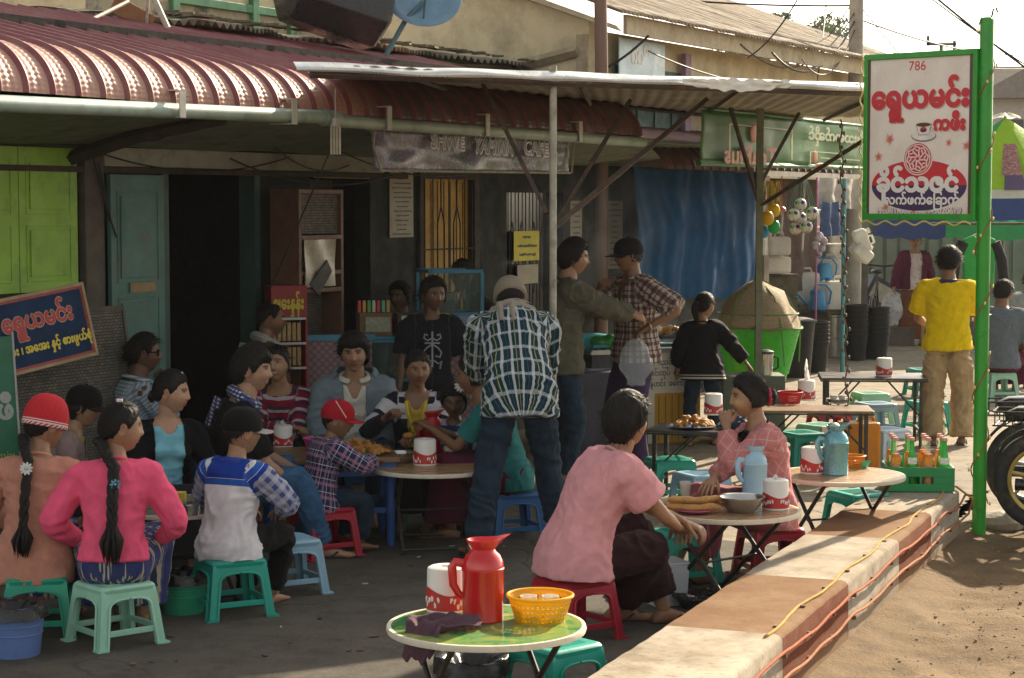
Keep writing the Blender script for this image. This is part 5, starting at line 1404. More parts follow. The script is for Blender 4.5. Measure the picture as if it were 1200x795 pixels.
gb0 = D(-60, 440, 10.2); GBd = thing('sign_board', 'dark green leaning signboard cut off at the left edge', 'sign', (gb0.x, gb0.y, 0)); GBd.rotation_euler = (R(-8), 0, R(35))
q = MB(); q.bx(0, .40, -.01, .01, .35, 1.20); q.build('panel', mat('board_green', (.012, .13, .06), .45, var=.2), GBd, smooth=0)
q = MB(); q.bx(.40, .412, -.015, .015, .33, 1.22); q.bx(0, .40, -.015, .015, .33, .35); q.build('frame', mat('steel_edge', (.35, .35, .33), .5), GBd, smooth=0)
text('ကဖီ', .14, mat('letter_pale', (.34, .37, .33), .5), GBd, (.26, -.013, .80), bold=.006); text('coffeemix', .07, mat('letter_green_y', (.28, .40, .08), .5), GBd, (.24, -.013, .56))
def notice(s, z, w_, h_, m, label, o=.012, lines=0, rz=0, col=(.05, .05, .05)):
 q = MB(); q.bx(-w_ / 2, w_ / 2, -.002, .002, -h_ / 2, h_ / 2)
 p = W(s, o, z); t = q.build('notice', m, loc=p, smooth=0); t.rotation_euler = (0, rz, FRZ); tag(t, label, 'notice')
 if lines:
  k = MB(); rr = random.Random(int(s * 10))
  for i in range(lines):
   zz = h_ / 2 - h_ * (i + .7) / (lines + .4); ww = w_ * rr.uniform(.3, .8); x = -ww / 2
   while x < ww / 2: l = rr.uniform(.012, .03); k.bx(x, x + l, -.0042, -.003, zz - h_ / lines * .13 * rr.uniform(.6, 1.3), zz + h_ / lines * .13 * rr.uniform(.6, 1.3)); x += l + .006
  k.build('printed_lines', mat('ink', col, .6), t, smooth=0)
 return t
M_pap = mat('old_paper', (.42, .39, .31), .85, var=.1, scale=5, dirt=(.3, .26, .18))
notice(2.36, 1.90, .33, .50, M_pap, 'long paper notice pinned on the dark wall left of the barred yellow door', lines=14)
notice(4.32, 1.55, .44, .25, mat('yellow_print', (.60, .52, .03), .6), 'bright yellow printed notice behind the window bars', o=.01, lines=3, col=(.06, .1, .02))
notice(4.34, 1.31, .36, .16, mat('pale_paper', (.42, .38, .30), .85), 'small pale paper below the yellow notice', o=.01)
notice(5.22, 1.62, .22, .62, M_pap, 'narrow paper list left of the brown post', lines=12)
notice(5.98, 1.62, .34, .62, M_pap, 'wide paper list right of the brown post', lines=12)
notice(1.55, 1.52, .34, .5, mat('dim_poster', (.10, .09, .08), .8), 'dim grey poster inside the second doorway', o=-.27, lines=9, col=(.03, .03, .03))
fl = D(393, 162, 12.0); q = MB()
for k in range(4): q.cyl((-.025 + .017 * k, 0, -.1), (-.025 + .017 * k, 0, .07), .007, n=8)
FLo = thing('lamp', 'unlit compact fluorescent lamp hanging below the gutter beside the banner', 'lamp', fl); q.build('tube', mat('lamp_white', (.55, .50, .38), .4), FLo)
q = MB(); q.cyl((0, 0, .07), (0, 0, .12), .03, .02, 12); q.tube([(0, 0, .12), (0, .02, .30)], .004, 6); q.build('lamp_base', mat('lamp_base', (.5, .48, .42), .5), FLo)
# on the roof
tk = D(398, 24, 15.3); q = MB()
def tankr(r_, x): return [(x, r_ * math.cos(R(45 * k + 20)), r_ * math.sin(R(45 * k + 20))) for k in range(8)]
q.loft([tankr(.20, -.52), tankr(.30, -.45), tankr(.33, .28), tankr(.20, .36)])
o = q.build('water_tank', mat('black_plastic', (.018, .018, .02), .3, var=.3), loc=(tk.x - .0, tk.y + .3, tk.z + .17), smooth=0, bevel=.012); o.rotation_euler = (0, R(14), R(30)); tag(o, 'black faceted plastic tank lying on the mossy roof', 'tank')
ds = D(496, -6, 15.8); DS = thing('satellite_dish', 'blue satellite dish on a short arm above the cafe roof', 'satellite dish', D(452, 50, 15.6))
dl = Vector(ds) - Vector(DS.location)
q = MB(); Md = Matrix.Translation(dl) @ Matrix.Rotation(R(58), 4, 'X') @ Matrix.Rotation(R(8), 4, 'Y')
rings = [[Md @ Vector((r_ * .31 * math.cos(2 * math.pi * j / 40), r_ * .31 * math.sin(2 * math.pi * j / 40), -.07 + .07 * r_ * r_)) for j in range(40)] for r_ in (.02, .25, .5, .75, 1.0)]
q.loft(rings, caps=False); M_dish = mat('dish_blue', (.15, .27, .38), .45, var=.15, dirt=(.2, .26, .3)); q.build('dish', M_dish, DS, solid=.006, smooth=180)
q = MB(); q.tube([(0, 0, -.1), dl * .55 + Vector((0, 0, -.02)), dl + Vector((0, 0, -.06))], .022, 8); q.tube([dl + Vector((0, -.05, -.24)), dl + Vector((.03, -.2, .02))], .008, 6); q.build('arm', mat('arm_teal', (.06, .14, .17), .5), DS)
q = MB(); q.tube([D(200, 41, 13.9), D(176, -12, 14.1)], .022, 8); q.tube([D(172, 28, 13.9), D(174, -10, 13.9)], .012, 6); tag(q.build('roof_pole', M_wpole), 'pale stick poles propped on the maroon roof edge', 'pole')
q = MB(); q.tube([D(110, 22, 13.4), D(150, 2, 13.8)], .014, 6); tag(q.build('roof_pole', M_wpole), 'thin lone pale rod lying across the maroon roof', 'pole')
bd1 = D(155, 16, 13.9); q = MB(); q.box((0, 0, 0), (.30, .03, .12)); o = q.build('board', mat('brown_board', (.24, .13, .06), .8, var=.3), loc=bd1, smooth=0); o.rotation_euler = (.2, R(28), .3); tag(o, 'curved brown board lying against the sticks on the roof', 'board')
tr = D(915, 60, 1000); TR = thing('tree', 'hazy broad tree far behind the tin roofs', 'tree', (tr.x, tr.y, 0))
TR.scale = (2.35, 2.35, 2.2)
q = MB(); q.tube([(0, 0, 0), (.4, 0, 18), (0, 1, 34)], [1.8, 1.4, .9], 10)
for k in range(7):
 a = k * .9; q.tube([(0, .1, 26 + k), (8 * math.cos(a), 8 * math.sin(a), 33 + k), (15 * math.cos(a), 13 * math.sin(a), 38 + k)], [.7, .4, .15], 6)
q.build('trunk', mat('bark', (.12, .09, .06), .9), TR)
def leafclump(name, parent, centers, nl, size, m, seed):
 rl = np.random.RandomState(seed); vs, fs = [], []
 for (c, r_, sq) in centers:
  for _ in range(nl):
   d = rl.normal(size=3); d /= np.linalg.norm(d); rad = r_ * rl.uniform(.45, 1.08)
   p = np.array(c) + d * rad * np.array([1, 1, sq]); u = rl.normal(size=3); u /= np.linalg.norm(u); v = np.cross(u, rl.normal(size=3)); v /= np.linalg.norm(v)
   s_ = size * rl.uniform(.6, 1.3); n = len(vs); vs += [p - u * s_, p + v * s_ * .45, p + u * s_, p - v * s_ * .45]; fs.append((n, n + 1, n + 2, n + 3))
 mb = MB(); mb.add(vs, fs); return mb.build(name, m, parent, smooth=0, recalc=False)
rl = random.Random(4)
cen = [((rl.uniform(-13, 13), rl.uniform(-9, 9), 39 + rl.uniform(-6, 4)), rl.uniform(2.2, 4.6), .6) for _ in range(24)]
leafclump('crown', TR, cen, 300, .55, mat('leaf', (.07, .11, .035), .6, var=.4, tl=.3), 3)
# FURNITURE
def plastic(name, col, **k): return mat(name, col, k.pop('rough', .38), var=k.pop('var', .10), scale=6, dirt=tuple(c * .55 + .02 for c in col), dscale=7, dthr=(.58, .8), bmp=.05, **k)
P_GREEN = plastic('plastic_green', (.012, .30, .19)); P_TEAL = plastic('plastic_teal', (.015, .33, .25)); P_MINT = plastic('plastic_mint', (.30, .56, .42))
P_LBLUE = plastic('plastic_light_blue', (.26, .44, .56)); P_RED = plastic('plastic_red', (.36, .012, .03)); P_BLUE = plastic('plastic_blue', (.03, .14, .34)); P_PALE = plastic('plastic_pale_blue', (.42, .54, .66))
_STOOL = {}
SH = .27
def stool_geo(m):
 key = m.name
 root = thing('plastic_stool', 'x', 'stool', (0, 0, -50))
 def half(zs):
  pass
 def wz(z): return .128 + (.262 - z) / .262 * .032
 outer = []; inner = []
 N = 18
 leg = MB()
 prof_o, prof_i = [], []
 for i in range(N + 1):
  t = i / N
  if t < .62: z = .205 * t / .62 * .90; x = -(wz(z) - .043)
  else:
   a = (t - .62) / .38 * math.pi / 2; z = .1845 + .030 * math.sin(a); xa = wz(.19) - .045; x = -xa * (math.cos(a) ** .75 if math.cos(a) > 0 else 0)
  prof_i.append((x, max(z, 0)))
  if t < .7: zo = .262 * t / .7; xo = -wz(zo)
  else: zo = .262; xo = -wz(.262) * (1 - (t - .7) / .3)
  prof_o.append((xo, zo))
 for rot in (0, -1):
  for side_off in (0,):
   vs = []; n = N + 1
   for dpt in (0, .014):
    for (x, z) in prof_o: vs.append((x, -(wz(z) - dpt - (0)), z))
    for (x, z) in prof_i: vs.append((x, -(wz(z) - dpt - .002), z))
   fs = []
   for i in range(N):
    a, b = i, i + 1
    fs += [(a, b, n + b, n + a), (2 * n + b, 2 * n + a, 3 * n + a, 3 * n + b), (n + a, n + b, 3 * n + b, 3 * n + a), (a + 2 * n, b + 2 * n, b, a)]
   fs += [(0, n, 3 * n, 2 * n), (N, 2 * n + N, 3 * n + N, n + N)]
   if rot == 0: M4 = None
   else: M4 = Matrix(((0, 1, 0, 0), (1, 0, 0, 0), (0, 0, 1, 0), (0, 0, 0, 1)))
   leg.add(vs, fs, 0, M4)
   rib = [((x - .004), -(wz(z) + .003), z) for x, z in prof_i]
   leg.tube(rib, .0055, 6, M=M4)
 leg.box((-wz(0) + .012, -wz(0) + .012, .006), (.05, .05, .012))
 l0 = leg.build('leg', m, root, smooth=45)
 for k in range(1, 4):
  c = l0.copy(); COL.objects.link(c); c.parent = root; c.rotation_euler = (0, 0, k * math.pi / 2)
 seat = MB(); r0 = .134
 def sq(r, z, rc=.03):
  out = []
  for (cx, cy, a0) in ((1, 1, 0), (-1, 1, 90), (-1, -1, 180), (1, -1, 270)):
   for k in range(6):
    a = R(a0 + 18 * k); out.append((cx * (r - rc) + rc * math.cos(a), cy * (r - rc) + rc * math.sin(a), z))
  return out
 seat.loft([sq(r0 - .006, .238), sq(r0 - .002, .246), sq(r0, .258), sq(r0 - .006, .267), sq(r0 - .016, .2705), sq(r0 - .03, .269), sq(.02, .2695, .015)])
 for i in range(-5, 6):
  seat.bx(-.085, .085, i * .016 - .0022, i * .016 + .0022, .2690, .2712)
 seat.build('seat', m, root, smooth=40)
 st = MB(); w_ = wz(.07)
 st.box((0, -w_ + .010, .072), (2 * w_ - .07, .012, .026)); s0 = st.build('stretcher', m, root, smooth=0, bevel=.003)
 for k in range(1, 4):
  c = s0.copy(); COL.objects.link(c); c.parent = root; c.rotation_euler = (0, 0, k * math.pi / 2)
 return root
def stool(m, at, rz, label, z=0):
 if m.name not in _STOOL:
  r = stool_geo(m); _STOOL[m.name] = r; r.location = (at[0], at[1], z); r.rotation_euler = (0, 0, R(rz)); r['label'] = label; r['group'] = 'plastic stools round the terrace'; return r
 return dup(_STOOL[m.name], (at[0], at[1], z), R(rz), label)
sg = lambda px, py: G(px, py, SH)
stool(P_GREEN, sg(46, 672), 8, 'dark green stool under the woman in the salmon cardigan')
stool(P_MINT, sg(134, 681), 40, 'pale mint stool under the woman in the pink jacket')
stool(P_TEAL, sg(270, 652), 28, 'bright green stool under the boy in the white and blue shirt')
stool(P_LBLUE, sg(336, 630), 30, 'empty light blue stool beside the boy on the bright green stool')
stool(P_RED, sg(378, 593), 35, 'dark red stool under the small child with the red cap')
stool(P_RED, sg(672, 676), 36, 'red stool under the woman in the pink blouse')
stool(P_TEAL, G(650, 752, SH), 42, 'bright turquoise empty stool behind the nearest green-topped table')
stool(P_TEAL, G(800, 622, SH), 20, 'turquoise stool half hidden behind the round table with the bread')
stool(P_RED, Vector((1.32, 9.9, 0)), 15, 'red stool under the woman in the pink knitted top')
stool(P_TEAL, G(1006, 576, SH), 25, 'green stool under the small table beside the low painted wall')
stool(P_TEAL, G(785, 537, SH), 15, 'green stool under the black table corner, below the food stall')
stool(P_LBLUE, G(822, 554, SH), 25, 'light blue stool between the black table and the bread table')
stool(P_LBLUE, G(1026, 472, SH), 20, 'light blue stool beneath the dark table with the lone dispenser')
stool(P_MINT, G(1020, 460, SH), 12, 'mint stool just behind the light blue stool under the dark table', )
stool(P_PALE, G(1038, 502, SH), 30, 'pale blue-white stool standing right of the orange jerry can')
stool(P_RED, G(972, 480, SH), 15, 'red stool seen through the legs of the table with the red basket')
stool(P_MINT, G(962, 497, SH), 40, 'pale mint stool in front of the table with the red basket')
stool(P_TEAL, G(938, 506, SH), 25, 'green stool touching the shoulder of the woman in pink knit')
stool(P_TEAL, G(1086, 470, SH), 22, 'nearer teal stool at the right end of the dark table')
stool(P_TEAL, G(1082, 432, SH), 10, 'farther teal stool behind the dark table')
stool(P_MINT, G(1170, 436, SH), 12, 'pale green stool under the man in grey sitting beyond the green post')
hid = [((-1.83, 10.25), P_BLUE, 'blue stool under the young woman in the black jacket'), ((-2.44, 10.3), P_BLUE, 'blue stool in the dark behind the woman in the red knitted hat'), ((-1.55, 10.45), P_GREEN, 'dark green stool under the young man in jeans with the checked scarf'), ((-1.40, 12.15), P_GREEN, 'dark green stool under the woman in the striped red sweater'), ((-.96, 11.95), P_BLUE, 'blue stool under the man in the grey hooded jacket'), ((-.56, 11.75), P_GREEN, 'dark green stool under the woman with the yellow lanyard'), ((-2.30, 11.6), P_GREEN, 'dark green stool under the man in sunglasses'), ((-.32, 11.42), P_RED, 'dark red stool under the little girl with the daisy'), ((.0, 11.1), P_BLUE, 'blue stool under the woman in teal hidden behind the bending man')]
for p, m, l in hid: stool(m, p, 20, l)
# tables
TZ = .45
def round_table(at, rz, top_m, rim_m, leg_m, label, r=.34, h=TZ):
 t = thing('round_table', label, 'table', (at[0], at[1], 0), R(rz), 'low round folding tables')
 q = MB(); q.lathe([(.0, h - .020), (r - .006, h - .020), (r - .006, h), (0, h)], n=56, caps=False); q.build('tabletop', top_m, t, smooth=30)
 q = MB(); pr = [(r - .006, h - .022), (r + .004, h - .020), (r + .007, h - .010), (r + .004, h + .001), (r - .006, h + .002), (r - .010, h + .0005)]; q.lathe(pr, n=56, caps=False); q.build('rim', rim_m, t, smooth=60)
 for sx in (-1, 1):
  for sy in (-1, 1):
   q = MB(); q.tube([(sx * .20, sy * .19, h - .024), (sx * .20, -sy * .24, .01)], .011, 10); q.ell((sx * .20, -sy * .24, .012), (.014, .014, .012), 10, 6); q.build('leg', leg_m, t)
 for sy in (-1, 1): q = MB(); q.tube([(-.2, sy * .235, .03), (.2, sy * .235, .03)], .009, 8); q.build('crossbar', leg_m, t)
 q = MB(); q.tube([(-.2, .0, h * .47), (.2, 0, h * .47)], .006, 8); q.build('crossbar', leg_m, t)
 return t
M_leg = mat('black_leg', (.02, .018, .017), .45, var=.3, dirt=(.10, .06, .035), dscale=9)
M_rim = mat('cream_rim', (.66, .60, .48), .45, var=.12, dirt=(.4, .33, .24), dscale=9)
def gtop():
 m, t, p = _new('green_print_top'); co = coord(t)
 n = noise_tex(t, co, 5.5, 5, .6, .8); n2 = noise_tex(t, co, 11, 4, .6)
 c = mixc(t, ramp(t, n, .38, .6), (.035, .24, .10), (.30, .36, .07)); c = mixc(t, ramp(t, n2, .52, .64), c, (.16, .30, .10)); c = mixc(t, ramp(t, noise_tex(t, co, 7, 3), .60, .64), c, (.42, .40, .13))
 t.links.new(c, p.inputs['Base Color']); p.inputs['Roughness'].default_value = .14; p.inputs['Specular IOR Level'].default_value = .6; return m
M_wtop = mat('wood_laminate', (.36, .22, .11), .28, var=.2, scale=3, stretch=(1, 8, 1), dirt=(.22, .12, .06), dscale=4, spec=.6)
T1 = G(570, 732, TZ); round_table(T1, 24, gtop(), M_rim, M_leg, 'nearest low round table with green patterned top and cream rim')
T2 = G(853, 597, TZ); round_table(T2, 40, M_wtop, M_rim, M_leg, 'low round wooden table with fried bread in front of the woman in pink knit')
T3 = G(985, 556, TZ); round_table(T3, 20, M_wtop, M_rim, M_leg, 'low round wooden table with the teal flask beside the low wall')
T4 = G(508, 547, TZ); round_table(T4, 10, M_wtop, M_rim, M_leg, 'round brown table in the shade in front of the woman with the lanyard')
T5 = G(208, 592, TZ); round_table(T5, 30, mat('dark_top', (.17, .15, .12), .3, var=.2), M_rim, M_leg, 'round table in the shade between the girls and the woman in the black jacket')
def rect_table(at, rz, L, Wd, h, top_m, leg_m, label, fold=True):
 t = thing('folding_table', label, 'table', (at[0], at[1], 0), R(rz), 'dark folding tables')
 q = MB(); q.bx(-L / 2, L / 2, -Wd / 2, Wd / 2, h - .018, h); q.build('tabletop', top_m, t, smooth=0, bevel=.004)
 q = MB()
 for s in (-1, 1): q.bx(-L / 2, L / 2, s * Wd / 2 - .004, s * Wd / 2 + .004, h - .03, h - .019); q.bx(s * L / 2 - .004, s * L / 2 + .004, -Wd / 2 + .005, Wd / 2 - .005, h - .03, h - .019)
 q.build('apron', leg_m, t, smooth=0)
 for sx in (-1, 1):
  for sy in (-1, 1):
   q = MB(); q.bx(sx * (L / 2 - .05) - .013, sx * (L / 2 - .05) + .013, sy * (Wd / 2 - .04) - .013, sy * (Wd / 2 - .04) + .013, 0, h - .02); q.build('leg', leg_m, t, smooth=0, bevel=.003)
  q = MB(); q.bx(sx * (L / 2 - .05) - .008, sx * (L / 2 - .05) + .008, -Wd / 2 + .05, Wd / 2 - .05, .12, .14)
  for sy in (-1, 1): q.tube([(sx * (L / 2 - .055), sy * (Wd / 2 - .06), h * .45), (sx * (L / 2 - .30), sy * (Wd / 2 - .06), h - .03)], .007, 6)
  q.build('brace', leg_m, t, smooth=0)
 return t
M_dtop = mat('dark_laminate', (.055, .045, .042), .32, var=.25, scale=4, spec=.6)
c_ = G(1022, 440, .55); rect_table(c_, -6, .82, .55, .55, M_dtop, M_leg, 'rectangular dark table with a lone dispenser near the boy in yellow'); TD = (c_, .55)
c_ = G(952, 478, .50); rect_table(c_, -4, .80, .42, .50, mat('brown_laminate', (.23, .14, .08), .35, var=.2), M_leg, 'brown-topped folding table with red basket and stacked plates'); TE = (c_, .50)
c_ = G(832, 502, .47); rect_table(c_, -18, .75, .40, .47, M_dtop, M_leg, 'low black table with fried snacks and a checked cloth'); TF = (c_, .47)
BT = thing('wooden_table', 'blue wooden table with brown top and a plate of fried snacks', 'table', (-1.0, 11.0, 0), R(10))
q = MB(); q.bx(-.42, .34, -.28, .28, .475, .505); q.build('tabletop', mat('brown_board_top', (.20, .11, .05), .4, var=.25), BT, smooth=0, bevel=.005)
M_bw = mat('blue_painted_wood', (.02, .10, .36), .5, var=.2, dirt=(.03, .07, .2))
q = MB(); q.bx(-.40, .32, -.26, -.235, .40, .474); q.bx(-.40, .32, .235, .26, .40, .474); q.bx(-.4, -.375, -.235, .235, .40, .474); q.bx(.295, .32, -.235, .235, .4, .474); q.build('apron', M_bw, BT, smooth=0)
for sx in (-.37, .29):
 for sy in (-.23, .23):
  q = MB(); q.lathe([(.018, 0), (.022, .04), (.024, .16), (.032, .19), (.032, .22), (.024, .25), (.028, .38), (.032, .40)], (sx, sy, 0), 12); q.build('leg', M_bw, BT)
q = MB(); q.bx(-.37, .29, -.242, -.218, .19, .22); q.bx(-.37, .29, .218, .242, .19, .22); q.bx(-.382, -.358, -.218, .218, .19, .22); q.bx(.278, .302, -.218, .218, .19, .22); q.build('stretcher', M_bw, BT, smooth=0)
# TABLE WARE
M_dw = mat('dispenser_white', (.76, .73, .68), .35, var=.06, dirt=(.6, .52, .42), dscale=8, dthr=(.6, .85))
M_dr = mat('dispenser_red', (.50, .03, .03), .35, var=.1)
def tissue_mat(): return mat('tissue', (.82, .80, .78), .9, var=.05, tl=.4)
def dispenser(at, z, label, tissue=0, s=1.0, rz=0, clear=False):
 t = thing('tissue_dispenser', label, 'dispenser', (at[0], at[1], z), R(rz), 'red and white tissue dispensers on the tables')
 r = .063 * s; H = .145 * s
 q = MB(); q.lathe([(0, .0), (r * .97, 0), (r * 1.02, .004), (r * 1.02, .010), (r, .014), (r * .965, H * .93), (r * .93, H * .97), (r * .80, H), (r * .36, H), (r * .30, H - .008), (0, H - .008)], n=32, caps=False); q.build('body', M_dw, t, smooth=35)
 q = MB(); n = 64; hb = H * .42
 q.sheet(n, 6, lambda i, j: ((r * 1.024 - .001 * j) * math.cos(2 * math.pi * i), (r * 1.024 - .001 * j) * math.sin(2 * math.pi * i), .011 + (hb + .012 * s * math.sin(2 * math.pi * i * 2 + 1)) * j)); q.build('printed_band', M_dr, t, smooth=180)
 q = MB(); rr = random.Random(int(at[0] * 100) + 7)
 for side in range(4):
  a0 = side * math.pi / 2 + .3
  for k in range(6):
   a = a0 + k * .18; zz = H * rr.uniform(.15, .34); P = []
   for m_ in range(7):
    b = a + .055 * math.cos(m_ * (.7 + .2 * k) + k); P.append(((r * 1.03) * math.cos(b), (r * 1.03) * math.sin(b), zz + .009 * s * math.sin(m_ * 1.3 + k)))
   q.tube(P, .0022 * s, 5)
 q.build('lettering', M_lw, t)
 if tissue:
  q = MB()
  for k in range(3):
   a = k * 2.1; h = tissue * s * (1, .6, .8)[k]
   q.sheet(5, 8, lambda i, j: ((.022 * (1 - j * .75) * math.cos(a) * (i - .5) * 2 + .006 * math.sin(j * 6 + k)), (.022 * (1 - j * .75) * math.sin(a) * (i - .5) * 2 + .008 * math.cos(i * 5 + j * 4)), H - .012 + h * j * (1 - .25 * abs(i - .5))))
  q.build('tissue', tissue_mat(), t, smooth=180, recalc=False)
 return t
def onto(px, py, z): return G(px, py, z)
dispenser(onto(523, 716, TZ), TZ, 'white and red tissue dispenser left of the big red flask', s=1.12)
dispenser(onto(909, 597, TZ), TZ, 'dispenser with crumpled tissue beside the pale blue flask', .035, 1.0)
dispenser(onto(952, 555, TZ), TZ, 'dispenser behind the pink knit sleeve, left of the teal flask', 0, 1.0)
dispenser(onto(1036, 441, .55), .55, 'lone dispenser on the rectangular dark table', .02, 1.0)
dispenser(onto(945, 469, .50), .50, 'dispenser with a tall tissue standing up, beside the red basket', .17, 1.0)
dispenser(onto(498, 545, TZ), TZ, 'dispenser at the front of the shaded round table, before the dark red flask', 0, 1.02)
dispenser(onto(332, 528, .45), .47, 'dispenser with a tissue beside the jeans of the young man', .05, .9)
dispenser(onto(836, 486, .47), .47, 'plain white topped dispenser behind the checked cloth', 0, 1.0)
def flask(at, z, m, label, s=1.0, rz=0, H=.27, r=.062, lid=None, spout=True):
 t = thing('vacuum_flask', label, 'flask', (at[0], at[1], z), R(rz))
 q = MB(); q.lathe([(0, 0), (r * .96, 0), (r, .006), (r, H * .02), (r * .985, H * .05), (r * 1.0, H * .60), (r * 1.04, H * .615), (r * 1.04, H * .64), (r * 1.0, H * .65), (r * .97, H * .72), (r * .82, H * .80), (r * .62, H * .845), (r * .58, H * .87)], n=40); q.build('body', m, t, smooth=35)
 q = MB(); rings = []
 for i, (rr, zz, sp_) in enumerate(((.58, .87, 0), (.66, .90, .05), (.74, .94, .25), (.80, .985, .75), (.74, .985, .72), (.60, .94, .2), (.50, .89, 0))):
  ring = []
  for j in range(40):
   a = 2 * math.pi * j / 40; f = max(0, math.cos(a)) ** 6
   ring.append((r * (rr + sp_ * .75 * f) * math.cos(a), r * rr * math.sin(a) * (1 - .3 * f * sp_), H * (zz + .075 * f * sp_)))
  rings.append(ring)
 q.loft(rings); q.build('spout', m, t, smooth=50)
 q = MB(); q.tube([(-r * .95, 0, H * .70), (-r * 1.35, 0, H * .72), (-r * 1.5, 0, H * .66), (-r * 1.45, 0, H * .45), (-r * 1.2, 0, H * .34), (-r * .98, 0, H * .30)], [.010, .011, .011, .010, .009, .008], 10, flat=1.5); q.build('handle', m, t)
 if lid:
  q = MB(); q.ell((-r * .2, 0, H * .965), (r * .5, r * .5, .02), 16, 8); q.box((-r * 1.0, 0, H * .90), (.03, .025, .03)); q.build('lid', lid, t)
 return t
M_red = mat('flask_red', (.55, .012, .015), .22, var=.06, spec=.6, coat=.3)
flask(onto(566, 727, TZ), TZ, M_red, 'big glossy red vacuum flask with open spout on the nearest table', rz=12, H=.29, r=.073, lid=None)
flask(onto(507, 532, TZ), TZ, mat('flask_dark_red', (.42, .015, .02), .3), 'dark red flask in front of the woman with the lanyard', rz=30, H=.25, lid=None)
flask(onto(884, 582, TZ), TZ, mat('flask_pale_blue', (.34, .54, .68), .35, var=.08), 'pale blue vacuum flask on the table with fried bread', rz=20, H=.26, r=.062)
flask(onto(979, 556, TZ), TZ, mat('flask_teal', (.16, .40, .46), .28, metal=.4, var=.1), 'metallic teal flask on the small table beside the orange can', rz=10, H=.27, r=.068, lid=mat('lid_steel', (.5, .5, .48), .3, metal=.8))
def basket(at, z, m, label, r=.105, h=.075, rz=0, name='plastic_basket', n=36, rows=5):
 t = thing(name, label, 'basket', (at[0], at[1], z), R(rz))
 q = MB()
 def pt(i, j): a = 2 * math.pi * i / n; rr = r * (.78 + .22 * j / rows); return Vector((rr * math.cos(a), rr * math.sin(a), .004 + h * j / rows))
 for j in range(rows):
  for i in range(n):
   c = [pt(i, j), pt(i + 1, j), pt(i + 1, j + 1), pt(i, j + 1)]
   if j == rows - 1 or j == 0 and False: q.add(c, [(0, 1, 2, 3)]); continue
   m0 = sum(c, Vector()) / 4; inn = [m0 + (x - m0) * .52 for x in c]
   q.add(c + inn, [(0, 1, 5, 4), (1, 2, 6, 5), (2, 3, 7, 6), (3, 0, 4, 7)])
 q.build('wall', m, t, solid=.003, recalc=False, smooth=0)
 q = MB(); q.tube([(r * 1.02 * math.cos(2 * math.pi * i / 40), r * 1.02 * math.sin(2 * math.pi * i / 40), h + .004) for i in range(40)], .006, 8, closed=True); q.build('rim', m, t)
 q = MB(); q.lathe([(0, 0), (r * .79, 0), (r * .79, .006), (0, .006)], n=36, caps=False); q.build('base', m, t)
 return t
M_yb = mat('basket_yellow', (.82, .50, .012), .35, var=.06, tl=.4)
YB = basket(onto(633, 727, TZ), TZ, M_yb, 'bright yellow perforated basket with glasses on the nearest table', .112, .085)
def cup(at, z, m, label, r=.028, h=.05, name='cup', lay=False, fill=None):
 t = thing(name, label, 'cup' if name == 'cup' else 'glass', (at[0], at[1], z))
 q = MB(); q.lathe([(0, 0), (r * .75, 0), (r, h), (r * .9, h), (r * .68, .006), (0, .006)], n=24, caps=False); o = q.build('cup_body', m, t)
 if fill:
  q = MB(); q.lathe([(0, .008), (r * .68, .008), (r * .84, h * .8), (0, h * .8)], n=24, caps=False); q.build('drink', fill, t)
 return t
M_porc = mat('porcelain', (.74, .70, .62), .2, var=.05)
for dx, l in ((-.04, 'left white cup inside the yellow basket'), (.035, 'right white cup inside the yellow basket')): cup((YB.location.x + dx, YB.location.y + .02), TZ + .008, M_porc, l, .03, .075)
M_gl = glass('tea_glass', (.85, .8, .7), .05, .35); M_tea = mat('milk_tea', (.42, .19, .06), .3, var=.05)
cup(onto(526, 540, TZ), TZ, M_gl, 'glass of milky tea beside the dark red flask', .032, .085, 'glass', fill=M_tea)
cup(onto(193, 595, TZ), TZ, M_gl, 'glass of tea beside the pink sleeve on the shaded table', .032, .085, 'glass', fill=M_tea)
cup(onto(803, 582, TZ), TZ, M_gl, 'glass of milk tea at the left edge of the bread table', .030, .075, 'glass', fill=M_tea)
cup(onto(778, 597, TZ), TZ, M_gl, 'small amber glass near the pink blouse on the bread table', .022, .05, 'glass', fill=mat('amber_tea', (.45, .25, .04), .2))
q = MB(); q.box((0, 0, .04), (.055, .05, .08)); o = q.build('sugar_pack', mat('pack_yellow', (.62, .46, .06), .5, var=.25, scale=40, dirt=(.5, .1, .05), dscale=30), loc=onto(211, 596, TZ), smooth=0, bevel=.004); tag(o, 'small yellow packet next to the tea glass on the shaded table', 'packet')
q = MB(); q.lathe([(0, 0), (.05, 0), (.055, .05), (.045, .055), (0, .05)], n=20, caps=False); o = q.build('bowl', mat('steel', (.45, .44, .42), .25, metal=.9), loc=onto(222, 603, TZ)); tag(o, 'little steel tin by the checked sleeve on the shaded table', 'bowl')
def plate(at, z, r, m, label, name='plate', cat='plate'):
 q = MB(); q.lathe([(0, 0), (r * .55, 0), (r * .9, .012), (r, .018), (r * .97, .020), (r * .55, .006), (0, .006)], n=36, caps=False); o = q.build(name, m, loc=(at[0], at[1], z)); tag(o, label, cat); return o
M_pinkp = plastic('plate_pink', (.55, .10, .30)); M_greenp = plastic('plate_green', (.06, .46, .32))
pl = onto(814, 601, TZ); plate(pl, TZ, .10, M_pinkp, 'pink plate under the fried bread sticks')
M_bread = mat('fried_dough', (.50, .26, .075), .6, var=.3, scale=25, dirt=(.30, .12, .03), dscale=14, bmp=.5, bscale=40)
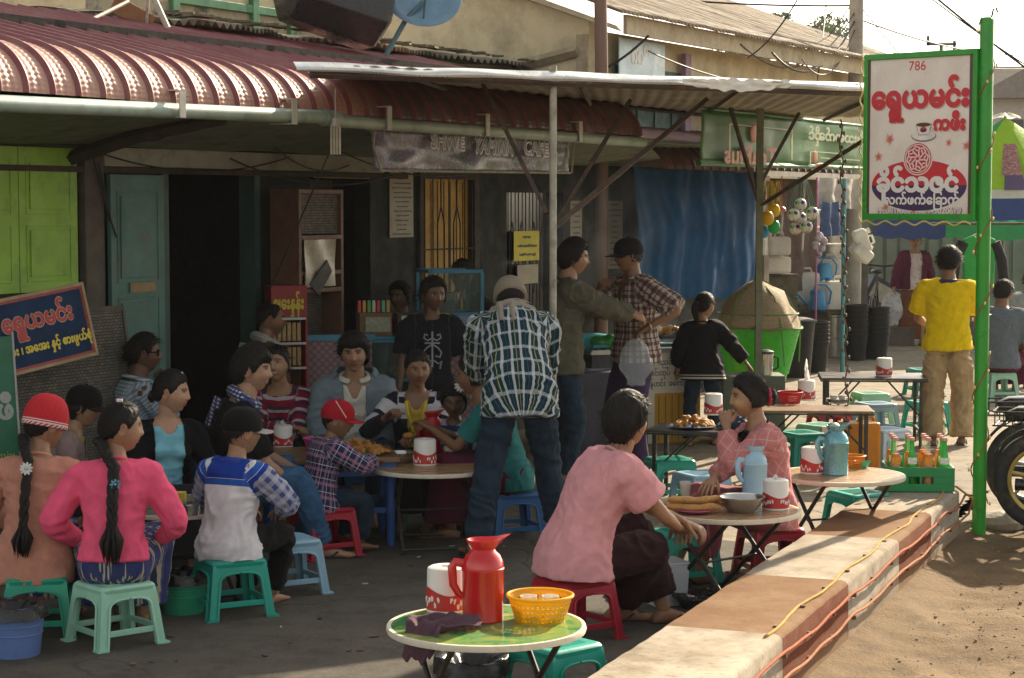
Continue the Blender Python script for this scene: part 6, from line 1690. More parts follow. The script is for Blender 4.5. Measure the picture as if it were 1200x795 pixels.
for k, (dx, dy, dz, l) in enumerate(((-.01, -.035, .03, 'nearest fried bread stick on the pink plate'), (.005, .02, .03, 'farther fried bread stick on the pink plate'), (-.0, -.01, .062, 'topmost fried bread stick on the pink plate'))):
 q = MB(); P = [(-.13 + .026 * i, .006 * math.sin(i * 1.3 + k), .004 * math.sin(i * .9)) for i in range(11)]; q.tube(P, [.010] + [.021 + .003 * math.sin(i * 2.1 + k) for i in range(9)] + [.010], 10, flat=.85); tag(q.build('bread_stick', M_bread, loc=(pl.x + dx, pl.y + dy, TZ + dz), rz=R(-4 + 5 * k)), l, 'bread', 'fried bread sticks')
M_steel = mat('steel_bowl', (.55, .54, .52), .22, metal=.92, var=.1)
def bowl(at, z, r, h, m, label, name='bowl'):
 q = MB(); q.lathe([(0, 0), (r * .55, 0), (r * .85, h * .45), (r * .97, h * .95), (r * 1.05, h), (r * 1.05, h - .003), (r * .95, h * .92), (r * .80, h * .42), (r * .5, .006), (0, .006)], n=40, caps=False); o = q.build(name, m, loc=(at[0], at[1], z)); tag(o, label, 'bowl'); return o
bowl(onto(869, 600, TZ), TZ, .107, .075, M_steel, 'shiny steel bowl in the middle of the bread table')
bowl(onto(469, 542, TZ), TZ, .085, .06, M_steel, 'steel bowl at the left of the shaded round table')
def heap(name, label, at, z, rx, ry, h, m, n, seed, size=.03, cat='food'):
 rr = random.Random(seed); q = MB()
 for i in range(n):
  a = rr.uniform(0, 6.28); k = rr.random() ** .5; x = rx * k * math.cos(a); y = ry * k * math.sin(a); zz = h * (1 - k * k) * rr.uniform(.5, 1) + size * .3
  M4 = Matrix.Translation((x, y, zz)) @ Matrix.Rotation(rr.uniform(0, 3), 4, 'Z') @ Matrix.Rotation(rr.uniform(-.7, .7), 4, 'Y')
  b = len(q.v); q.ell((0, 0, 0), (size * rr.uniform(.8, 1.5), size * rr.uniform(.5, .8), size * rr.uniform(.4, .6)), 10, 6, M=M4)
  for j in range(b, len(q.v)): q.v[j] = q.v[j] + Vector((1, 1, 1)) * noise.noise(q.v[j] * 60) * size * .18
 o = q.build(name, m, loc=(at[0], at[1], z)); tag(o, label, cat); o['kind'] = 'stuff'; return o
M_fry = mat('fried_snack', (.46, .20, .035), .7, var=.4, scale=40, bmp=.7, bscale=60)
fp_ = (-.86, 10.90); plate(fp_, .506, .15, M_greenp, 'green plate under the big heap of fried snacks'); heap('fried_snacks', 'orange-brown heap of fried snacks on the blue wooden table', fp_, .515, .15, .12, .055, M_fry, 60, 3)
pb_ = (-1.10, 11.10); basket(pb_, .506, plastic('basket_pink', (.58, .06, .28)), 'pink basket on the blue wooden table before the man in grey', .085, .06)
gp = onto(541, 538, TZ); plate(gp, TZ, .085, M_greenp, 'green plate on the shaded round table near the little girl'); heap('snack', 'wrapped sweets on the green plate near the little girl', gp, TZ + .01, .05, .04, .02, mat('wrapper', (.45, .42, .10), .4, var=.5, scale=50), 14, 5, .014)
plate(onto(349, 541, .47), .47, .11, M_greenp, 'green plate beside the young man in jeans')
heap('fried_snacks', 'fried snacks on the black table in front of the girl in the track jacket', (TF[0].x - .10, TF[0].y), .475, .13, .10, .07, M_fry, 40, 8)
plate((TF[0].x - .11, TF[0].y), .471, .15, plastic('plate_blue', (.10, .2, .4)), 'blue plate under the snacks on the black table')
q = MB(); q.sheet(40, 30, lambda i, j: (-.15 + .30 * i, -.11 + .22 * j, .012 + .07 * (math.sin(math.pi * i) * math.sin(math.pi * j)) ** .6 + .012 * noise.noise(Vector((i * 7, j * 6, 2)))))
def check_mat():
 m, t, p = _new('indigo_check'); s = node(t, 'SeparateXYZ'); t.links.new(coord(t), s.inputs[0])
 k = None
 for ax in (0, 1):
  u = mth(t, 'LESS_THAN', mth(t, 'FRACT', mth(t, 'MULTIPLY', s.outputs[ax], 24)), .34); k = u if k is None else mth(t, 'MULTIPLY', k, u)
 c = mixc(t, k, (.018, .025, .05), (.62, .62, .60)); t.links.new(c, p.inputs['Base Color']); p.inputs['Roughness'].default_value = .9; return m
o = q.build('checked_cloth', check_mat(), loc=(TF[0].x + .19, TF[0].y - .02, .472), rz=R(-15), smooth=180); tag(o, 'indigo and white checked cloth covering food on the black table', 'cloth')
ps = onto(982, 473, .50); PS_ = thing('plate_stack', 'stacked steel plates with white cups on the brown-topped table', 'plates', (ps.x, ps.y, .50))
q = MB()
for k in range(4): q.lathe([(0, 0), (.05, 0), (.085, .012), (.085, .014), (0, .004)], (0, 0, .007 * k), 28, caps=False)
q.build('plate', M_steel, PS_)
for dx in (-.03, .03): q = MB(); q.lathe([(0, .03), (.022, .03), (.03, .055), (.026, .06), (0, .058)], (dx, 0, 0), 16, caps=False); q.build('cup', M_porc, PS_)
basket(onto(926, 473, .50), .50, plastic('basket_red', (.55, .03, .04), tl=.3), 'red basket on the brown-topped table behind the scrunchie', .085, .075)
basket(onto(1001, 548, TZ), TZ, mat('basket_orange', (.70, .27, .01), .4, tl=.35), 'orange basket right of the teal flask', .06, .06)
bowl(onto(1010, 548, TZ), TZ, .045, .035, M_greenp, 'tiny green bowl beside the orange basket')
def ragf(i, j):
 x = -.085 + .16 * i + .02 * math.sin(j * 9); y = .055 - .26 * j
 y0 = -.16
 z = .012 + .030 * abs(math.sin(i * 6 + j * 2)) * (1 - .3 * j) + .018 * noise.noise(Vector((i * 5, j * 5, 1)))
 if y < y0 + .045: # over the rim
  d = (y0 + .045 - y); z = z - d * 1.25 if d > 0 else z; y = y0 + .045 - min(d, .035)
 return (x * (1 - .55 * max(0, j - .45)) - .06 * j, y, z)
ra = onto(526, 737, TZ)
q = MB(); q.sheet(34, 44, ragf); o = q.build('rag', mat('maroon_rag', (.085, .035, .055), .95, var=.3, scale=20, bmp=.5, bscale=90), loc=(ra.x + .02, ra.y, TZ + .002), rz=R(-32), smooth=180, solid=.008, recalc=False); tag(o, 'crumpled maroon rag hanging over the edge of the nearest table', 'cloth')
# BINS AND CANS
def bag_bucket(at, m, label, r=.115, h=.20, s=1.0):
 t = thing('bin', label, 'bin', (at[0], at[1], 0), group=None)
 q = MB(); q.lathe([(0, 0), (r * .78, 0), (r * .80, .01), (r * .96, h * .9), (r, h), (r * .95, h), (r * .76, .014), (0, .014)], n=36, caps=False)
 for zz in (.45, .62, .75, .85): q.tube([(r * (.80 + .16 * zz / .9) * 1.01 * math.cos(2 * math.pi * i / 30), r * (.80 + .16 * zz / .9) * 1.01 * math.sin(2 * math.pi * i / 30), h * zz) for i in range(30)], .003, 6, closed=True)
 q.build('bucket', m, t)
 q = MB()
 def bagf(i, j):
  a = 2 * math.pi * i; n_ = noise.noise(Vector((math.cos(a) * 3, math.sin(a) * 3, j * 2 + r * 9)))
  if j < .5: rr = r * .85 * (.2 + 1.6 * j) ; zz = h * (.62 + .8 * j)
  else: rr = r * (1.04 + .08 * (j - .5) * 2 + .05 * n_); zz = h * (1.03 - .26 * (j - .5) * 2 * (1 + .45 * n_))
  return (rr * math.cos(a), rr * math.sin(a), zz + .02 * n_)
 q.sheet(60, 16, bagf); q.build('bag', mat('black_bag', (.010, .010, .011), .28, var=.3, bmp=.4, bscale=40), t, smooth=180, recalc=False)
 return t
bag_bucket(G(215, 718), plastic('bucket_green', (.02, .30, .17)), 'green slatted bin lined with a black bag under the shaded table', .118, .19)
bag_bucket(G(18, 768), plastic('bucket_blue', (.12, .19, .42)), 'blue bin lined with a black bag at the left edge', .13, .22)
bag_bucket(G(553, 842), plastic('bucket_dark', (.03, .03, .035)), 'black bag-lined bin beneath the nearest table', .13, .23)
bag_bucket(G(820, 712), plastic('bucket_black', (.02, .02, .025)), 'low black bin behind the low wall by the bare feet', .12, .07)
q = MB(); q.box((0, 0, .1), (.16, .16, .2), tap=1.12); q.box((0, 0, .205), (.19, .19, .012)); o = q.build('pail', plastic('pail_white', (.62, .64, .68)), loc=G(779, 708), rz=R(20), smooth=0, bevel=.01); tag(o, 'white square plastic pail between the two seated women', 'pail')
jc = G(1000, 566); JC = thing('jerry_can', 'orange plastic jerry can standing behind the teal flask', 'jerry can', (jc.x + .12, jc.y + .55, 0), R(10))
M_jc = mat('can_orange', (.66, .26, .012), .4, var=.1, dirt=(.4, .15, .02), tl=.25)
q = MB(); q.bx(-.15, .15, -.09, .09, 0, .36); q.build('body', M_jc, JC, smooth=0, bevel=.025)
q = MB(); q.tube([(.0, 0, .355), (.02, 0, .395), (.11, 0, .395), (.13, 0, .355)], .012, 8); q.build('handle', M_jc, JC)
q = MB(); q.cyl((-.08, 0, .355), (-.08, 0, .39), .026, n=16); q.build('cap', M_red, JC)
cx_ = KM @ Vector((.20, 4.47, .256)); cq = G(1079, 575, .256)
CR = thing('bottle_crate', 'green plastic bottle crate standing on the end of the low wall', 'crate', (cq.x, cq.y + .10, .256), R(-4))
M_cr = plastic('crate_green', (.012, .24, .07)); q = MB(); cw, cd, ch = .37, .30, .14
for y in (-cd / 2, cd / 2):
 q.bx(-cw / 2, cw / 2, y - .008, y + .008, 0, .045); q.bx(-cw / 2, cw / 2, y - .008, y + .008, .085, ch); q.bx(-cw / 2, -.07, y - .008, y + .008, .045, .085); q.bx(.07, cw / 2, y - .008, y + .008, .045, .085); q.bx(-.008, .008, y - .006, y + .006, .045, .085)
for x in (-cw / 2, cw / 2): q.bx(x - .008, x + .008, -cd / 2 + .008, cd / 2 - .008, 0, ch)
q.bx(-cw / 2 + .008, cw / 2 - .008, -cd / 2 + .008, cd / 2 - .008, 0, .01); q.build('wall', M_cr, CR, smooth=0, bevel=.003)
q = MB()
for i in range(1, 4): q.bx(-cw / 2 + cw * i / 4 - .002, -cw / 2 + cw * i / 4 + .002, -cd / 2 + .01, cd / 2 - .01, .012, .10)
for i in range(1, 3): q.bx(-cw / 2 + .01, cw / 2 - .01, -cd / 2 + cd * i / 3 - .002, -cd / 2 + cd * i / 3 + .002, .012, .099)
q.build('divider', M_cr, CR, smooth=0)
_B = {}
def bottle(kind, loc, label):
 if kind not in _B:
  t = thing('soda_bottle', label, 'bottle', loc, 0, 'soda bottles in the green crate'); t.scale = (1.12, 1.12, 1.25)
  q = MB(); pr = [(0, 0), (.026, 0), (.028, .01), (.028, .10), (.025, .13), (.0125, .175), (.0115, .215), (.0135, .218), (.0135, .226), (.011, .228)]; q.lathe(pr, n=20)
  q.build('glass_body', (mat('green_glass', (.04, .40, .06), .08, alpha=.8, tl=.3) if kind == 'g' else glass('clear_glass', (.66, .68, .52), .06, .26)), t)
  if kind == 'o': q = MB(); q.lathe([(0, .004), (.0255, .006), (.0255, .125), (.02, .16), (.0, .162)], n=20, caps=False); q.build('drink', mat('orange_drink', (.85, .26, .01), .2, tl=.3), t)
  q = MB(); q.sheet(12, 4, lambda i, j: (.0288 * math.cos(i * 2 - 2.57), .0288 * math.sin(i * 2 - 2.57), .115 - .0 + .03 * j)); q.build('label', mat('label_white' if kind == 'g' else 'label_orange', (.72, .72, .6) if kind == 'g' else (.75, .30, .03), .4, var=.4, scale=70), t, smooth=180)
  q = MB(); q.lathe([(0, .236), (.012, .236), (.0155, .226), (.0145, .222), (.0, .223)], n=16, caps=False); q.build('cap', mat('cap_red_white', (.66, .30, .24), .4, var=.5, scale=90), t)
  _B[kind] = t; return t
 return dup(_B[kind], loc, random.Random(str(loc)).uniform(-.5, .5), label)
kinds = 'ogog' 'goog' 'ogoo'
wh = ['front row', 'middle row', 'back row']
for r_ in range(3):
 for c in range(4):
  k = kinds[r_ * 4 + c]; base = CR.matrix_basis @ Vector((-cw / 2 + cw * (c + .5) / 4, -cd / 2 + cd * (r_ + .5) / 3, .012))
  bottle(k, base, f"{'green glass' if k == 'g' else 'orange drink'} bottle in the {wh[r_]} of the green crate, " + ('at the left end', 'second from the left', 'second from the right', 'at the right end')[c])
# COUNTERS AND STALL
def counter_mat():
 m, t, p = _new('pink_lattice'); co = coord(t); mp = node(t, 'Mapping'); mp.inputs['Rotation'].default_value = (0, R(45), 0); t.links.new(co, mp.inputs[0]); s = node(t, 'SeparateXYZ'); t.links.new(mp.outputs[0], s.inputs[0])
 k = None
 for ax in (0, 2):
  u = mth(t, 'LESS_THAN', mth(t, 'FRACT', mth(t, 'MULTIPLY', s.outputs[ax], 26)), .22); k = u if k is None else mth(t, 'MAXIMUM', k, u)
 c = mixc(t, k, (.27, .175, .185), (.16, .085, .10)); t.links.new(c, p.inputs['Base Color']); p.inputs['Roughness'].default_value = .6; return m
M_lat = counter_mat(); M_bf = mat('blue_frame', (.05, .22, .33), .45, var=.2); M_pane = glass('case_glass', (.12, .2, .18), .08, .25)
def px_on(px, py, d): return D(px, py, d)
c0 = D(350, 440, 13.2); c1 = D(430, 440, 13.5)
CT = thing('counter', 'pink lattice-panelled counter with a blue top rail in front of the dark doorway', 'counter', (c0.x, c0.y, 0), R(12))
q = MB(); q.bx(0, .50, 0, .4, 0, 1.0); q.build('body', M_lat, CT, smooth=0)
q = MB(); q.bx(-.02, .52, -.02, .0, .98, 1.02); q.bx(-.02, 0, 0, .4, .98, 1.02); q.bx(.5, .52, -.0, .4, .98, 1.02); q.build('rail', M_bf, CT, smooth=0)
GC = thing('glass_case', 'blue-framed glass display case beside the standing boy', 'display case', D(432, 490, 13.35), R(12)); GC.location.z = 0
q = MB(); q.bx(0, .36, 0, .4, 0, .45); q.build('base', M_lat, GC, smooth=0)
q = MB()
for x in (0, .36):
 for y in (0, .4): q.bx(x - .012, x + .012, y - .012, y + .012, .45, .98)
for z in (.46, .70, .97):
 for y in (0, .4): q.bx(0.012, .348, y - .012, y + .012, z - .012, z + .012)
 for x in (0, .36): q.bx(x - .012, x + .012, .012, .388, z - .012, z + .012)
q.bx(-.02, .38, -.03, .43, .985, 1.0); q.build('frame', M_bf, GC, smooth=0)
q = MB(); q.bx(.012, .348, -.003, .003, .472, .958); q.bx(.357, .363, .012, .388, .472, .958); q.build('pane', M_pane, GC, smooth=0)
q = MB(); q.bx(.02, .34, .03, .38, .47, .48); q.bx(.02, .34, .03, .38, .70, .71); q.build('shelf', mat('shelf_grey', (.12, .13, .12), .6), GC, smooth=0)
heap('pastries', 'dim pastries on the upper shelf of the glass case', (GC.location.x + .15, GC.location.y + .22), .715, .12, .1, .05, mat('pastry', (.28, .19, .08), .7, var=.3), 20, 4, .04)
bxo = thing('box', 'brown carton with coloured lighters standing on the display case', 'box', (GC.location.x - .02, GC.location.y + .12, 1.0), R(12))
q = MB(); q.bx(-.06, .16, -.1, .1, 0, .16); q.build('carton', mat('carton', (.17, .10, .05), .8), bxo, smooth=0)
q = MB(); q.bx(-.02, .15, -.108, -.101, .03, .13); q.build('label', mat('carton_label', (.30, .30, .22), .7, var=.3, scale=40), bxo, smooth=0)
cl_ = [(.5, .05, .04), (.55, .28, .03), (.1, .35, .1), (.5, .48, .42), (.5, .05, .05), (.1, .4, .3), (.55, .3, .05)]
for i in range(7):
 q = MB(); x = -.05 + i * .033; q.bx(x - .011, x + .011, -.02, .005, .16, .225); q.bx(x - .010, x + .010, -.018, .003, .225, .24); q.build('lighter', mat('lighter%d' % i, cl_[i], .35), bxo, smooth=0, bevel=.002)
bx2 = thing('drawer_box', 'small dark drawer box with white tags on the display case', 'box', (GC.location.x + .27, GC.location.y + .16, 1.0), R(12))
q = MB(); q.bx(-.09, .12, -.1, .1, 0, .15); q.build('case', mat('dark_carton', (.06, .045, .035), .7), bx2, smooth=0)
for i in range(2):
 for j in range(3): q = MB(); q.bx(-.07 + i * .1, .0 + i * .1, -.112, -.1, .015 + j * .047, .045 + j * .047); q.build('tag', mat('tag_white', (.55, .52, .42), .6), bx2, smooth=0, bevel=.003)
TC = thing('counter', 'tall pink lattice counter under the steamy glass tank', 'counter', (D(527, 440, 14.0).x, 14.0, 0), R(16))
q = MB(); q.bx(-.05, .24, 0, .4, 0, .92); q.build('body', M_lat, TC, smooth=0)
q = MB(); q.bx(-.06, .25, -.012, -.0, .92, 1.10); q.bx(-.05, .24, 0, .4, .92, 1.10); q.build('printed_panel', mat('blue_print', (.16, .24, .36), .5, var=.5, scale=18, dirt=(.45, .38, .15), dscale=14), TC, smooth=0)
TK = thing('glass_tank', 'blue-framed steamy glass tank on the tall pink counter', 'display case', (TC.location.x - .0, 14.02, 1.10), R(16))
q = MB()
for x in (-.14, .24):
 for y in (0, .4): q.bx(x - .012, x + .012, y - .012, y + .012, .012, .31)
for z in (.012, .32):
 for y in (0, .4): q.bx(-.128, .228, y - .012, y + .012, z - .012, z + .012)
 for x in (-.14, .24): q.bx(x - .012, x + .012, .012, .388, z - .012, z + .012)
q.build('frame', M_bf, TK, smooth=0)
q = MB(); q.bx(-.128, .228, -.003, .003, .024, .308); q.bx(.237, .243, .012, .388, .024, .308); q.build('pane', glass('steamy_glass', (.10, .17, .15), .25, .30), TK, smooth=0)
bowl((TC.location.x - .05, 14.22), 1.12, .12, .14, M_steel, 'large pot inside the steamy glass tank')
cb_ = W(.60, .20); CBt = thing('cabinet', 'tall brown wooden cabinet with a woven top panel beside the dark doorway', 'cabinet', cb_, FRZ)
q = MB(); q.bx(0, .03, -.12, .12, 0, 2.0); q.bx(.50, .53, -.12, .12, 0, 2.0)
for z in (.0, .75, 1.30, 1.42, 1.66, 1.97): q.bx(.03, .50, -.12, .12, z, z + .03)
q.build('frame', mat('brown_wood', (.13, .062, .035), .6, var=.3), CBt, smooth=0, bevel=.003)
q = MB(); q.bx(.03, .50, -.09, -.07, 1.70, 1.97); q.bx(.03, .50, .05, .07, .78, 1.66); q.build('woven_panel', weave_mat(), CBt, smooth=0)
q = MB(); q.sheet(8, 8, lambda i, j: (.06 + .36 * i, -.125 - .006 * math.sin(i * 9 + j * 5), 1.34 + .32 * j)); q.build('plastic_sheet', mat('crinkled_plastic', (.32, .28, .2), .3, var=.3), CBt)
q = MB(); q.prism([(.10, 1.36), (.30, 1.52), (.36, 1.44), (.20, 1.28)], -.14, -.133, 'xz'); q.build('folder', mat('black_card', (.015, .015, .015), .6), CBt, smooth=0)
rd = thing('display_rack', 'red snack rack with yellow header and gold packets', 'display rack', (D(330, 370, 13.1).x, 13.1, 0), R(20)); rd.scale = (.58, 1, 1.03)
M_rr = mat('rack_red', (.24, .015, .018), .5); q = MB(); q.bx(-.16, -.14, -.1, .1, .6, 1.32); q.bx(.24, .26, -.1, .1, .6, 1.32); q.bx(-.16, .26, .08, .1, .6, 1.32); q.bx(-.14, .24, -.1, .08, 1.30, 1.32); q.bx(-.14, .24, -.1, -.09, 1.12, 1.30); q.bx(-.14, .24, -.1, .08, .6, .62); q.build('case', M_rr, rd, smooth=0)
q = MB(); q.bx(-.14, .24, -.11, -.09, 1.10, 1.115); q.bx(-.14, .24, -.11, -.09, .94, .955); q.bx(-.14, .24, -.11, -.09, .78, .795); q.build('rail', mat('steel_rail', (.4, .4, .4), .4, metal=.6), rd, smooth=0)
text('ဈေးနှုန်း', .11, mat('header_yellow', (.50, .42, .03), .5), rd, (.04, -.103, 1.205), bold=.004)
for i in range(6):
 for j in range(2): q = MB(); x = -.11 + i * .058; q.bx(x - .022, x + .022, -.06, -.03, .80 + j * .16, .92 + j * .16); q.build('packet', mat('gold_packet', (.35, .23, .09), .4, var=.4, scale=30), rd, smooth=0, bevel=.004)
q = MB(); q.bx(-.05, .05, -.03, .03, .85, 1.75); q.bx(-.07, .07, -.04, -.03, 1.45, 1.72); o = q.build('pipe_cover', mat('grey_mesh', (.17, .16, .13), .8, var=.3, scale=60), loc=W(1.22, .06), rz=FRZ, smooth=0); tag(o, 'grey boxed pipe cover with a pale switch plate beside the cabinet', 'pipe cover')
# food stall
STp = G(755, 500); ST = thing('food_stall', 'white food stall with a Burmese menu panel and yellow lower panel', 'stall', (D(690, 470, 15.7).x, 15.3, 0), R(24))
q = MB(); q.bx(.0, .95, 0, .8, .72, .76); q.build('counter_top', mat('stall_steel', (.45, .45, .43), .35, metal=.6), ST, smooth=0, bevel=.004)
q = MB(); q.bx(.02, .55, .02, .78, 0, .72); q.build('base', mat('stall_dark', (.05, .05, .06), .6, var=.4), ST, smooth=0)
q = MB(); q.bx(.55, .98, 0, .78, .0, .40); q.build('lower_panel', mat('panel_yellow', (.55, .30, .03), .6, var=.12), ST, smooth=0)
for i in range(6): q = MB(); q.bx(.60 + i * .06, .606 + i * .06, -.004, 0, .02, .38); q.build('panel_groove', mat('groove', (.25, .13, .02), .8), ST, smooth=0)
q = MB(); q.bx(.50, .985, -.012, .78, .40, .72); q.bx(.50, .56, -.010, 0, 0, .40); mp_ = q.build('menu_panel', mat('menu_white', (.62, .58, .48), .6, var=.06), ST, smooth=0)
M_ink = mat('menu_ink', (.03, .04, .10), .6)
for k, tx in enumerate(('ဒညင်း  စားရန်', 'ဟင်းထုပ်  ထမင်းကြော်', 'မုန့်ဟင်း  ခေါက်ဆွဲကြော်')): text(tx, .060, M_ink, mp_, (.745, -.0135, .645 - k * .085), bold=.001, sx=.86)
q = MB(); q.tube([(.0, -.03, .79), (1.0, -.03, .79)], .014, 8); q.tube([(0, -.03, .79), (0, .02, .74)], .012, 8); q.tube([(1.0, -.03, .79), (1.0, .02, .74)], .012, 8); q.build('rail', M_bf, ST)
sx_, sy_ = ST.location.x, ST.location.y
def on_st(x, y): return ST.matrix_basis @ Vector((x, y, 0))
bpy.context.view_layer.update()
p = on_st(.12, .3); q = MB(); q.bx(-.14, .14, -.12, .12, 0, .10); q.bx(-.15, .15, -.13, .13, .09, .105); o = q.build('crate', plastic('tray_teal', (.08, .40, .46)), loc=(p.x, p.y, .76), rz=R(24), smooth=0, bevel=.01); tag(o, 'turquoise tub on the food stall behind the olive jacket', 'tub')
p = on_st(.2, .05); q = MB(); q.ell((0, 0, .05), (.17, .10, .06), 24, 12)
for i in range(len(q.v)): q.v[i] = q.v[i] + Vector((0, 0, 1)) * .03 * noise.noise(q.v[i] * 16)
o = q.build('leaf_bag', mat('green_bag', (.03, .30, .06), .35, var=.5, scale=12, dirt=(.5, .55, .4), dscale=9, bmp=.5), loc=(p.x, p.y - .02, .765)); tag(o, 'crumpled green bag of leaves at the stall edge', 'bag')
p = on_st(.85, .25); q = MB(); q.bx(-.15, .15, -.12, .12, 0, .03); o = q.build('tray', mat('tray_dark', (.03, .04, .07), .5), loc=(p.x, p.y, .82), rz=R(24), smooth=0, bevel=.004); tag(o, 'dark tray of fried food at the right end of the stall', 'tray')
heap('fried_food', 'golden fried food heaped on the dark stall tray', (p.x, p.y), .85, .12, .09, .06, M_bread, 26, 9, .03)
q = MB(); q.bx(-.04, .04, -.12, .12, 0, .25); q2 = on_st(.70, .35); o = q.build('plastic_box', glass('box_plastic', (.7, .68, .6), .2, .6), loc=(q2.x, q2.y, .765), rz=R(24), smooth=0); tag(o, 'clear plastic box standing on the stall before the plaid shirt', 'box')
q = MB(); q.box((0, 0, .32), (.5, .4, .64)); o = q.build('cool_box', mat('coolbox', (.03, .035, .06), .4, var=.4), loc=(D(705, 470, 14.6).x, 14.9, 0), rz=R(20), smooth=0, bevel=.01); tag(o, 'dark cool box with a red N beneath the stall', 'box')
text('N', .22, mat('n_red', (.40, .03, .04), .5), o, (.10, -.203, .30), bold=.01)
# green tub with the woven dome
tb = G(889, 470); tb = Vector((D(888, 400, 16.6).x, 16.6, 0))
TB = thing('green_tub', 'bright green flared tub on a drum-like green base by the girl', 'tub', tb)
M_tub = mat('tub_green', (.05, .48, .03), .3, var=.1, tl=.2)
q = MB(); q.lathe([(0, .0), (.235, 0), (.24, .02), (.225, .30), (.235, .34), (.225, .36), (.25, .46), (.262, .47), (.30, .62), (.355, .84), (.36, .86), (.345, .86), (.28, .6), (.2, .3), (0, .3)], n=48, caps=False)
q.build('tub', M_tub, TB, smooth=30)
DOM = thing('woven_cover', 'conical woven bamboo cover lying on the green tub', 'cover', (tb.x, tb.y, .86))
q = MB(); prof = [(.37, .0), (.365, .03), (.33, .11), (.275, .20), (.20, .285), (.11, .355), (.02, .40)]; q.lathe(prof, n=48)
for i in range(len(q.v)): q.v[i] = q.v[i] + Vector((noise.noise(q.v[i] * 5), noise.noise(q.v[i] * 5 + Vector((5, 0, 0))), noise.noise(q.v[i] * 6))) * .045
q.build('dome', mat('bamboo_weave', (.33, .25, .155), .9, var=.35, scale=30, stretch=(1, 1, 4), bmp=.9, bscale=50), DOM)
q = MB(); q.tube([(.37 * math.cos(i * .2), .37 * math.sin(i * .2), .005 * math.sin(i)) for i in range(32)], .012, 6, closed=True); q.tube([(.34 * math.cos(i * .2), .34 * math.sin(i * .2), .12) for i in range(32)], .007, 6, closed=True)
for k in range(5): a = k * 1.25 - 2.4; q.tube([(.02 * math.cos(a), .02 * math.sin(a), .41), (.26 * math.cos(a), .26 * math.sin(a), .26), (.37 * math.cos(a), .37 * math.sin(a), .03), (.37 * math.cos(a + .1), .37 * math.sin(a + .1), -.3)], .006, 6)
q.build('cord', mat('green_cord', (.10, .20, .05), .7), DOM)
q = MB(); q.ell((0, 0, .42), (.03, .03, .035), 10, 6); q.build('knot', _MC['green_cord'], DOM)
mg = Vector((D(897, 440, 15.6).x, 15.6, 0));
q = MB(); q.bx(-.25, .25, -.18, .18, .0, .54); o = q.build('box', mat('dim_crate', (.10, .12, .09), .8), loc=(mg.x - .1, mg.y + .1, 0), smooth=0, bevel=.01); tag(o, 'dim low box carrying the steel mug beside the green tub', 'box')
MG = thing('steel_mug', 'steel flask mug with black lid beside the green tub', 'mug', (mg.x, mg.y, .54))
q = MB(); q.lathe([(0, 0), (.055, 0), (.065, .17), (0, .17)], n=24, caps=False); q.build('body', M_steel, MG); q = MB(); q.lathe([(0, .17), (.066, .17), (.066, .19), (.03, .205), (0, .205)], n=24, caps=False); q.tube([(.06, 0, .15), (.10, 0, .14), (.10, 0, .06), (.06, 0, .04)], .009, 6); q.build('lid', mat('black_lid', (.02, .02, .02), .4), MG)
# SHOP GOODS
M_bk = mat('black_bin', (.009, .009, .010), .55, var=.3, dirt=(.025, .023, .02), spec=.3)
def bin_stack(at, n, label, r=.20, h=.5, step=.05, lid=True, tilt=0):
 t = thing('bin_stack', label, 'bins', (at[0], at[1], 0), 0)
 for k in range(n):
  q = MB(); z = k * step; q.lathe([(0, z), (r * .78, z), (r, z + h), (r * 1.05, z + h), (r * 1.06, z + h + .02), (r * .98, z + h + .02), (r * .75, z + .02), (0, z + .02)], n=28, caps=False); q.build('bin', M_bk, t)
 if lid: q = MB(); z = (n - 1) * step + h; q.lathe([(0, z + .06), (r * .6, z + .055), (r * 1.08, z + .025), (r * 1.08, z + .012), (0, z + .015)], n=28, caps=False); q.build('lid', M_bk, t)
 return t
bin_stack(Vector((D(930, 400, 21.6).x, 21.6)), 1, 'large black lidded dustbin on the lane', .235, .60)
bin_stack(Vector((D(955, 400, 22.2).x, 22.2)), 6, 'nested black buckets with side handles behind the large dustbin', .16, .33, .045, False)
bin_stack(Vector((D(1003, 400, 23.9).x, 23.9)), 7, 'left stack of nested black pots beside the steel drums', .145, .30, .06, False)
bin_stack(Vector((D(1027, 400, 24.1).x, 24.1)), 6, 'right stack of nested black pots nearest the woman with the bag', .16, .32, .06, False)
M_alu = mat('aluminium_pot', (.50, .48, .44), .35, metal=.75, var=.2, scale=5, dirt=(.3, .26, .22))
def drum(at, z, r, h, label, name='steel_drum'):
 q = MB(); q.lathe([(0, 0), (r, 0), (r, .02), (r * .985, .025), (r * .985, h * .5), (r * 1.005, h * .51), (r * .985, h * .53), (r * .985, h - .03), (r * 1.04, h - .025), (r * 1.04, h), (0, h)], n=32, caps=False); o = q.build(name, M_alu, loc=(at[0], at[1], z), smooth=30); tag(o, label, 'drum', 'aluminium drums and pots of the shop'); return o
dx_ = D(978, 400, 24.6); drum((dx_.x, 24.6), 0, .21, .26, 'bottom aluminium drum beneath the white jerry can'); drum((dx_.x, 24.6), .262, .20, .26, 'upper aluminium drum directly beneath the white jerry can')
d2_ = D(950, 400, 24.9); drum((d2_.x, 24.9), 0, .19, .30, 'aluminium drum behind the black buckets'); drum((d2_.x, 24.9), .302, .17, .34, 'dented pail of aluminium standing on the drum behind the black buckets')
d3 = D(975, 280, 25.6)
for k in range(3): drum((d3.x, 25.6), 1.18 + k * .22, .24 - .02 * k, .20, ('lowest', 'middle', 'top')[k] + ' aluminium pot of the tall stack at the back of the shop', 'pot')
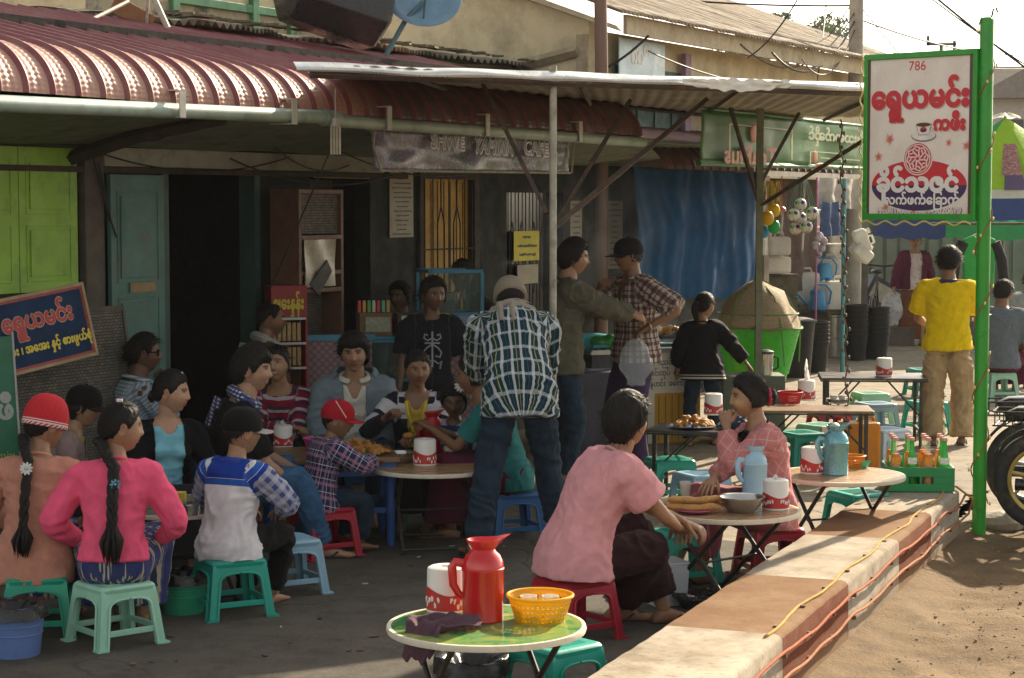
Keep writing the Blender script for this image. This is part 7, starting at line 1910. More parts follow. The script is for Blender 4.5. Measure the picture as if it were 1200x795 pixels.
q = MB(); q.bx(-.5, .5, -.3, .3, 0, 1.17); o = q.build('shelf_box', M_post, loc=(d3.x - .1, 25.7, 0), rz=R(20), smooth=0); tag(o, 'wooden box stand under the stacked aluminium pots', 'stand')
M_jw = mat('jerry_white', (.72, .70, .64), .45, var=.08, tl=.35)
def jerry(at, z, label, w_=.30, h=.36, rz=20, capm=None, lay=None):
 t = thing('water_can', label, 'jerry can', (at[0], at[1], z), R(rz), 'white plastic cans of the shop')
 q = MB(); q.bx(-w_ / 2, w_ / 2, -w_ * .35, w_ * .35, 0, h); q.build('body', M_jw, t, smooth=0, bevel=.035)
 q = MB(); q.tube([(-w_ * .1, 0, h - .01), (-w_ * .05, 0, h + .05), (w_ * .25, 0, h + .05), (w_ * .32, 0, h - .01)], .014, 8); q.build('handle', M_jw, t)
 q = MB(); q.cyl((-w_ * .32, 0, h - .01), (-w_ * .32, 0, h + .045), .032, n=14); q.build('cap', capm or P_BLUE, t)
 if lay: t.rotation_euler = lay
 return t
jerry((dx_.x, 24.55), .525, 'white water can standing on the aluminium drums', .36, .42)
jerry((d2_.x - .12, 24.7), .645, 'white water can half behind the blue watering can', .34, .40)
jerry((D(910, 280, 23.0).x, 23.0), 1.30, 'white plastic can on top of the dark tins', .30, .22, capm=M_jw)
jerry((D(906, 300, 23.2).x, 23.15), 1.085, 'second pale can just under the topmost one on the dark tins', .36, .20, capm=M_jw)
jerry(D(1002, 282, 22.5), D(1002, 285, 22.5).z, 'hanging white can, upper one beside the utility pole', .26, .16, lay=(.3, 1.2, .3), capm=M_jw)
jerry(D(1004, 300, 22.5), D(1004, 302, 22.5).z, 'hanging white can, lower one beside the utility pole', .26, .16, lay=(.2, .7, .4), capm=M_jw)
M_wc = plastic('watering_blue', (.05, .25, .48))
def watering(loc, label, rz, s=1.0):
 t = thing('watering_can', label, 'watering can', loc, R(rz), 'blue watering cans of the shop')
 q = MB(); q.lathe([(0, 0), (.11 * s, 0), (.12 * s, .03), (.10 * s, .20 * s), (.085 * s, .24 * s), (0, .22 * s)], n=28, caps=False); q.build('body', M_wc, t)
 q = MB(); q.tube([(-.10 * s, 0, .05), (-.22 * s, 0, .16 * s), (-.30 * s, 0, .24 * s)], [.025 * s, .018 * s, .014 * s], 10); q.build('spout', M_wc, t)
 q = MB(); q.tube([(-.31 * s, 0, .25 * s), (-.35 * s, 0, .28 * s)], [.014 * s, .05 * s], 16); q.build('rose', M_jw, t)
 q = MB(); q.tube([(-.06 * s, 0, .22 * s), (-.02, 0, .31 * s), (.10 * s, 0, .31 * s), (.17 * s, 0, .22 * s), (.15 * s, 0, .08 * s), (.10 * s, 0, .05 * s)], .014 * s, 8); q.build('handle', M_wc, t)
 return t
bpt = D(957, 365, 24.3); watering((bpt.x, 24.3, 1.9 - .0), 'nearest blue watering can hung low in front of the white cans', 5);
wcs = [o for o in COL.objects if o.name.startswith('watering_can')]
wcs[0].location = D(958, 363, 24.3)
watering(D(966, 330, 25.0), 'upper blue watering can above the white cans', -20, .95); watering(D(932, 345, 25.2), 'half-hidden blue watering can left of the other two', 200, .95)
jerry((dx_.x + .02, 25.3), .80, 'white water can at the back above the other cans', .34, .40, rz=-10)
jerry((D(925, 360, 25.0).x, 25.0), .55, 'white water can at the left end of the row by the dark trunks', .30, .38, rz=35)
drum((D(925, 360, 25.0).x, 25.0), 0, .18, .54, 'tall aluminium drum at the left end of the row')
q = MB(); q.lathe([(0, 0), (.13, 0), (.16, .26), (.17, .27), (.15, .26), (.12, .02), (0, .02)], n=28, caps=False); tag(q.build('bucket', M_wc, loc=D(948, 318, 25.4)), 'blue bucket wedged behind the upper watering can', 'bucket')
q = MB(); q.bx(-.30, .38, -.10, .2, -.03, 0); q.bx(-.28, .35, 0, .18, -.8, -.03); z_ = D(958, 363, 24.3).z; o = q.build('ledge', M_post, loc=(D(958, 363, 24.35).x, 24.4, z_ - .002), rz=R(10), smooth=0); tag(o, 'rough ledge board under the blue watering cans', 'shelf')
dt = D(903, 340, 23.4)
for k in range(4):
 q = MB(); q.bx(-.26, .26, -.2, .2, 0, .265); q.bx(-.27, .27, -.21, .21, .235, .25); o = q.build('tin_trunk', mat('dark_tin%d' % (k % 2), (.055 + .02 * (k % 2), .065, .04), .4, metal=.3, var=.4), loc=(dt.x, 23.4, .0 + k * .27), rz=R(18), smooth=0, bevel=.008); tag(o, ('lowest', 'second', 'third', 'topmost')[k] + ' dark metal trunk of the tower under the white cans', 'trunk', 'dark metal trunks')
M_cord = mat('thin_cord', (.25, .22, .16), .7)
def balloon(px, py, d, r, col, label):
 p = D(px, py, d); t = thing('balloon', label, 'balloon', p, 0, 'balloons hung at the shop front')
 q = MB(); q.lathe([(r * 1.02 * math.sin(i / 14 * math.pi) ** .9 if 0 < i < 14 else 0, -r * 1.1 * math.cos(i / 14 * math.pi)) for i in range(15)], n=24, caps=False); q.build('skin', mat('balloon_' + label.split()[0] , col, .25, var=.03, tl=.35), t)
 q = MB(); q.tube([(0, 0, r * 1.1), (0, .01, r * 2.6)], .003, 5); q.build('string', M_cord, t)
balloon(907, 247, 20.6, .065, (.72, .52, .02), 'yellow balloon at the upper right of the bunch'); balloon(899, 256, 20.4, .07, (.70, .46, .02), 'amber balloon in the middle of the bunch'); balloon(907, 266, 20.5, .065, (.03, .45, .12), 'green balloon at the bottom of the bunch'); balloon(895, 272, 20.6, .06, (.10, .36, .55), 'blue balloon beneath the others behind the pole')
q = MB(); rr = random.Random(2)
for k in range(14): a = Vector((rr.uniform(-.09, .09), rr.uniform(-.06, .06), 0)); q.tube([a, a + Vector((rr.uniform(-.04, .04), 0, -.15)), a + Vector((rr.uniform(-.06, .06), 0, -.36))], .009, 5)
o = q.build('toy_strings', mat('toy_mix', (.36, .30, .08), .6, var=.8, scale=14), loc=D(903, 212, 20.8)); tag(o, 'bunch of coloured toy strings hanging above the balloons', 'toys')
def ball_mat():
 m, t, p = _new('printed_ball'); v = node(t, 'TexVoronoi'); v.inputs['Scale'].default_value = 16; t.links.new(coord(t), v.inputs['Vector'])
 n = node(t, 'HueSaturation'); n.inputs['Saturation'].default_value = 1.3; n.inputs['Value'].default_value = .6; t.links.new(v.outputs['Color'], n.inputs['Color'])
 k = mth(t, 'LESS_THAN', v.outputs['Distance'], .36); c = mixc(t, k, (.62, .60, .56), n.outputs[0]); t.links.new(c, p.inputs['Base Color']); p.inputs['Roughness'].default_value = .3; return m
M_ball = ball_mat(); ref = D(940, 250, 21.5)
for (px, py, l) in ((938, 240, 'topmost printed ball of the hanging cluster'), (938, 256, 'printed ball in the middle of the hanging cluster'), (952, 250, 'printed ball at the right of the hanging cluster'), (945, 266, 'lowest right printed ball of the hanging cluster'), (932, 268, 'lowest left printed ball of the hanging cluster'), (930, 252, 'printed ball at the left of the hanging cluster')):
 q = MB(); q.ell((0, 0, 0), (.070, .070, .070), 24, 14); tag(q.build('ball', M_ball, loc=D(px, py, 21.5 + .05 * (px % 3))), l, 'ball', 'printed balls hanging in a net')
q = MB()
for k in range(8): a = k * .785; q.tube([(0, 0, .55), (.13 * math.cos(a), .13 * math.sin(a), .12), (.16 * math.cos(a), .16 * math.sin(a), -.05), (.08 * math.cos(a), .08 * math.sin(a), -.22)], .003, 4)
tag(q.build('net', mat('teal_net', (.06, .30, .24), .6), loc=ref), 'teal net cord holding the cluster of printed balls', 'net')
q = MB()
for (x, z, r_) in ((0, 0, .05), (.05, -.05, .045), (-.04, -.09, .04), (.03, -.13, .04), (.0, -.19, .035)): q.ell((x, 0, z), (r_, r_, r_ * 1.2), 12, 8)
tag(q.build('plush_toy', mat('plush', (.40, .36, .42), .9, var=.8, scale=12), loc=D(960, 278, 22.0)), 'small plush toys tied in a bunch under the balls', 'toy')
q = MB(); q.tube([(0, 0, 0), (0, 0, .42)], .006, 6); q.lathe([(.05, -.05), (.045, -.02), (.02, .0), (0, 0)], n=16); tag(q.build('hanging_funnel', mat('funnel_red', (.5, .15, .12), .5), loc=D(916, 242, 20.7)), 'little red funnel hanging on a pale string between balloons and balls', 'funnel')
def hang(px0, py0, px1, py1, d0, d1, m, label, name='hanging_cloth', cat='cloth'):
 a = D(px0, py0, d0); b = D(px1, py0, d1); L = Vector((b.x - a.x, b.y - a.y, 0)); zb_ = D(px0, py1, d0).z
 q = MB(); q.sheet(30, 12, lambda i, j: (L.length * i, .03 * math.sin(i * 16) * (.4 + j) + .02 * noise.noise(Vector((i * 4, j * 4, 0))), a.z + (zb_ - a.z) * j + .02 * noise.noise(Vector((i * 5, 0, j)))))
 o = q.build(name, m, loc=(a.x, a.y, 0), rz=math.atan2(L.y, L.x), smooth=180, recalc=False); tag(o, label, cat); return o
hang(958, 205, 1008, 245, 22.6, 23.8, mat('grey_tarp', (.33, .30, .26), .7, var=.2), 'grey sheet hanging at the back of the shop front')
hang(962, 237, 990, 277, 22.4, 23.0, mat('denim_cloth', (.05, .08, .17), .9, var=.3), 'dark denim cloth hanging below the grey sheet')
hang(893, 205, 957, 345, 23.6, 25.0, mat('brown_cloth', (.11, .075, .06), .9, var=.3), 'dark brown cloth behind the balls and balloons')
hang(884, 236, 899, 300, 20.5, 20.8, mat('white_sheet', (.56, .55, .52), .7, var=.2), 'torn white plastic strip at the edge of the blue tarpaulin')
for (px, c_, l) in ((989, (.06, .30, .36), 'teal painted pole at the shop front'), (957, (.42, .10, .30), 'thin magenta pole behind the hanging balls')):
 q = MB(); pt = D(px, 260, 22.2); q.tube([(0, 0, 0), (0, 0, 2.25)], .024 if px == 989 else .010, 10); tag(q.build('pole', mat('pole' + str(px), c_, .5), loc=(pt.x, pt.y, 0)), l, 'pole')
BC = thing('bicycle', 'old bicycle parked by the teal shed', 'bicycle', D(1030, 400, 27.5) * 1.0, R(70)); BC.location.z = 0
M_bike = mat('bike_black', (.03, .03, .03), .4)
for x in (-.5, .5): q = MB(); q.tube([(x + .32 * math.cos(i * .2618), 0, .34 + .32 * math.sin(i * .2618)) for i in range(24)], .018, 8, closed=True); q.build('wheel', M_bike, BC)
q = MB(); q.tube([(-.5, 0, .34), (-.1, 0, .34), (.38, 0, .82), (-.22, 0, .80), (-.1, 0, .34)], .018, 8); q.tube([(.5, 0, .34), (.36, 0, 1.02)], .016, 8); q.tube([(-.5, 0, .34), (-.22, 0, .80), (-.24, 0, .95)], .014, 8); q.build('frame', M_bike, BC)
q = MB(); q.tube([(.36, -.26, 1.05), (.37, 0, 1.02), (.36, .26, 1.05)], .014, 8); q.build('handlebar', M_bike, BC)
q = MB(); q.ell((-.24, 0, .97), (.13, .08, .035), 14, 8); q.build('saddle', M_bike, BC)
for (px, py, d, sz, tilt, l) in ((1030, 340, 27.6, (.54, .3, .44), .5, 'tilted dark carton with a white picture panel leaning on its neighbours'), (1024, 378, 27.2, (.5, .3, .38), .25, 'lower tilted blue-edged carton near the black pots')):
 p = D(px, py, d); t = thing('carton', l, 'box', (p.x, p.y, p.z - .1)); t.rotation_euler = (0, tilt, R(15))
 q = MB(); q.box((0, 0, 0), sz); q.build('box', mat('carton_navy', (.05, .06, .10), .5, var=.4), t, smooth=0); q = MB(); q.box((0, -sz[1] / 2 - .003, .04), (sz[0] * .8, .006, sz[2] * .55)); q.build('printed_panel', mat('carton_silver', (.50, .48, .45), .4, var=.4, scale=5), t, smooth=0)
q = MB(); q.bx(-.4, .4, -.2, .2, 0, .25); tag(q.build('pallet', M_post, loc=(D(1035, 395, 26.4).x, 26.5, 0), smooth=0), 'low wooden pallet under the tilted cartons', 'pallet')
# PARASOL, CLOTHES, MOTORCYCLES
PA = D(1178, 138, 27.2); PAR = thing('parasol', 'big market parasol with green, lime, white and navy panels behind the green post', 'parasol', (PA.x, PA.y, 0))
rim_z = D(1178, 256, 27.2).z; pr_ = 1.86
segs = 8
cols = [mat('par_green', (.05, .36, .13), .7, var=.1, tl=.5), mat('par_navy', (.035, .07, .24), .7, var=.1, tl=.4), mat('par_lime', (.36, .60, .03), .7, var=.08, tl=.5), mat('par_white', (.68, .68, .62), .7, var=.08, tl=.5)]
order = [0, 1, 0, 3, 2, 1, 0, 1]
q = MB(); nS = 6
for k in range(segs):
 a0 = R(k * 45 + 8); a1 = R(k * 45 + 53)
 def pf(i, j):
  a = a0 + (a1 - a0) * i; sag = 1 - .07 * math.sin(math.pi * i) * j
  return (pr_ * j * sag * math.cos(a), pr_ * j * sag * math.sin(a), PA.z + (rim_z - PA.z) * (j ** 1.15) - .05 * math.sin(math.pi * j) - .02 * math.sin(math.pi * i) * j)
 q.sheet(10, 12, lambda i, j: pf(i, j * .72), 2 if k in (5, 6) else 0 if k % 2 == 0 else 3); q.sheet(10, 3, lambda i, j: pf(i, .72 + .08 * j), 3); q.sheet(10, 5, lambda i, j: pf(i, .80 + .2 * j), 1)
 q.sheet(10, 3, lambda i, j: (pf(i, 1)[0] * (1 + .01 * j), pf(i, 1)[1] * (1 + .01 * j), pf(i, 1)[2] - .25 * j + .02 * math.sin(i * 20)), 1 if k % 2 == 0 else 0)
q.build('canopy', cols, PAR, smooth=180, recalc=False)
q = MB(); q.tube([(0, 0, 0), (0, 0, PA.z + .05)], .022, 10); q.build('pole', mat('grey_pole', (.25, .26, .25), .5, metal=.4), PAR)
for k in range(8): q = MB(); a = R(k * 45 + 8); q.tube([(0, 0, PA.z - .02), (pr_ * .5 * math.cos(a), pr_ * .5 * math.sin(a), PA.z + (rim_z - PA.z) * .45 - .07), (pr_ * math.cos(a), pr_ * math.sin(a), rim_z - .01)], .007, 6); q.build('rib', mat('rib_steel', (.3, .3, .3), .4, metal=.5), PAR)
q = MB(); q.sheet(20, 4, lambda i, j: (.16 * (.3 + j) * math.cos(6.283 * i), .16 * (.3 + j) * math.sin(6.283 * i), PA.z + .06 - .06 * j + .015 * math.sin(i * 30))); q.build('top_cap', cols[3], PAR)
q = MB(); a = R(-97); n_ = Vector((math.cos(a), math.sin(a), 0))
def onpar(u, j): aa = a + u; jj = j; return Vector((pr_ * jj * .945 * math.cos(aa), pr_ * jj * .945 * math.sin(aa), PA.z + (rim_z - PA.z) * (jj ** 1.15) - .05 * math.sin(math.pi * jj) + .012))
q.sheet(10, 10, lambda i, j: onpar(-.16 + .32 * i, .30 + .3 * j) + n_ * .01); q.build('printed_emblem', mat('emblem_red', (.28, .10, .08), .6, var=.5, scale=22, dirt=(.6, .55, .5), dscale=30), PAR, smooth=180)
q = MB(); q.sheet(10, 8, lambda i, j: onpar(-.12 + .24 * i, .60 + .14 * j) + n_ * .01); q.build('printed_emblem', M_navy, PAR, smooth=180)
ts = D(1147, 300, 20.2); TS = thing('hanging_shirt', 'green T-shirt with black long sleeves displayed on a hanger', 'shirt', ts)
q = MB(); q.prism([(-.17, .17), (-.06, .21), (0, .18), (.06, .21), (.17, .17), (.155, -.32), (-.155, -.32)], -.03, .03, 'xz'); q.build('front', mat('shirt_green', (.03, .34, .06), .8, var=.12), TS, smooth=0, bevel=.02)
q = MB(); q.tube([(-.16, 0, .14), (-.24, 0, -.05), (-.26, 0, -.34)], [.06, .055, .05], 12); q.build('sleeve', mat('shirt_black', (.015, .015, .017), .8), TS); q = MB(); q.tube([(.16, 0, .14), (.24, 0, -.05), (.27, 0, -.34)], [.06, .055, .05], 12); q.build('sleeve', _MC['shirt_black'], TS)
q = MB(); q.ell((.01, -.034, -.02), (.045, .004, .05), 14, 8); q.ell((.01, -.034, .02), (.055, .004, .03), 14, 8); q.build('print', mat('print_dark', (.03, .02, .02), .7), TS); q = MB(); q.ell((.01, -.036, -.075), (.03, .004, .02), 12, 6); q.build('print', M_sred, TS)
q = MB(); q.tube([(-.14, 0, .17), (0, 0, .24), (.14, 0, .17)], .008, 6); q.tube([(0, 0, .24), (0, 0, .34)], .005, 6); q.build('hanger', M_jw, TS)
q = MB(); q.tube([(-.5, 0, 0), (3.2, 0, 0)], .014, 8); q.tube([(.5, 0, 0), (.5, 0, -2.12)], .018, 8); q.tube([(3.1, 0, 0), (3.1, 0, -2.12)], .018, 8); tag(q.build('clothes_rail', M_post, loc=(ts.x, ts.y + .01, ts.z + .33)), 'clothes rail that carries the green T-shirt', 'rail')
M_tyre = mat('tyre', (.025, .024, .023), .8, var=.3, dirt=(.16, .11, .07), dscale=6); M_alloy = mat('alloy', (.42, .42, .40), .35, metal=.7); M_black = mat('bike_paint', (.015, .015, .017), .25)
def motorcycle(at, rz, label, rim_m):
 t = thing('motorcycle', label, 'motorcycle', (at[0], at[1], 0), R(rz), 'motorcycles parked by the lane')
 for x in (0, 1.22):
  q = MB(); q.tube([(x + .245 * math.cos(i * .1309), 0, .29 + .245 * math.sin(i * .1309)) for i in range(48)], .043, 14, closed=True); wo = q.build('wheel', M_tyre, t)
  q = MB(); q.tube([(x + .20 * math.cos(i * .1309), 0, .29 + .20 * math.sin(i * .1309)) for i in range(48)], .018, 8, closed=True); q.build('rim', rim_m, wo)
  q = MB(); q.cyl((x, -.05, .29), (x, .05, .29), .05, n=16)
  for k in range(5): a = k * 1.2566 + .3; q.tube([(x + .04 * math.cos(a), 0, .29 + .04 * math.sin(a)), (x + .195 * math.cos(a + .1), 0, .29 + .195 * math.sin(a + .1))], [.018, .012], 6)
  q.build('spoke', rim_m, wo)
  q = MB(); q.sheet(16, 4, lambda i, j: (x + .315 * math.cos(R(20 + 130 * i)), -.055 + .11 * j, .29 + .315 * math.sin(R(20 + 130 * i)) + .012 * math.sin(math.pi * j))); q.build('mudguard', M_black, t, solid=.005, smooth=180)
 q = MB(); q.tube([(0, 0, .29), (.35, 0, .36), (.62, 0, .30), (.9, 0, .62), (1.05, 0, .80)], .03, 8); q.box((.55, 0, .33), (.30, .18, .22)); q.tube([(1.22, .07, .29), (1.05, .07, .80)], .022, 8); q.tube([(1.22, -.07, .29), (1.05, -.07, .80)], .022, 8); q.tube([(0, .10, .29), (.12, .10, .60)], .025, 8); q.tube([(0, -.10, .29), (.12, -.10, .60)], .025, 8); q.tube([(-.15, -.11, .28), (.4, -.12, .27)], .035, 10); q.build('frame', M_black, t)
 q = MB(); rings = [ellring(Vector((x, 0, z)), .001 + w_, h_, Vector((0, 1, 0)), Vector((0, 0, 1)), 20, .7) for x, z, w_, h_ in ((-.22, .66, .05, .03), (-.15, .68, .10, .045), (.1, .69, .12, .05), (.4, .67, .11, .05), (.62, .64, .07, .06), (.72, .60, .05, .05))]; q.loft(rings); q.build('seat', M_black, t)
 q = MB(); q.tube([(1.0, -.30, .96), (1.0, -.1, .93), (1.02, .1, .93), (1.0, .30, .96)], .016, 8); q.ell((1.1, 0, .86), (.08, .11, .11), 16, 10); q.build('handlebar', M_black, t)
 q = MB()
 for z in (.62, .70): q.tube([(.0, -.13, z), (-.28, -.13, z), (-.28, .13, z), (.0, .13, z)], .006, 6, closed=True)
 for k in range(6): x = -.02 - .05 * k; q.tube([(x, -.13, .70), (x, -.13, .62), (x, .13, .62), (x, .13, .70)], .004, 6)
 q.build('rack_basket', M_iron, t)
 return t
w1 = G(1190, 603); motorcycle((w1.x + .10, w1.y), -12, 'black motorcycle with dark tyre and wire rear basket at the right edge', M_alloy)
w2 = G(1222, 622); motorcycle((w2.x, w2.y), -20, 'nearer motorcycle with a golden wheel rim cut off by the right edge', mat('gold_rim', (.50, .38, .10), .4, metal=.5))
sv = D(692, 268, 14.9); q = MB(); q.ell((0, 0, 0), (.62, .40, .72), 24, 14)
m, t, p = _new('steam'); t.nodes.remove(p); pv = node(t, 'VolumePrincipled'); pv.inputs['Color'].default_value = (.95, .95, .93, 1)
co = coord(t); ln = node(t, 'VectorMath', operation='LENGTH'); mp_s = node(t, 'Mapping'); mp_s.inputs['Scale'].default_value = (1 / .62, 1 / .40, 1 / .72); t.links.new(co, mp_s.inputs[0]); t.links.new(mp_s.outputs[0], ln.inputs[0])
fo = ramp(t, ln.outputs['Value'], .1, .95, (1, 1, 1), (0, 0, 0)); nn_ = ramp(t, noise_tex(t, coord(t, 'Object', (1, 1, .6)), 3.2, 4, .6, 1.2), .42, .72)
t.links.new(mth(t, 'MULTIPLY', mth(t, 'MULTIPLY', fo, nn_), 2.4), pv.inputs['Density']); t.links.new(pv.outputs[0], t.nodes['Material Output'].inputs['Volume'])
tag(q.build('steam', m, loc=sv, smooth=180), 'faint steam rising over the food stall', 'steam', kind='stuff')
# PEOPLE
def toL(at, face, p):
 a = R(face); d = Vector(p) - Vector((at[0], at[1], 0)); return Vector((d.x * math.cos(a) - d.y * math.sin(a), d.x * math.sin(a) + d.y * math.cos(a), d.z))
def fl(mb, P, pts, r, n=10): mb.tube([P.HM @ Vector(p) for p in pts], r, n)
def pony(mb, P, L=.22, r=.035, z=.02):
 H = P.HM.to_3x3(); b = P.HM @ Vector((0, -.10, z)); dn = Vector((0, 0, -1)); bk = (H @ Vector((0, -1, 0)))
 rnd = random.Random(4)
 for _ in range(60):
  o = Vector((rnd.uniform(-1, 1), rnd.uniform(-1, 1), rnd.uniform(-.5, .5))) * r * .5; l = L * rnd.uniform(.7, 1)
  mb.tube([b + o * .4 - bk * .01, b + bk * .045 + o + dn * .02, b + bk * .05 + o * 1.3 + dn * l * .5, b + bk * .02 + o + dn * l], [r * .22, r * .28, r * .24, .001], 5)
def bun(mb, P, c=(0, -.115, .015), r=.042):
 for k in range(9):
  a = k * .7; o = Vector((math.cos(a), 0, math.sin(a))) * r * .42
  mb.ell((0, 0, 0), (r * .6, r * .5, r * .45), 12, 8, M=Matrix.Translation(P.HM @ Vector(c)) @ Matrix.Translation(P.HM.to_3x3() @ o) @ Matrix.Rotation(a, 4, 'Y'))
def braid(L=.34, side=0, r=.026, tuft=.12, clip=None):
 def f(mb, P):
  b = P.HM @ Vector((side, -.105, -.055)); u, rr, ff = P.axes(.8)
  P1 = P.spine(.9) - ff * .125 + rr * side * .6; P2 = P.spine(.9 - L / P.s / .5 * .55) - ff * .150 + rr * side * .5; P3 = P.spine(.9 - L / P.s / .5) - ff * .150 + rr * side * .5
  braid_geo(mb, [b, b.lerp(P1, .5) + Vector((0, -.02, 0)), P1, P2, P3], r, tuft)
  P.braid_end = P3; P.braid_top = P1
 return f
def flower(parent, p, n, r, col, cen, name='hair_flower', petals=9):
 n = n.normalized(); u = n.orthogonal().normalized(); v = n.cross(u); q = MB()
 for k in range(petals):
  a = 6.283 * k / petals; d = u * math.cos(a) + v * math.sin(a)
  Mx = Matrix.Translation(p + d * r * .62) @ Matrix((d, n.cross(d), n)).transposed().to_4x4()
  q.ell((0, 0, 0), (r * .40, r * .20, r * .09), 8, 6, M=Mx)
 o = q.build(name, mat('petal_' + str(col), col, .6), parent); q = MB(); q.ell(p + n * r * .08, (r * .26,) * 3, 10, 6); q.build('flower_heart', mat('heart_' + str(cen), cen, .6), o)
C_salmon = cloth('salmon_knit', (.60, .27, .19), knit=70, weave=.35); C_pink = cloth('pink_fleece', (.80, .10, .20), bands=[(1, 3.0, .215, .010, (.45, .12, .32), .6)], weave=.3)
C_sarong = cloth('navy_print_sarong', (.035, .045, .13), bands=[(1, .07, .5, .12, (.03, .04, .15), .85)], flowers=[(60, .56, (.46, .41, .28), .85)])
C_black = cloth('black_cloth', (.006, .006, .007)); C_ltblue = cloth('light_blue_top', (.20, .48, .58)); C_denim = cloth('denim', (.045, .115, .225), weave=.5, var=.3); C_ddenim = cloth('dark_denim', (.017, .035, .058), weave=.5, var=.35)
C_white = cloth('white_cotton', (.70, .67, .68)); C_navychk = cloth('navy_check', (.06, .08, .22), bands=[(0, .05, .5, .25, (.55, .55, .62), .45), (1, .05, .5, .25, (.55, .55, .62), .45)])
C_boyback = cloth('blue_white_panels', (.70, .67, .69), bands=[(1, 3.0, (5 + .37) / 3 % 1, .026, (.012, .045, .30), 1), (1, 3.0, (5 + .275) / 3 % 1, .005, (.02, .10, .42), 1)])
C_dkskirt = cloth('dark_skirt', (.015, .013, .016)); C_mauve = cloth('mauve_knit', (.27, .19, .18), knit=60); C_yelgrn = cloth('yellow_green_print', (.30, .34, .04), flowers=[(30, .3, (.12, .22, .03), .8), (22, .22, (.6, .55, .2), .8)])
C_stripeblue = cloth('blue_grey_stripe', (.20, .27, .34), bands=[(1, .022, .5, .22, (.46, .50, .54), .8)]); C_brown = cloth('brown_jacket', (.10, .070, .035)); C_redstripe = cloth('red_stripe_knit', (.24, .012, .035), bands=[(1, .075, .5, .12, (.50, .48, .52), .85), (1, .075, .8, .12, (.03, .03, .07), .9)], knit=60)
C_hood = cloth('grey_hood', (.165, .205, .235), weave=.4); C_polo = cloth('cream_polo', (.60, .58, .50)); C_plaidnavy = cloth('navy_pink_plaid', (.025, .030, .075), bands=[(0, .07, .5, .12, (.46, .22, .32), .5), (1, .07, .5, .12, (.46, .22, .32), .5), (0, .07, .9, .03, (.6, .6, .65), .7), (1, .07, .9, .03, (.6, .6, .65), .7)])
C_track = cloth('track_black_white', (.016, .016, .024), bands=[(1, 3.0, (5 + .50) / 3 % 1, .020, (.55, .54, .57), 1), (1, 3.0, (5 + .37) / 3 % 1, .014, (.55, .54, .57), 1)])
C_stripekid = cloth('kid_stripes', (.02, .03, .08), bands=[(1, .05, .5, .2, (.40, .40, .5), .8)])
C_blkgold = cloth('black_tee_gold', (.010, .011, .018), bands=[(0, 6.0, (5 + .27) / 6 % 1, .0022, (.62, .42, .06), 1), (0, 6.0, (5 - .27) / 6 % 1, .0022, (.62, .42, .06), 1)])
C_redtee = cloth('red_tee', (.20, .012, .015)); C_plaid = cloth('green_white_plaid', (.010, .035, .048), bands=[(0, .060, .5, .13, (.70, .73, .74), .60), (1, .095, .5, .10, (.70, .73, .74), .42), (0, .120, .5, .020, (.50, .46, .01), .95), (0, .060, .0, .05, (.05, .14, .20), .8)], weave=.3)
C_olive = cloth('olive_jacket', (.095, .088, .062), weave=.4, var=.2); C_plaidm = cloth('maroon_plaid', (.40, .33, .27), bands=[(0, .085, .30, .15, (.075, .020, .035), .75), (1, .085, .30, .15, (.075, .020, .035), .75), (0, .085, .75, .06, (.06, .03, .04), .8), (1, .085, .75, .06, (.06, .03, .04), .8), (0, .085, .96, .03, (.7, .62, .55), .7)])
C_purple = cloth('purple_longyi', (.055, .035, .085)); C_maroonl = cloth('maroon_longyi', (.085, .012, .03)); C_teal = cloth('teal_blouse', (.02, .16, .16)); C_blouse = cloth('pink_lace_blouse', (.78, .36, .38), flowers=[(60, .26, (.86, .50, .50), .5)], weave=.45, tl=.12)
C_brownl = cloth('dark_brown_longyi', (.028, .010, .012)); C_lattice = cloth('pink_lattice_knit', (.64, .235, .235), knit=80, tl=.12); C_floral = cloth('maroon_floral', (.22, .055, .065), flowers=[(22, .34, (.46, .23, .20), .7), (34, .22, (.30, .03, .05), .8)])
C_yellow = cloth('yellow_polo', (.84, .62, .008), tl=.2); C_khaki = cloth('khaki', (.42, .31, .175), weave=.4, var=.15, tl=.08); C_purplej = cloth('plum_print_jacket', (.10, .018, .045), flowers=[(24, .28, (.22, .06, .10), .8)]); C_redflower = cloth('white_red_flower', (.60, .52, .5), flowers=[(16, .40, (.45, .06, .08), .8)])
C_brownskirt = cloth('brown_floral_skirt', (.16, .06, .03), flowers=[(26, .32, (.36, .22, .10), .8)]); C_greyshirt = cloth('grey_blue_shirt', (.13, .155, .18)); C_paleshirt = cloth('pale_shirt', (.42, .42, .42)); C_keff = cloth('keffiyeh', (.50, .50, .54), bands=[(0, .022, .5, .25, (.02, .03, .12), .9), (1, .022, .5, .25, (.02, .03, .12), .9)])
def lattice(m):
 t = m.node_tree; p = t.nodes['Principled BSDF']; sep, vec = patvec(t)
 src = p.inputs['Base Color'].links[0].from_socket; k = None
 for sg in (1, -1):
  u = mth(t, 'FRACT', mth(t, 'MULTIPLY', mth(t, 'ADD', mth(t, 'ADD', sep[0], mth(t, 'MULTIPLY', sep[1], sg * .8)), 5.0), 13)); z = mth(t, 'COMPARE', u, .5, .035); k = z if k is None else mth(t, 'MAXIMUM', k, z)
 t.links.new(mixc(t, mth(t, 'MULTIPLY', k, .75), src, (.76, .56, .48)), p.inputs['Base Color'])
lattice(C_lattice)
M_sand = mat('sandal', (.05, .025, .02), .6); M_sandb = mat('sandal_black', (.015, .014, .014), .6)
top = lambda m, **k: dict(mat=m, **k)
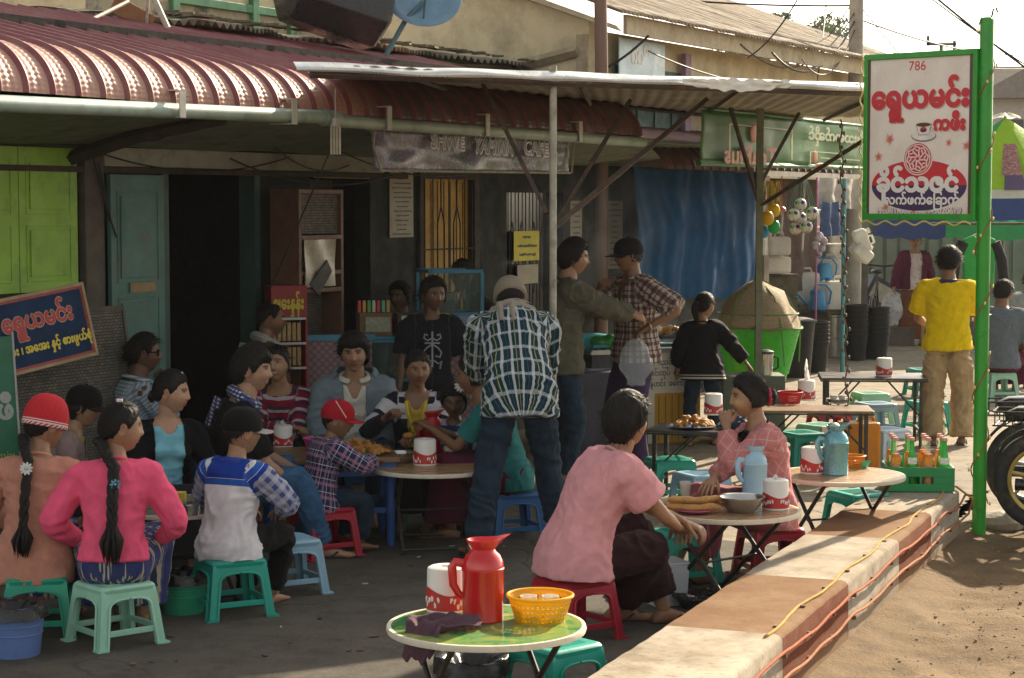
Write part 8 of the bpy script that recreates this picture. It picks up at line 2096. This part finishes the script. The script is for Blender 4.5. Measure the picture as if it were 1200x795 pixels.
# left group
a = sg(40, 672)
P = person('woman in a salmon cardigan and red knitted hat, back turned', a, 2, 1.47, SH, 9, 12, head=(42, 6, 0), female=True, fat=.96, hair=('back', .010, 0), hairs=braid(.30, -.02, .024), hand=dict(L=(-.12, .30, .42), R=(.14, .30, .42)), elbow=dict(L=(-1, -.2, -.3), R=(1, -.2, -.3)), tops=[top(C_salmon, off=.020, hem=-.26, flare=.03, sleeve=1.9, arm=.006)], legs=dict(kind='longyi', mat=C_sarong, name='sarong'), eyes=False, shoes=M_sandb)
def hatmat():
 m, t, p = _new('red_knit'); co = coord(t); a_ = node(t, 'Attribute'); a_.attribute_name = 'hz'; h = a_.outputs['Fac']; ang = node(t, 'Attribute'); ang.attribute_name = 'ha'
 w1 = mth(t, 'COMPARE', h, .115, .02); w2 = mth(t, 'COMPARE', h, .185, .014); zz = mth(t, 'MULTIPLY', mth(t, 'LESS_THAN', h, .085), mth(t, 'LESS_THAN', mth(t, 'FRACT', mth(t, 'ADD', mth(t, 'MULTIPLY', ang.outputs['Fac'], 26), mth(t, 'MULTIPLY', h, 8))), .5))
 k = mth(t, 'MAXIMUM', mth(t, 'MAXIMUM', w1, w2), zz); f = noise_tex(t, co, 160, 3); c = mixc(t, k, ramp(t, f, .3, .7, (.42, .008, .018), (.62, .02, .035)), (.74, .66, .64)); t.links.new(c, p.inputs['Base Color']); p.inputs['Roughness'].default_value = .9; bump(t, p, f, .5, .01); return m
hm_ = hatmat(); ho = beanie(P, hm_, tall=.128, zl=.012)
hz_ = ho.data.attributes.new('hz', 'FLOAT', 'POINT'); ha_ = ho.data.attributes.new('ha', 'FLOAT', 'POINT'); nV = len(ho.data.vertices)
hz_.data.foreach_set('value', [min(i // 60, 15) / 15 for i in range(nV)]); ha_.data.foreach_set('value', [(i % 60) / 60 for i in range(nV)])
flower(P.root, P.braid_top + Vector((-.0, -.035, -.03)), Vector((.2, -1, .3)), .030, (.62, .62, .58), (.5, .5, .45), petals=10)
a = sg(134, 681)
P = person('woman in a bright pink jacket with a long dark plait on a mint stool', a, -4, 1.48, SH, 5, 12, head=(70, 4, 0), female=True, fat=.93, hair=('back', .013, 0), hairs=braid(.26, .02, .028, .15), hand=dict(L=(-.17, .20, .41), R=(.17, .22, .40)), elbow=dict(L=(-1, -.6, -.6), R=(1, -.6, -.6)), tops=[top(C_pink, off=.022, hem=.03, sleeve=1.88, arm=.006, cuff=.004, wr=.006)], legs=dict(kind='longyi', mat=C_sarong, name='sarong', off=.022), thanaka=(.62, .45, .26, .35), shoes=M_sandb)
flower(P.root, P.braid_top + Vector((.01, -.045, -.07)), Vector((.2, -1, .2)), .024, (.10, .30, .42), (.15, .4, .5), petals=8)
q = MB(); q.box(P.HM @ Vector((.02, -.02, .128)), (.025, .02, .012)); q.build('hair_clip', mat('clip_pale', (.6, .5, .55), .4), P.root, smooth=0)
a = (-2.44, 10.3)
P = person('person in black cap, mauve cardigan and yellow-green shirt behind the red knitted hat', a, 84, 1.30, SH, 12, 14, head=(6, 10, 0), female=True, hair=('full', .012, 0), hand=dict(L=(-.10, .30, .45), R=(.10, .30, .45)), tops=[top(C_yelgrn, off=.008, sleeve=.4), top(C_mauve, off=.024, hem=-.15, open=.05, name='cardigan')], legs=dict(kind='longyi', mat=C_dkskirt)); cap(P, C_black)
a = (-1.83, 10.25)
P = person('young woman in a black jacket over a light blue top, hair drawn back', a, 158, 1.47, SH, 6, 8, head=(-62, 4, 0), skin=(.42, .245, .16), female=True, hair=('back', .014, 0), hairs=lambda m, P: bun(m, P, (0, -.11, -.03), .035), hand=dict(L=(-.16, .34, .46), R=(.10, .34, .46)), tops=[top(C_ltblue, off=.010, sleeve=.3, vneck=(.07, .06)), top(C_black, off=.022, hem=-.12, open=.075, sleeve=1.85, name='jacket')], legs=dict(kind='longyi', mat=C_dkskirt), thanaka=(.60, .42, .27, .35))
q = MB(); q.box(P.HM @ Vector((.0, .045, .112)), (.02, .02, .01)); q.build('hair_clip', mat('clip_pale', (.6, .5, .55), .4), P.root, smooth=0)
a = (-2.30, 11.6)
P = person('man in sunglasses and striped blue-grey shirt resting his chin on his hand', a, 62, 1.68, SH, 4, 10, head=(14, 2, 0), skin='dark', hair=('short', .014, 120), hand=dict(R=(.05, .24, .80), L=(-.15, .32, .48)), elbow=dict(R=(.5, .2, -1)), palm=(None, (0, 1, -.3)), curl=(25, 60), tops=[top(C_stripeblue, off=.018, sleeve=.85, collar=C_stripeblue, vneck=(.06, .05))], legs=dict(kind='trousers', mat=C_ddenim))
def shades(P):
 q = MB(); H = P.HM
 for s_ in (-1, 1):
  q.loft([[H @ Vector((s_ * .034 + .026 * math.cos(6.283 * i / 20), .083 + d - .10 * (s_ * .034 + .026 * math.cos(6.283 * i / 20)) ** 2 * 8, .010 + .020 * math.sin(6.283 * i / 20))) for i in range(20)] for d in (0, .004)])
  fl(q, P, [(s_ * .058, .078, .016), (s_ * .080, .05, .016), (s_ * .084, -.01, .012)], .0025, 6)
 fl(q, P, [(-.012, .090, .014), (0, .094, .016), (.012, .090, .014)], .0025, 6); q.build('sunglasses', mat('dark_lens', (.006, .006, .007), .08), P.root)
shades(P)
a = sg(268, 652)
P = person('boy in black cap with grey brim and white shirt with blue yoke', a, 24, 1.26, SH, 6, 10, head=(28, 4, 0), child=True, hair=('cropped', .006, 0), hand=dict(L=(-.12, .28, .46), R=(.12, .28, .46)), elbow=dict(L=(-1, -.3, -.3), R=(1, -.3, -.3)), tops=[top(C_boyback, off=.026, hem=-.20, flare=.03, sleeve=.05, wr=.008), top(C_navychk, off=.020, hem=.55, sleeve=1.85, arm=.006, name='sleeves', neck=.94)], legs=dict(kind='trousers', mat=C_black), smile=0)
q = MB(); un, rn, fn = P.axes(.95); q.tube([P.spine(.97) + rn * .06 * math.cos(i * .3) + fn * .06 * math.sin(i * .3) for i in range(21)], .020, 10, closed=True); q.build('collar', mat('collar_blue', (.012, .05, .32), .8), P.root)
cap(P, C_black, brim_m=cloth('grey_brim', (.34, .31, .31)), tilt=0)
a = (-1.55, 10.45)
P = person('young man in black shirt and blue jeans with a checked scarf, smiling to the right', a, 78, 1.70, SH, 6, 14, head=(14, 2, 0), skin='fair', smile=.9, hair=('fringe', .026, 170, .034, .12), hand=dict(R=(.12, .36, .40), L=(-.10, .42, .44)), elbow=dict(R=(.8, -.2, -.5)), foot=dict(R=(.12, .52, 0), L=(-.16, .44, 0)), tops=[top(C_black, off=.020, sleeve=.9, hem=-.12)], legs=dict(kind='trousers', mat=C_denim), shoes=M_sandb)
def scarf(P, m, name='scarf', rr=.075):
 q = MB(); un, rn, fn = P.axes(.95)
 def sf(i, j):
  a_ = 6.283 * i; b = 6.283 * j; c = P.spine(.95) + un * .03; R0 = rr + .028 * math.cos(b) + .010 * noise.noise(Vector((math.cos(a_) * 3, math.sin(a_) * 3, b))); return c + rn * R0 * 1.3 * math.cos(a_) + fn * R0 * math.sin(a_) + un * (.032 * math.sin(b) - .02 * math.sin(a_) + .010 * noise.noise(Vector((a_ * 2, b, 3))))
 q.sheet(60, 16, sf); q.sheet(16, 20, lambda i, j: P.spine(.93 - .32 * j) - fn * (.125 + .02 * math.sin(i * 12) + .01 * j) + rn * (-.10 + .13 * i)); o = q.build(name, m, P.root, smooth=180); at_ = o.data.attributes.new('pat', 'FLOAT_VECTOR', 'POINT'); at_.data.foreach_set('vector', np.array([[v.co.x + v.co.y * .4, v.co.z + v.co.y * .4, 0] for v in o.data.vertices], 'f').ravel())
scarf(P, C_keff)
a = (-1.70, 12.98)
P = person('old man in a brown jacket and grey scarf by the dark doorway', a, 62, 1.62, .42, 4, 8, head=(22, 4, 0), skin='brown', hair=('cropped', .008, 60), beard=.5, hand=dict(L=(-.1, .3, .55), R=(.1, .3, .55)), tops=[top(C_brown, off=.024, sleeve=1.9)], legs=dict(kind='trousers', mat=C_ddenim)); scarf(P, cloth('grey_check', (.22, .21, .20), bands=[(0, .02, .5, .25, (.45, .43, .4), .8), (1, .02, .5, .25, (.45, .43, .4), .8)]))
q = MB(); q.bx(-.16, .16, -.16, .16, .38, .42)
for x in (-.13, .13):
 for y in (-.13, .13): q.bx(x - .015, x + .015, y - .015, y + .015, 0, .38)
tag(q.build('wooden_stool', M_beam, loc=(a[0], a[1], 0), rz=R(20), smooth=0), 'dark wooden stool under the old man by the doorway', 'stool')
a = (-1.40, 12.15)
P = person('smiling woman in a red striped sweater leaning forward on her crossed arms', a, 186, 1.56, SH, 16, 16, head=(4, -6, 6), skin='tan', female=True, smile=1, hair=('back', .012, 60), hand=dict(L=(.08, .36, .55), R=(-.08, .38, .55)), elbow=dict(L=(-1, 0, -.4), R=(1, 0, -.4)), tops=[top(C_redstripe, off=.018, sleeve=1.8, arm=.006)], legs=dict(kind='longyi', mat=C_dkskirt), thanaka=(.55, .40, .25, .5))
a = (-.96, 11.95)
P = person('man in a grey hooded jacket over a cream polo shirt facing the camera', a, 176, 1.68, SH, 8, 10, head=(2, 4, 2), skin='tan', hair=('fringe', .024, 170, .034, .12), hand=dict(L=(-.12, .38, .47), R=(.14, .36, .47)), tops=[top(C_polo, off=.010, sleeve=.3, vneck=(.10, .05), collar=C_polo), top(C_hood, off=.026, sleeve=1.9, open=.065, arm=.006, wr=.008, name='hooded_jacket')], legs=dict(kind='trousers', mat=C_ddenim))
q = MB(); un, rn, fn = P.axes(.95)
q.sheet(40, 10, lambda i, j: P.spine(.96) + rn * (.105 + .03 * math.sin(j * 3.14)) * math.cos(R(-20 + 220 * i) + math.pi) * 1.05 + fn * (-.02 + (.10 + .045 * math.sin(3.14 * j)) * math.sin(R(-20 + 220 * i) + math.pi)) + un * (-.015 + .075 * j - .01 * math.cos(i * 20))); o = q.build('hood', C_hood, P.root, smooth=180, solid=.012)
o.data.attributes.new('pat', 'FLOAT_VECTOR', 'POINT').data.foreach_set('vector', np.array([[v.co.x, v.co.z, 0] for v in o.data.vertices], 'f').ravel())
a = sg(372, 593)
P = person('small child in a red cap and navy plaid shirt on a dark red stool', a, 58, 1.02, SH, 8, 14, head=(26, 8, 0), child=True, skin='brown', hair=('cropped', .006, 0), hand=dict(R=(.08, .30, .50), L=(-.10, .28, .48)), elbow=dict(R=(1, -.2, -.4)), foot=dict(L=(-.08, .22, .02), R=(.08, .22, .02)), tops=[top(C_plaidnavy, off=.024, hem=-.25, flare=.05, sleeve=1.9, arm=.008, wr=.006)], legs=dict(kind='trousers', mat=C_ddenim, up=.1))
rc = cap(P, cloth('red_cap', (.36, .012, .025))); q = MB(); fl(q, P, [(.091, .05, .03), (.085, .0, .09), (.06, -.03, .125)], .0035, 6); fl(q, P, [(.03, .105, .05), (.0, .112, .06), (-.03, .105, .05)], .004, 6); q.build('piping', mat('piping_pale', (.6, .45, .35), .7), rc)
a = (-.56, 11.75)
P = person('woman in a black and white jacket with a yellow lanyard holding food', a, 182, 1.50, SH, 10, 12, head=(-14, 4, 0), skin='brown', female=True, hair=('back', .010, 0), hairs=lambda m, P: bun(m, P, (0, -.10, -.02), .038), gaze=-10, hand=dict(R=(.16, .34, .66), L=(-.02, .40, .54)), elbow=dict(R=(.8, -.1, -.8)), curl=(50, 70), tops=[top(cloth('yellow_inner', (.50, .36, .05)), off=.009, sleeve=.3, vneck=(.09, .055)), top(C_track, off=.024, sleeve=1.85, open=.05, name='track_jacket')], legs=dict(kind='longyi', mat=C_dkskirt))
q = MB(); un, rn, fn = P.axes(.9)
for s_ in (-1, 1): q.sheet(2, 14, lambda i, j: P.spine(.97 - .40 * j) + fn * (.085 + .055 * math.sin(min(j * 2, 1) * 1.57) + .004) + rn * (s_ * (.06 - .045 * j) + (i - .5) * .018))
q.build('lanyard', mat('lanyard_yellow', (.60, .44, .03), .6), P.root, solid=.003, recalc=False)
q = MB(); q.ell((0, 0, 0), (.035, .028, .02), 12, 8); wl = P.root.matrix_basis @ (P.J['PL'] + Vector((0, .02, .015))); tag(q.build('fried_snack', M_fry, loc=wl), 'piece of fried snack held by the woman with the lanyard', 'food')
q = MB(); q.tube([P.J['WL'] + Vector((.03 * math.cos(i * .314), .0 + .012 * math.sin(i * .314), .03 * math.sin(i * .314))) for i in range(20)], .005, 6, closed=True); q.build('bangle', mat('gold', (.55, .36, .06), .3, metal=.9), P.root)
a = (-.32, 11.42)
P = person('little girl with a daisy in her hair looking down at the table', a, 190, 1.10, SH, 8, 12, head=(-12, 12, 0), child=True, female=True, skin=(.10, .052, .032), hair=('full', .014, 80), hairs=lambda m, P: bun(m, P, (-.05, -.06, .10), .040), hand=dict(R=(.08, .26, .46), L=(-.03, .22, .56)), elbow=dict(L=(-1, 0, -.4)), curl=(60, 40), foot=dict(L=(-.08, .2, .02), R=(.08, .2, .02)), tops=[top(C_stripekid, off=.016, sleeve=1.5)], legs=dict(kind='longyi', mat=C_dkskirt))
flower(P.root, P.HM @ Vector((-.045, .055, .125)), P.HM.to_3x3() @ Vector((-.2, 1, .45)), .040, (.74, .74, .72), (.62, .42, .03), 'daisy', 11)
a = (-.53, 12.92)
P = person('standing boy in a black T-shirt with pale crest print and gold trim', a, 176, 1.40, None, 2, 4, head=(-24, 2, 0), child=True, skin='dark', hair=('short', .022, 130, .034, .14), gaze=-8, hand=dict(L=(-.24, .05, .70), R=(.22, .10, .68)), tops=[top(C_blkgold, off=.022, sleeve=.85, hem=-.2, arm=.01)], legs=dict(kind='trousers', mat=C_ddenim), shoes=M_sandb)
q = MB(); un, rn, fn = P.axes(.6); rr = random.Random(8)
def onchest(x, t): return P.spine(t) + rn * x + fn * (.125 * P.s + .024 - .9 * x * x)
for s_ in (-1, 1):
 q.tube([onchest(s_ * x, t) for x, t in ((.0, .70), (.03, .66), (.055, .70), (.05, .76), (.03, .74))], .006, 6); q.tube([onchest(s_ * x, t) for x, t in ((.0, .60), (.035, .55), (.06, .48), (.05, .40), (.02, .42))], .006, 6); q.tube([onchest(s_ * x, t) for x, t in ((.01, .35), (.04, .30), (.06, .34), (.05, .22))], .006, 6)
q.tube([onchest(0, t) for t in (.80, .70, .55, .40, .25)], .007, 6); q.tube([onchest(x, .62) for x in (-.05, 0, .05)], .006, 6); q.build('crest_print', mat('print_grey', (.30, .31, .32), .7), P.root)
q = MB(); un, rn, fn = P.axes(.98); q.tube([P.spine(.955) + rn * .07 * math.cos(i * .3) + fn * .062 * math.sin(i * .3) + un * (-.02 * math.sin(i * .3)) for i in range(21)], .016, 8, closed=True); q.build('collar', mat('collar_teal_blue', (.03, .11, .2), .8), P.root)
a = (-.80, 14.55)
person('child in a dark red shirt half hidden behind the standing boy', a, -150, 1.30, None, 2, 4, child=True, skin='dark', hair=('short', .018, 150), tops=[top(C_redtee, off=.018, sleeve=.8)], legs=dict(kind='trousers', mat=C_black))
a = (-.42, 14.95)
P = person('person with black hair serving behind the steamy glass tank', a, 160, 1.48, None, 8, 10, skin='brown', hair=('short', .02, 200), hand=dict(L=(-.34, .32, .95), R=(.15, .3, 1.0)), tops=[top(cloth('black_yellow_stripe', (.014, .014, .016), bands=[(0, .20, .5, .06, (.60, .45, .03), .9)]), off=.02, sleeve=.9)], legs=dict(kind='trousers', mat=C_black))
# bending man and neighbours
a = (.04, 10.58)
P = person('man seen from behind bending forward in a green and white plaid shirt', a, -6, 1.70, None, 31, 28, head=(0, 40, 0), skin='tan', wide=1.0, fat=1.02, hair=('short', .010, 0), hand=dict(L=(-.16, .66, .84), R=(.16, .60, .80)), elbow=dict(L=(-.35, .1, -1), R=(.5, .1, -1)), foot=dict(L=(-.25, -.17, 0, (-.25, 1, 0)), R=(.25, .22, 0, (.3, 1, 0))), knee=dict(L=(-.1, 1, 0), R=(.1, 1, 0)), tops=[top(C_plaid, off=.028, hem=-.30, flare=.03, sleeve=1.88, arm=.010, cuff=.004, wr=.008)], legs=dict(kind='trousers', mat=C_ddenim, off=.020, wr=.009), eyes=False, shoes=M_sandb)
beanie(P, cloth('tan_knit', (.24, .20, .15), knit=60), tall=.118, zl=.0, name='knit_hat'); scarf(P, cloth('tan_towel', (.30, .26, .21)), 'towel', .085)
a = (.0, 11.1)
P = person('seated woman in maroon longyi and teal blouse hidden behind the bending man', a, -82, 1.55, SH, 14, 14, head=(0, 8, 0), female=True, skin='brown', hair=('back', .012, 0), hand=dict(L=(-.02, .46, .62), R=(.1, .44, .60)), tops=[top(C_teal, off=.016, sleeve=.7, hem=-.15)], legs=dict(kind='longyi', mat=C_maroonl, off=.03, flare=.05))
a = (.33, 13.2)
P = person('man in an olive jacket holding out his hand to the man in the dark cap', a, 80, 1.67, None, 3, 4, head=(10, 6, 0), skin='tan', hair=('full', .024, 140, .036, .12), hand=dict(R=toL(a, 80, D(762, 377, 13.35)), L=toL(a, 80, D(752, 372, 13.5))), elbow=dict(R=(.5, -.2, -1), L=(-.5, -.2, -1)), curl=(40, 45), palm=((0, 0, 1), (.7, 0, .7)), tops=[top(C_olive, off=.030, hem=-.24, sleeve=1.92, arm=.016, flare=.02, wr=.009)], legs=dict(kind='trousers', mat=C_ddenim, off=.018), shoes=M_sandb)
a = (.88, 13.9)
P = person('standing man in dark cap, maroon plaid shirt and purple longyi', a, -122, 1.66, None, 1, 4, head=(14, 4, 0), skin='brown', hair=('cropped', .008, 0), hand=dict(R=toL(a, -122, D(703, 338, 13.75)), L=toL(a, -122, D(760, 383, 13.62))), elbow=dict(R=(1, -.2, -.8), L=(-1, -.5, -.7)), curl=(50, 70), palm=((-.3, 0, 1), (.3, .3, 1)), tops=[top(C_plaidm, off=.026, hem=-.20, flare=.03, sleeve=.95, arm=.014, vneck=(.17, .045), collar=C_plaidm, wr=.007)], legs=dict(kind='longyi', mat=C_purple, off=.020, end=.06, flare=.0), foot=dict(L=(-.09, .02, 0), R=(.10, .06, 0)), shoes=M_sand); cap(P, cloth('dark_cap', (.012, .011, .013)))
q = MB(); q.tube([P.J['WL'] + Vector((.028 * math.cos(i * .314), .012 * math.sin(i * .314), .028 * math.sin(i * .314))) for i in range(20)], .008, 6, closed=True); q.build('watch', mat('watch_steel', (.5, .48, .4), .3, metal=.8), P.root)
bl_ = P.root.matrix_basis @ P.J['PL']; bl_ = Vector((D(745, 418, 13.45).x, 13.42, bl_.z - .20))
q = MB()
def bagf2(i, j): a_ = 6.283 * i; rr = (.025 + .085 * math.sin(min(1, j * 1.15) * 2.75) ** .8); return (rr * math.cos(a_) * (1 + .2 * noise.noise(Vector((math.cos(a_) * 2, math.sin(a_) * 2, j * 4)))), rr * .7 * math.sin(a_), .17 - .32 * j + .015 * noise.noise(Vector((math.cos(a_) * 3, math.sin(a_) * 3, j * 5))))
q.sheet(36, 20, bagf2); M_pb = glass('plastic_bag', (.42, .46, .50), .22, .32); tag(q.build('plastic_bag', M_pb, loc=bl_, smooth=180), 'clear plastic bag hanging from the hand of the man in the dark cap', 'bag')
a = (1.50, 15.4)
P = person('girl in a black track jacket with white trim reaching to the green tub', a, 4, 1.17, None, 2, 4, head=(38, 4, 0), child=True, female=True, skin='tan', hair=('back', .012, 30), hairs=lambda m, P: pony(m, P, .18, .03, .03), hand=dict(R=toL(a, 4, D(880, 432, 15.35)), L=(-.20, .12, .62)), elbow=dict(R=(.6, -.6, -.3)), tops=[top(cloth('track_white_trim', (.010, .010, .012), bands=[(1, 3.0, (5 - .084) / 3 % 1, .0022, (.55, .52, .45), 1), (1, 3.0, (5 - .062) / 3 % 1, .0012, (.55, .52, .45), 1), (0, 6.0, (5 + .16) / 6 % 1, .0008, (.5, .5, .45), .0)]), off=.028, hem=-.28, flare=.06, sleeve=1.85, arm=.014)], legs=dict(kind='trousers', mat=C_ddenim), eyes=False, foot=dict(L=(-.10, -.05, 0), R=(.10, .05, 0)), shoes=M_sand)
# foreground women
a = sg(672, 676)
P = person('woman in a pink short-sleeved blouse and dark longyi on a red stool', a, 68, 1.63, SH, 15, 22, head=(-14, -4, 0), skin=(.34, .185, .105), female=True, fat=1.04, hair=('full', .026, 130, .035, .12), hand=dict(R=(.02, .50, .46), L=(-.02, .54, .48)), elbow=dict(R=(.9, .1, -.5), L=(-.9, .1, -.5)), curl=(35, 35), foot=dict(R=(*toL(a, 68, G(722, 728)), (.25, 1, 0)), L=(-.12, .50, 0)), tops=[top(C_blouse, off=.026, hem=-.16, flare=.05, sleeve=.62, arm=.018, cuff=.014, wr=.0042)], legs=dict(kind='trousers', mat=C_brownl, off=.034, wr=.008, waist=.2, up=.17), shoes=M_sand)
a = (1.32, 9.9)
P = person('woman in pink lattice knit with a red scrunchie, hand over her mouth', a, -100, 1.49, SH, 4, 12, head=(4, 6, 0), skin=(.36, .20, .115), female=True, hair=('back', .016, 30), hairs=lambda m, P: bun(m, P, (0, -.125, -.015), .046), hand=dict(L=(-.035, .25, .775), R=toL(a, -100, D(826, 574, 9.6))), elbow=dict(L=(-.5, .5, -1), R=(.8, 0, -.5)), curl=(45, 12), palm=((-.75, .5, 0), None), foot=dict(L=(-.10, .40, 0), R=(.14, .46, 0)), tops=[top(cloth('black_inner', (.012, .011, .014)), off=.008, sleeve=.2), top(C_lattice, off=.022, hem=-.20, sleeve=1.86, arm=.012, vneck=(.22, .07), name='knit_top', wr=.006)], legs=dict(kind='longyi', mat=C_floral, off=.03, end=.28), thanaka=(.72, .50, .22, .6), shoes=M_sandb)
q = MB(); c = P.HM @ Vector((0, -.105, -.012)); H3 = P.HM.to_3x3()
q.tube([c + H3 @ Vector((.036 * math.cos(i * .262), -.004 * math.sin(i * 2.1), .036 * math.sin(i * .262))) for i in range(24)], [.011 + .004 * (i % 2) for i in range(24)], 8, closed=True); q.build('scrunchie', mat('scrunchie_red', (.42, .03, .06), .8), P.root)
# lane
a = (3.43, 15.42)
P = person('boy in a yellow polo shirt and khaki trousers carrying tea', a, 14, 1.56, None, 1, 4, head=(4, 2, 0), child=False, skin='brown', hair=('short', .020, 240, .04), hand=dict(R=toL(a, 14, D(1148, 374, 15.72)), L=(-.16, .30, .92)), elbow=dict(R=(.5, -.6, -1), L=(-.8, -.5, -.8)), curl=(40, 20), palm=(None, (0, 0, -1)), foot=dict(L=(-.10, -.02, 0), R=(.12, .06, 0)), tops=[top(C_yellow, off=.030, hem=-.16, flare=.03, sleeve=.80, arm=.008, cuff=.014, wr=.008)], legs=dict(kind='trousers', mat=C_khaki, off=.036, up=.0, wr=.010), eyes=False, shoes=M_sandb)
q = MB(); un, rn, fn = P.axes(.98); q.tube([P.spine(.985) + rn * .068 * math.cos(i * .3) + fn * .062 * math.sin(i * .3) for i in range(21)], .018, 8, closed=True); q.build('collar', mat('collar_navy', (.02, .03, .10), .8), P.root)
ph = P.root.matrix_basis @ (P.J['PR'] + Vector((.02, .03, .03)))
plate((ph.x, ph.y), ph.z, .075, M_porc, 'white saucer carried by the boy in the yellow polo', 'saucer', 'saucer'); cup((ph.x, ph.y), ph.z + .008, M_gl, 'glass of tea on the saucer carried by the boy in yellow', .034, .085, 'glass', fill=mat('amber_drink', (.50, .18, .03), .3))
a = (5.42, 26.5)
P = person('walking woman in a plum jacket and brown floral skirt carrying a plastic bag', a, 176, 1.52, None, 2, 4, head=(6, 6, 0), female=True, fat=1.2, hair=('back', .012, 0), hand=dict(R=(.30, .08, .72), L=(-.27, .02, .74)), tops=[top(C_redflower, off=.012, sleeve=.3), top(C_purplej, off=.030, hem=-.10, open=.075, sleeve=1.88, arm=.012, name='jacket')], legs=dict(kind='longyi', mat=C_brownskirt, off=.026, end=.10), foot=dict(R=(.10, -.06, 0), L=(-.09, .12, 0)), shoes=M_sandb)
wl = P.root.matrix_basis @ (P.J['PR'] + Vector((0, 0, -.20))); q = MB(); q.sheet(30, 18, lambda i, j: Vector(bagf2(i, j)) * 1.35); tag(q.build('plastic_bag', mat('milky_bag', (.62, .60, .60), .4, var=.5, scale=14, dirt=(.3, .3, .42), dscale=14, tl=.3), loc=wl, smooth=180), 'bulging pale plastic bag carried by the walking woman in plum', 'bag')
a = G(1170, 436, SH)
person('man in grey-blue shirt and maroon longyi sitting beyond the green post', a, 24, 1.76, SH, 8, 10, head=(10, 8, 0), fat=1.1, skin='brown', hair=('short', .016, 160), hand=dict(L=(-.1, .3, .5), R=(.12, .3, .5)), tops=[top(C_greyshirt, off=.026, hem=-.1, sleeve=.9, arm=.012)], legs=dict(kind='longyi', mat=C_maroonl, off=.03), eyes=False)
a = (5.25, 20.3)
person('man in a pale shirt sitting at the right edge under the parasol', a, 60, 1.68, .40, 10, 12, head=(10, 10, 0), skin='brown', hair=('short', .016, 160), hand=dict(L=(-.1, .3, .6), R=(.12, .3, .6)), tops=[top(C_paleshirt, off=.024, sleeve=.9)], legs=dict(kind='trousers', mat=C_ddenim), eyes=False)
stool(P_RED, a, 20, 'red stool at the right edge under the man in the pale shirt', .13)
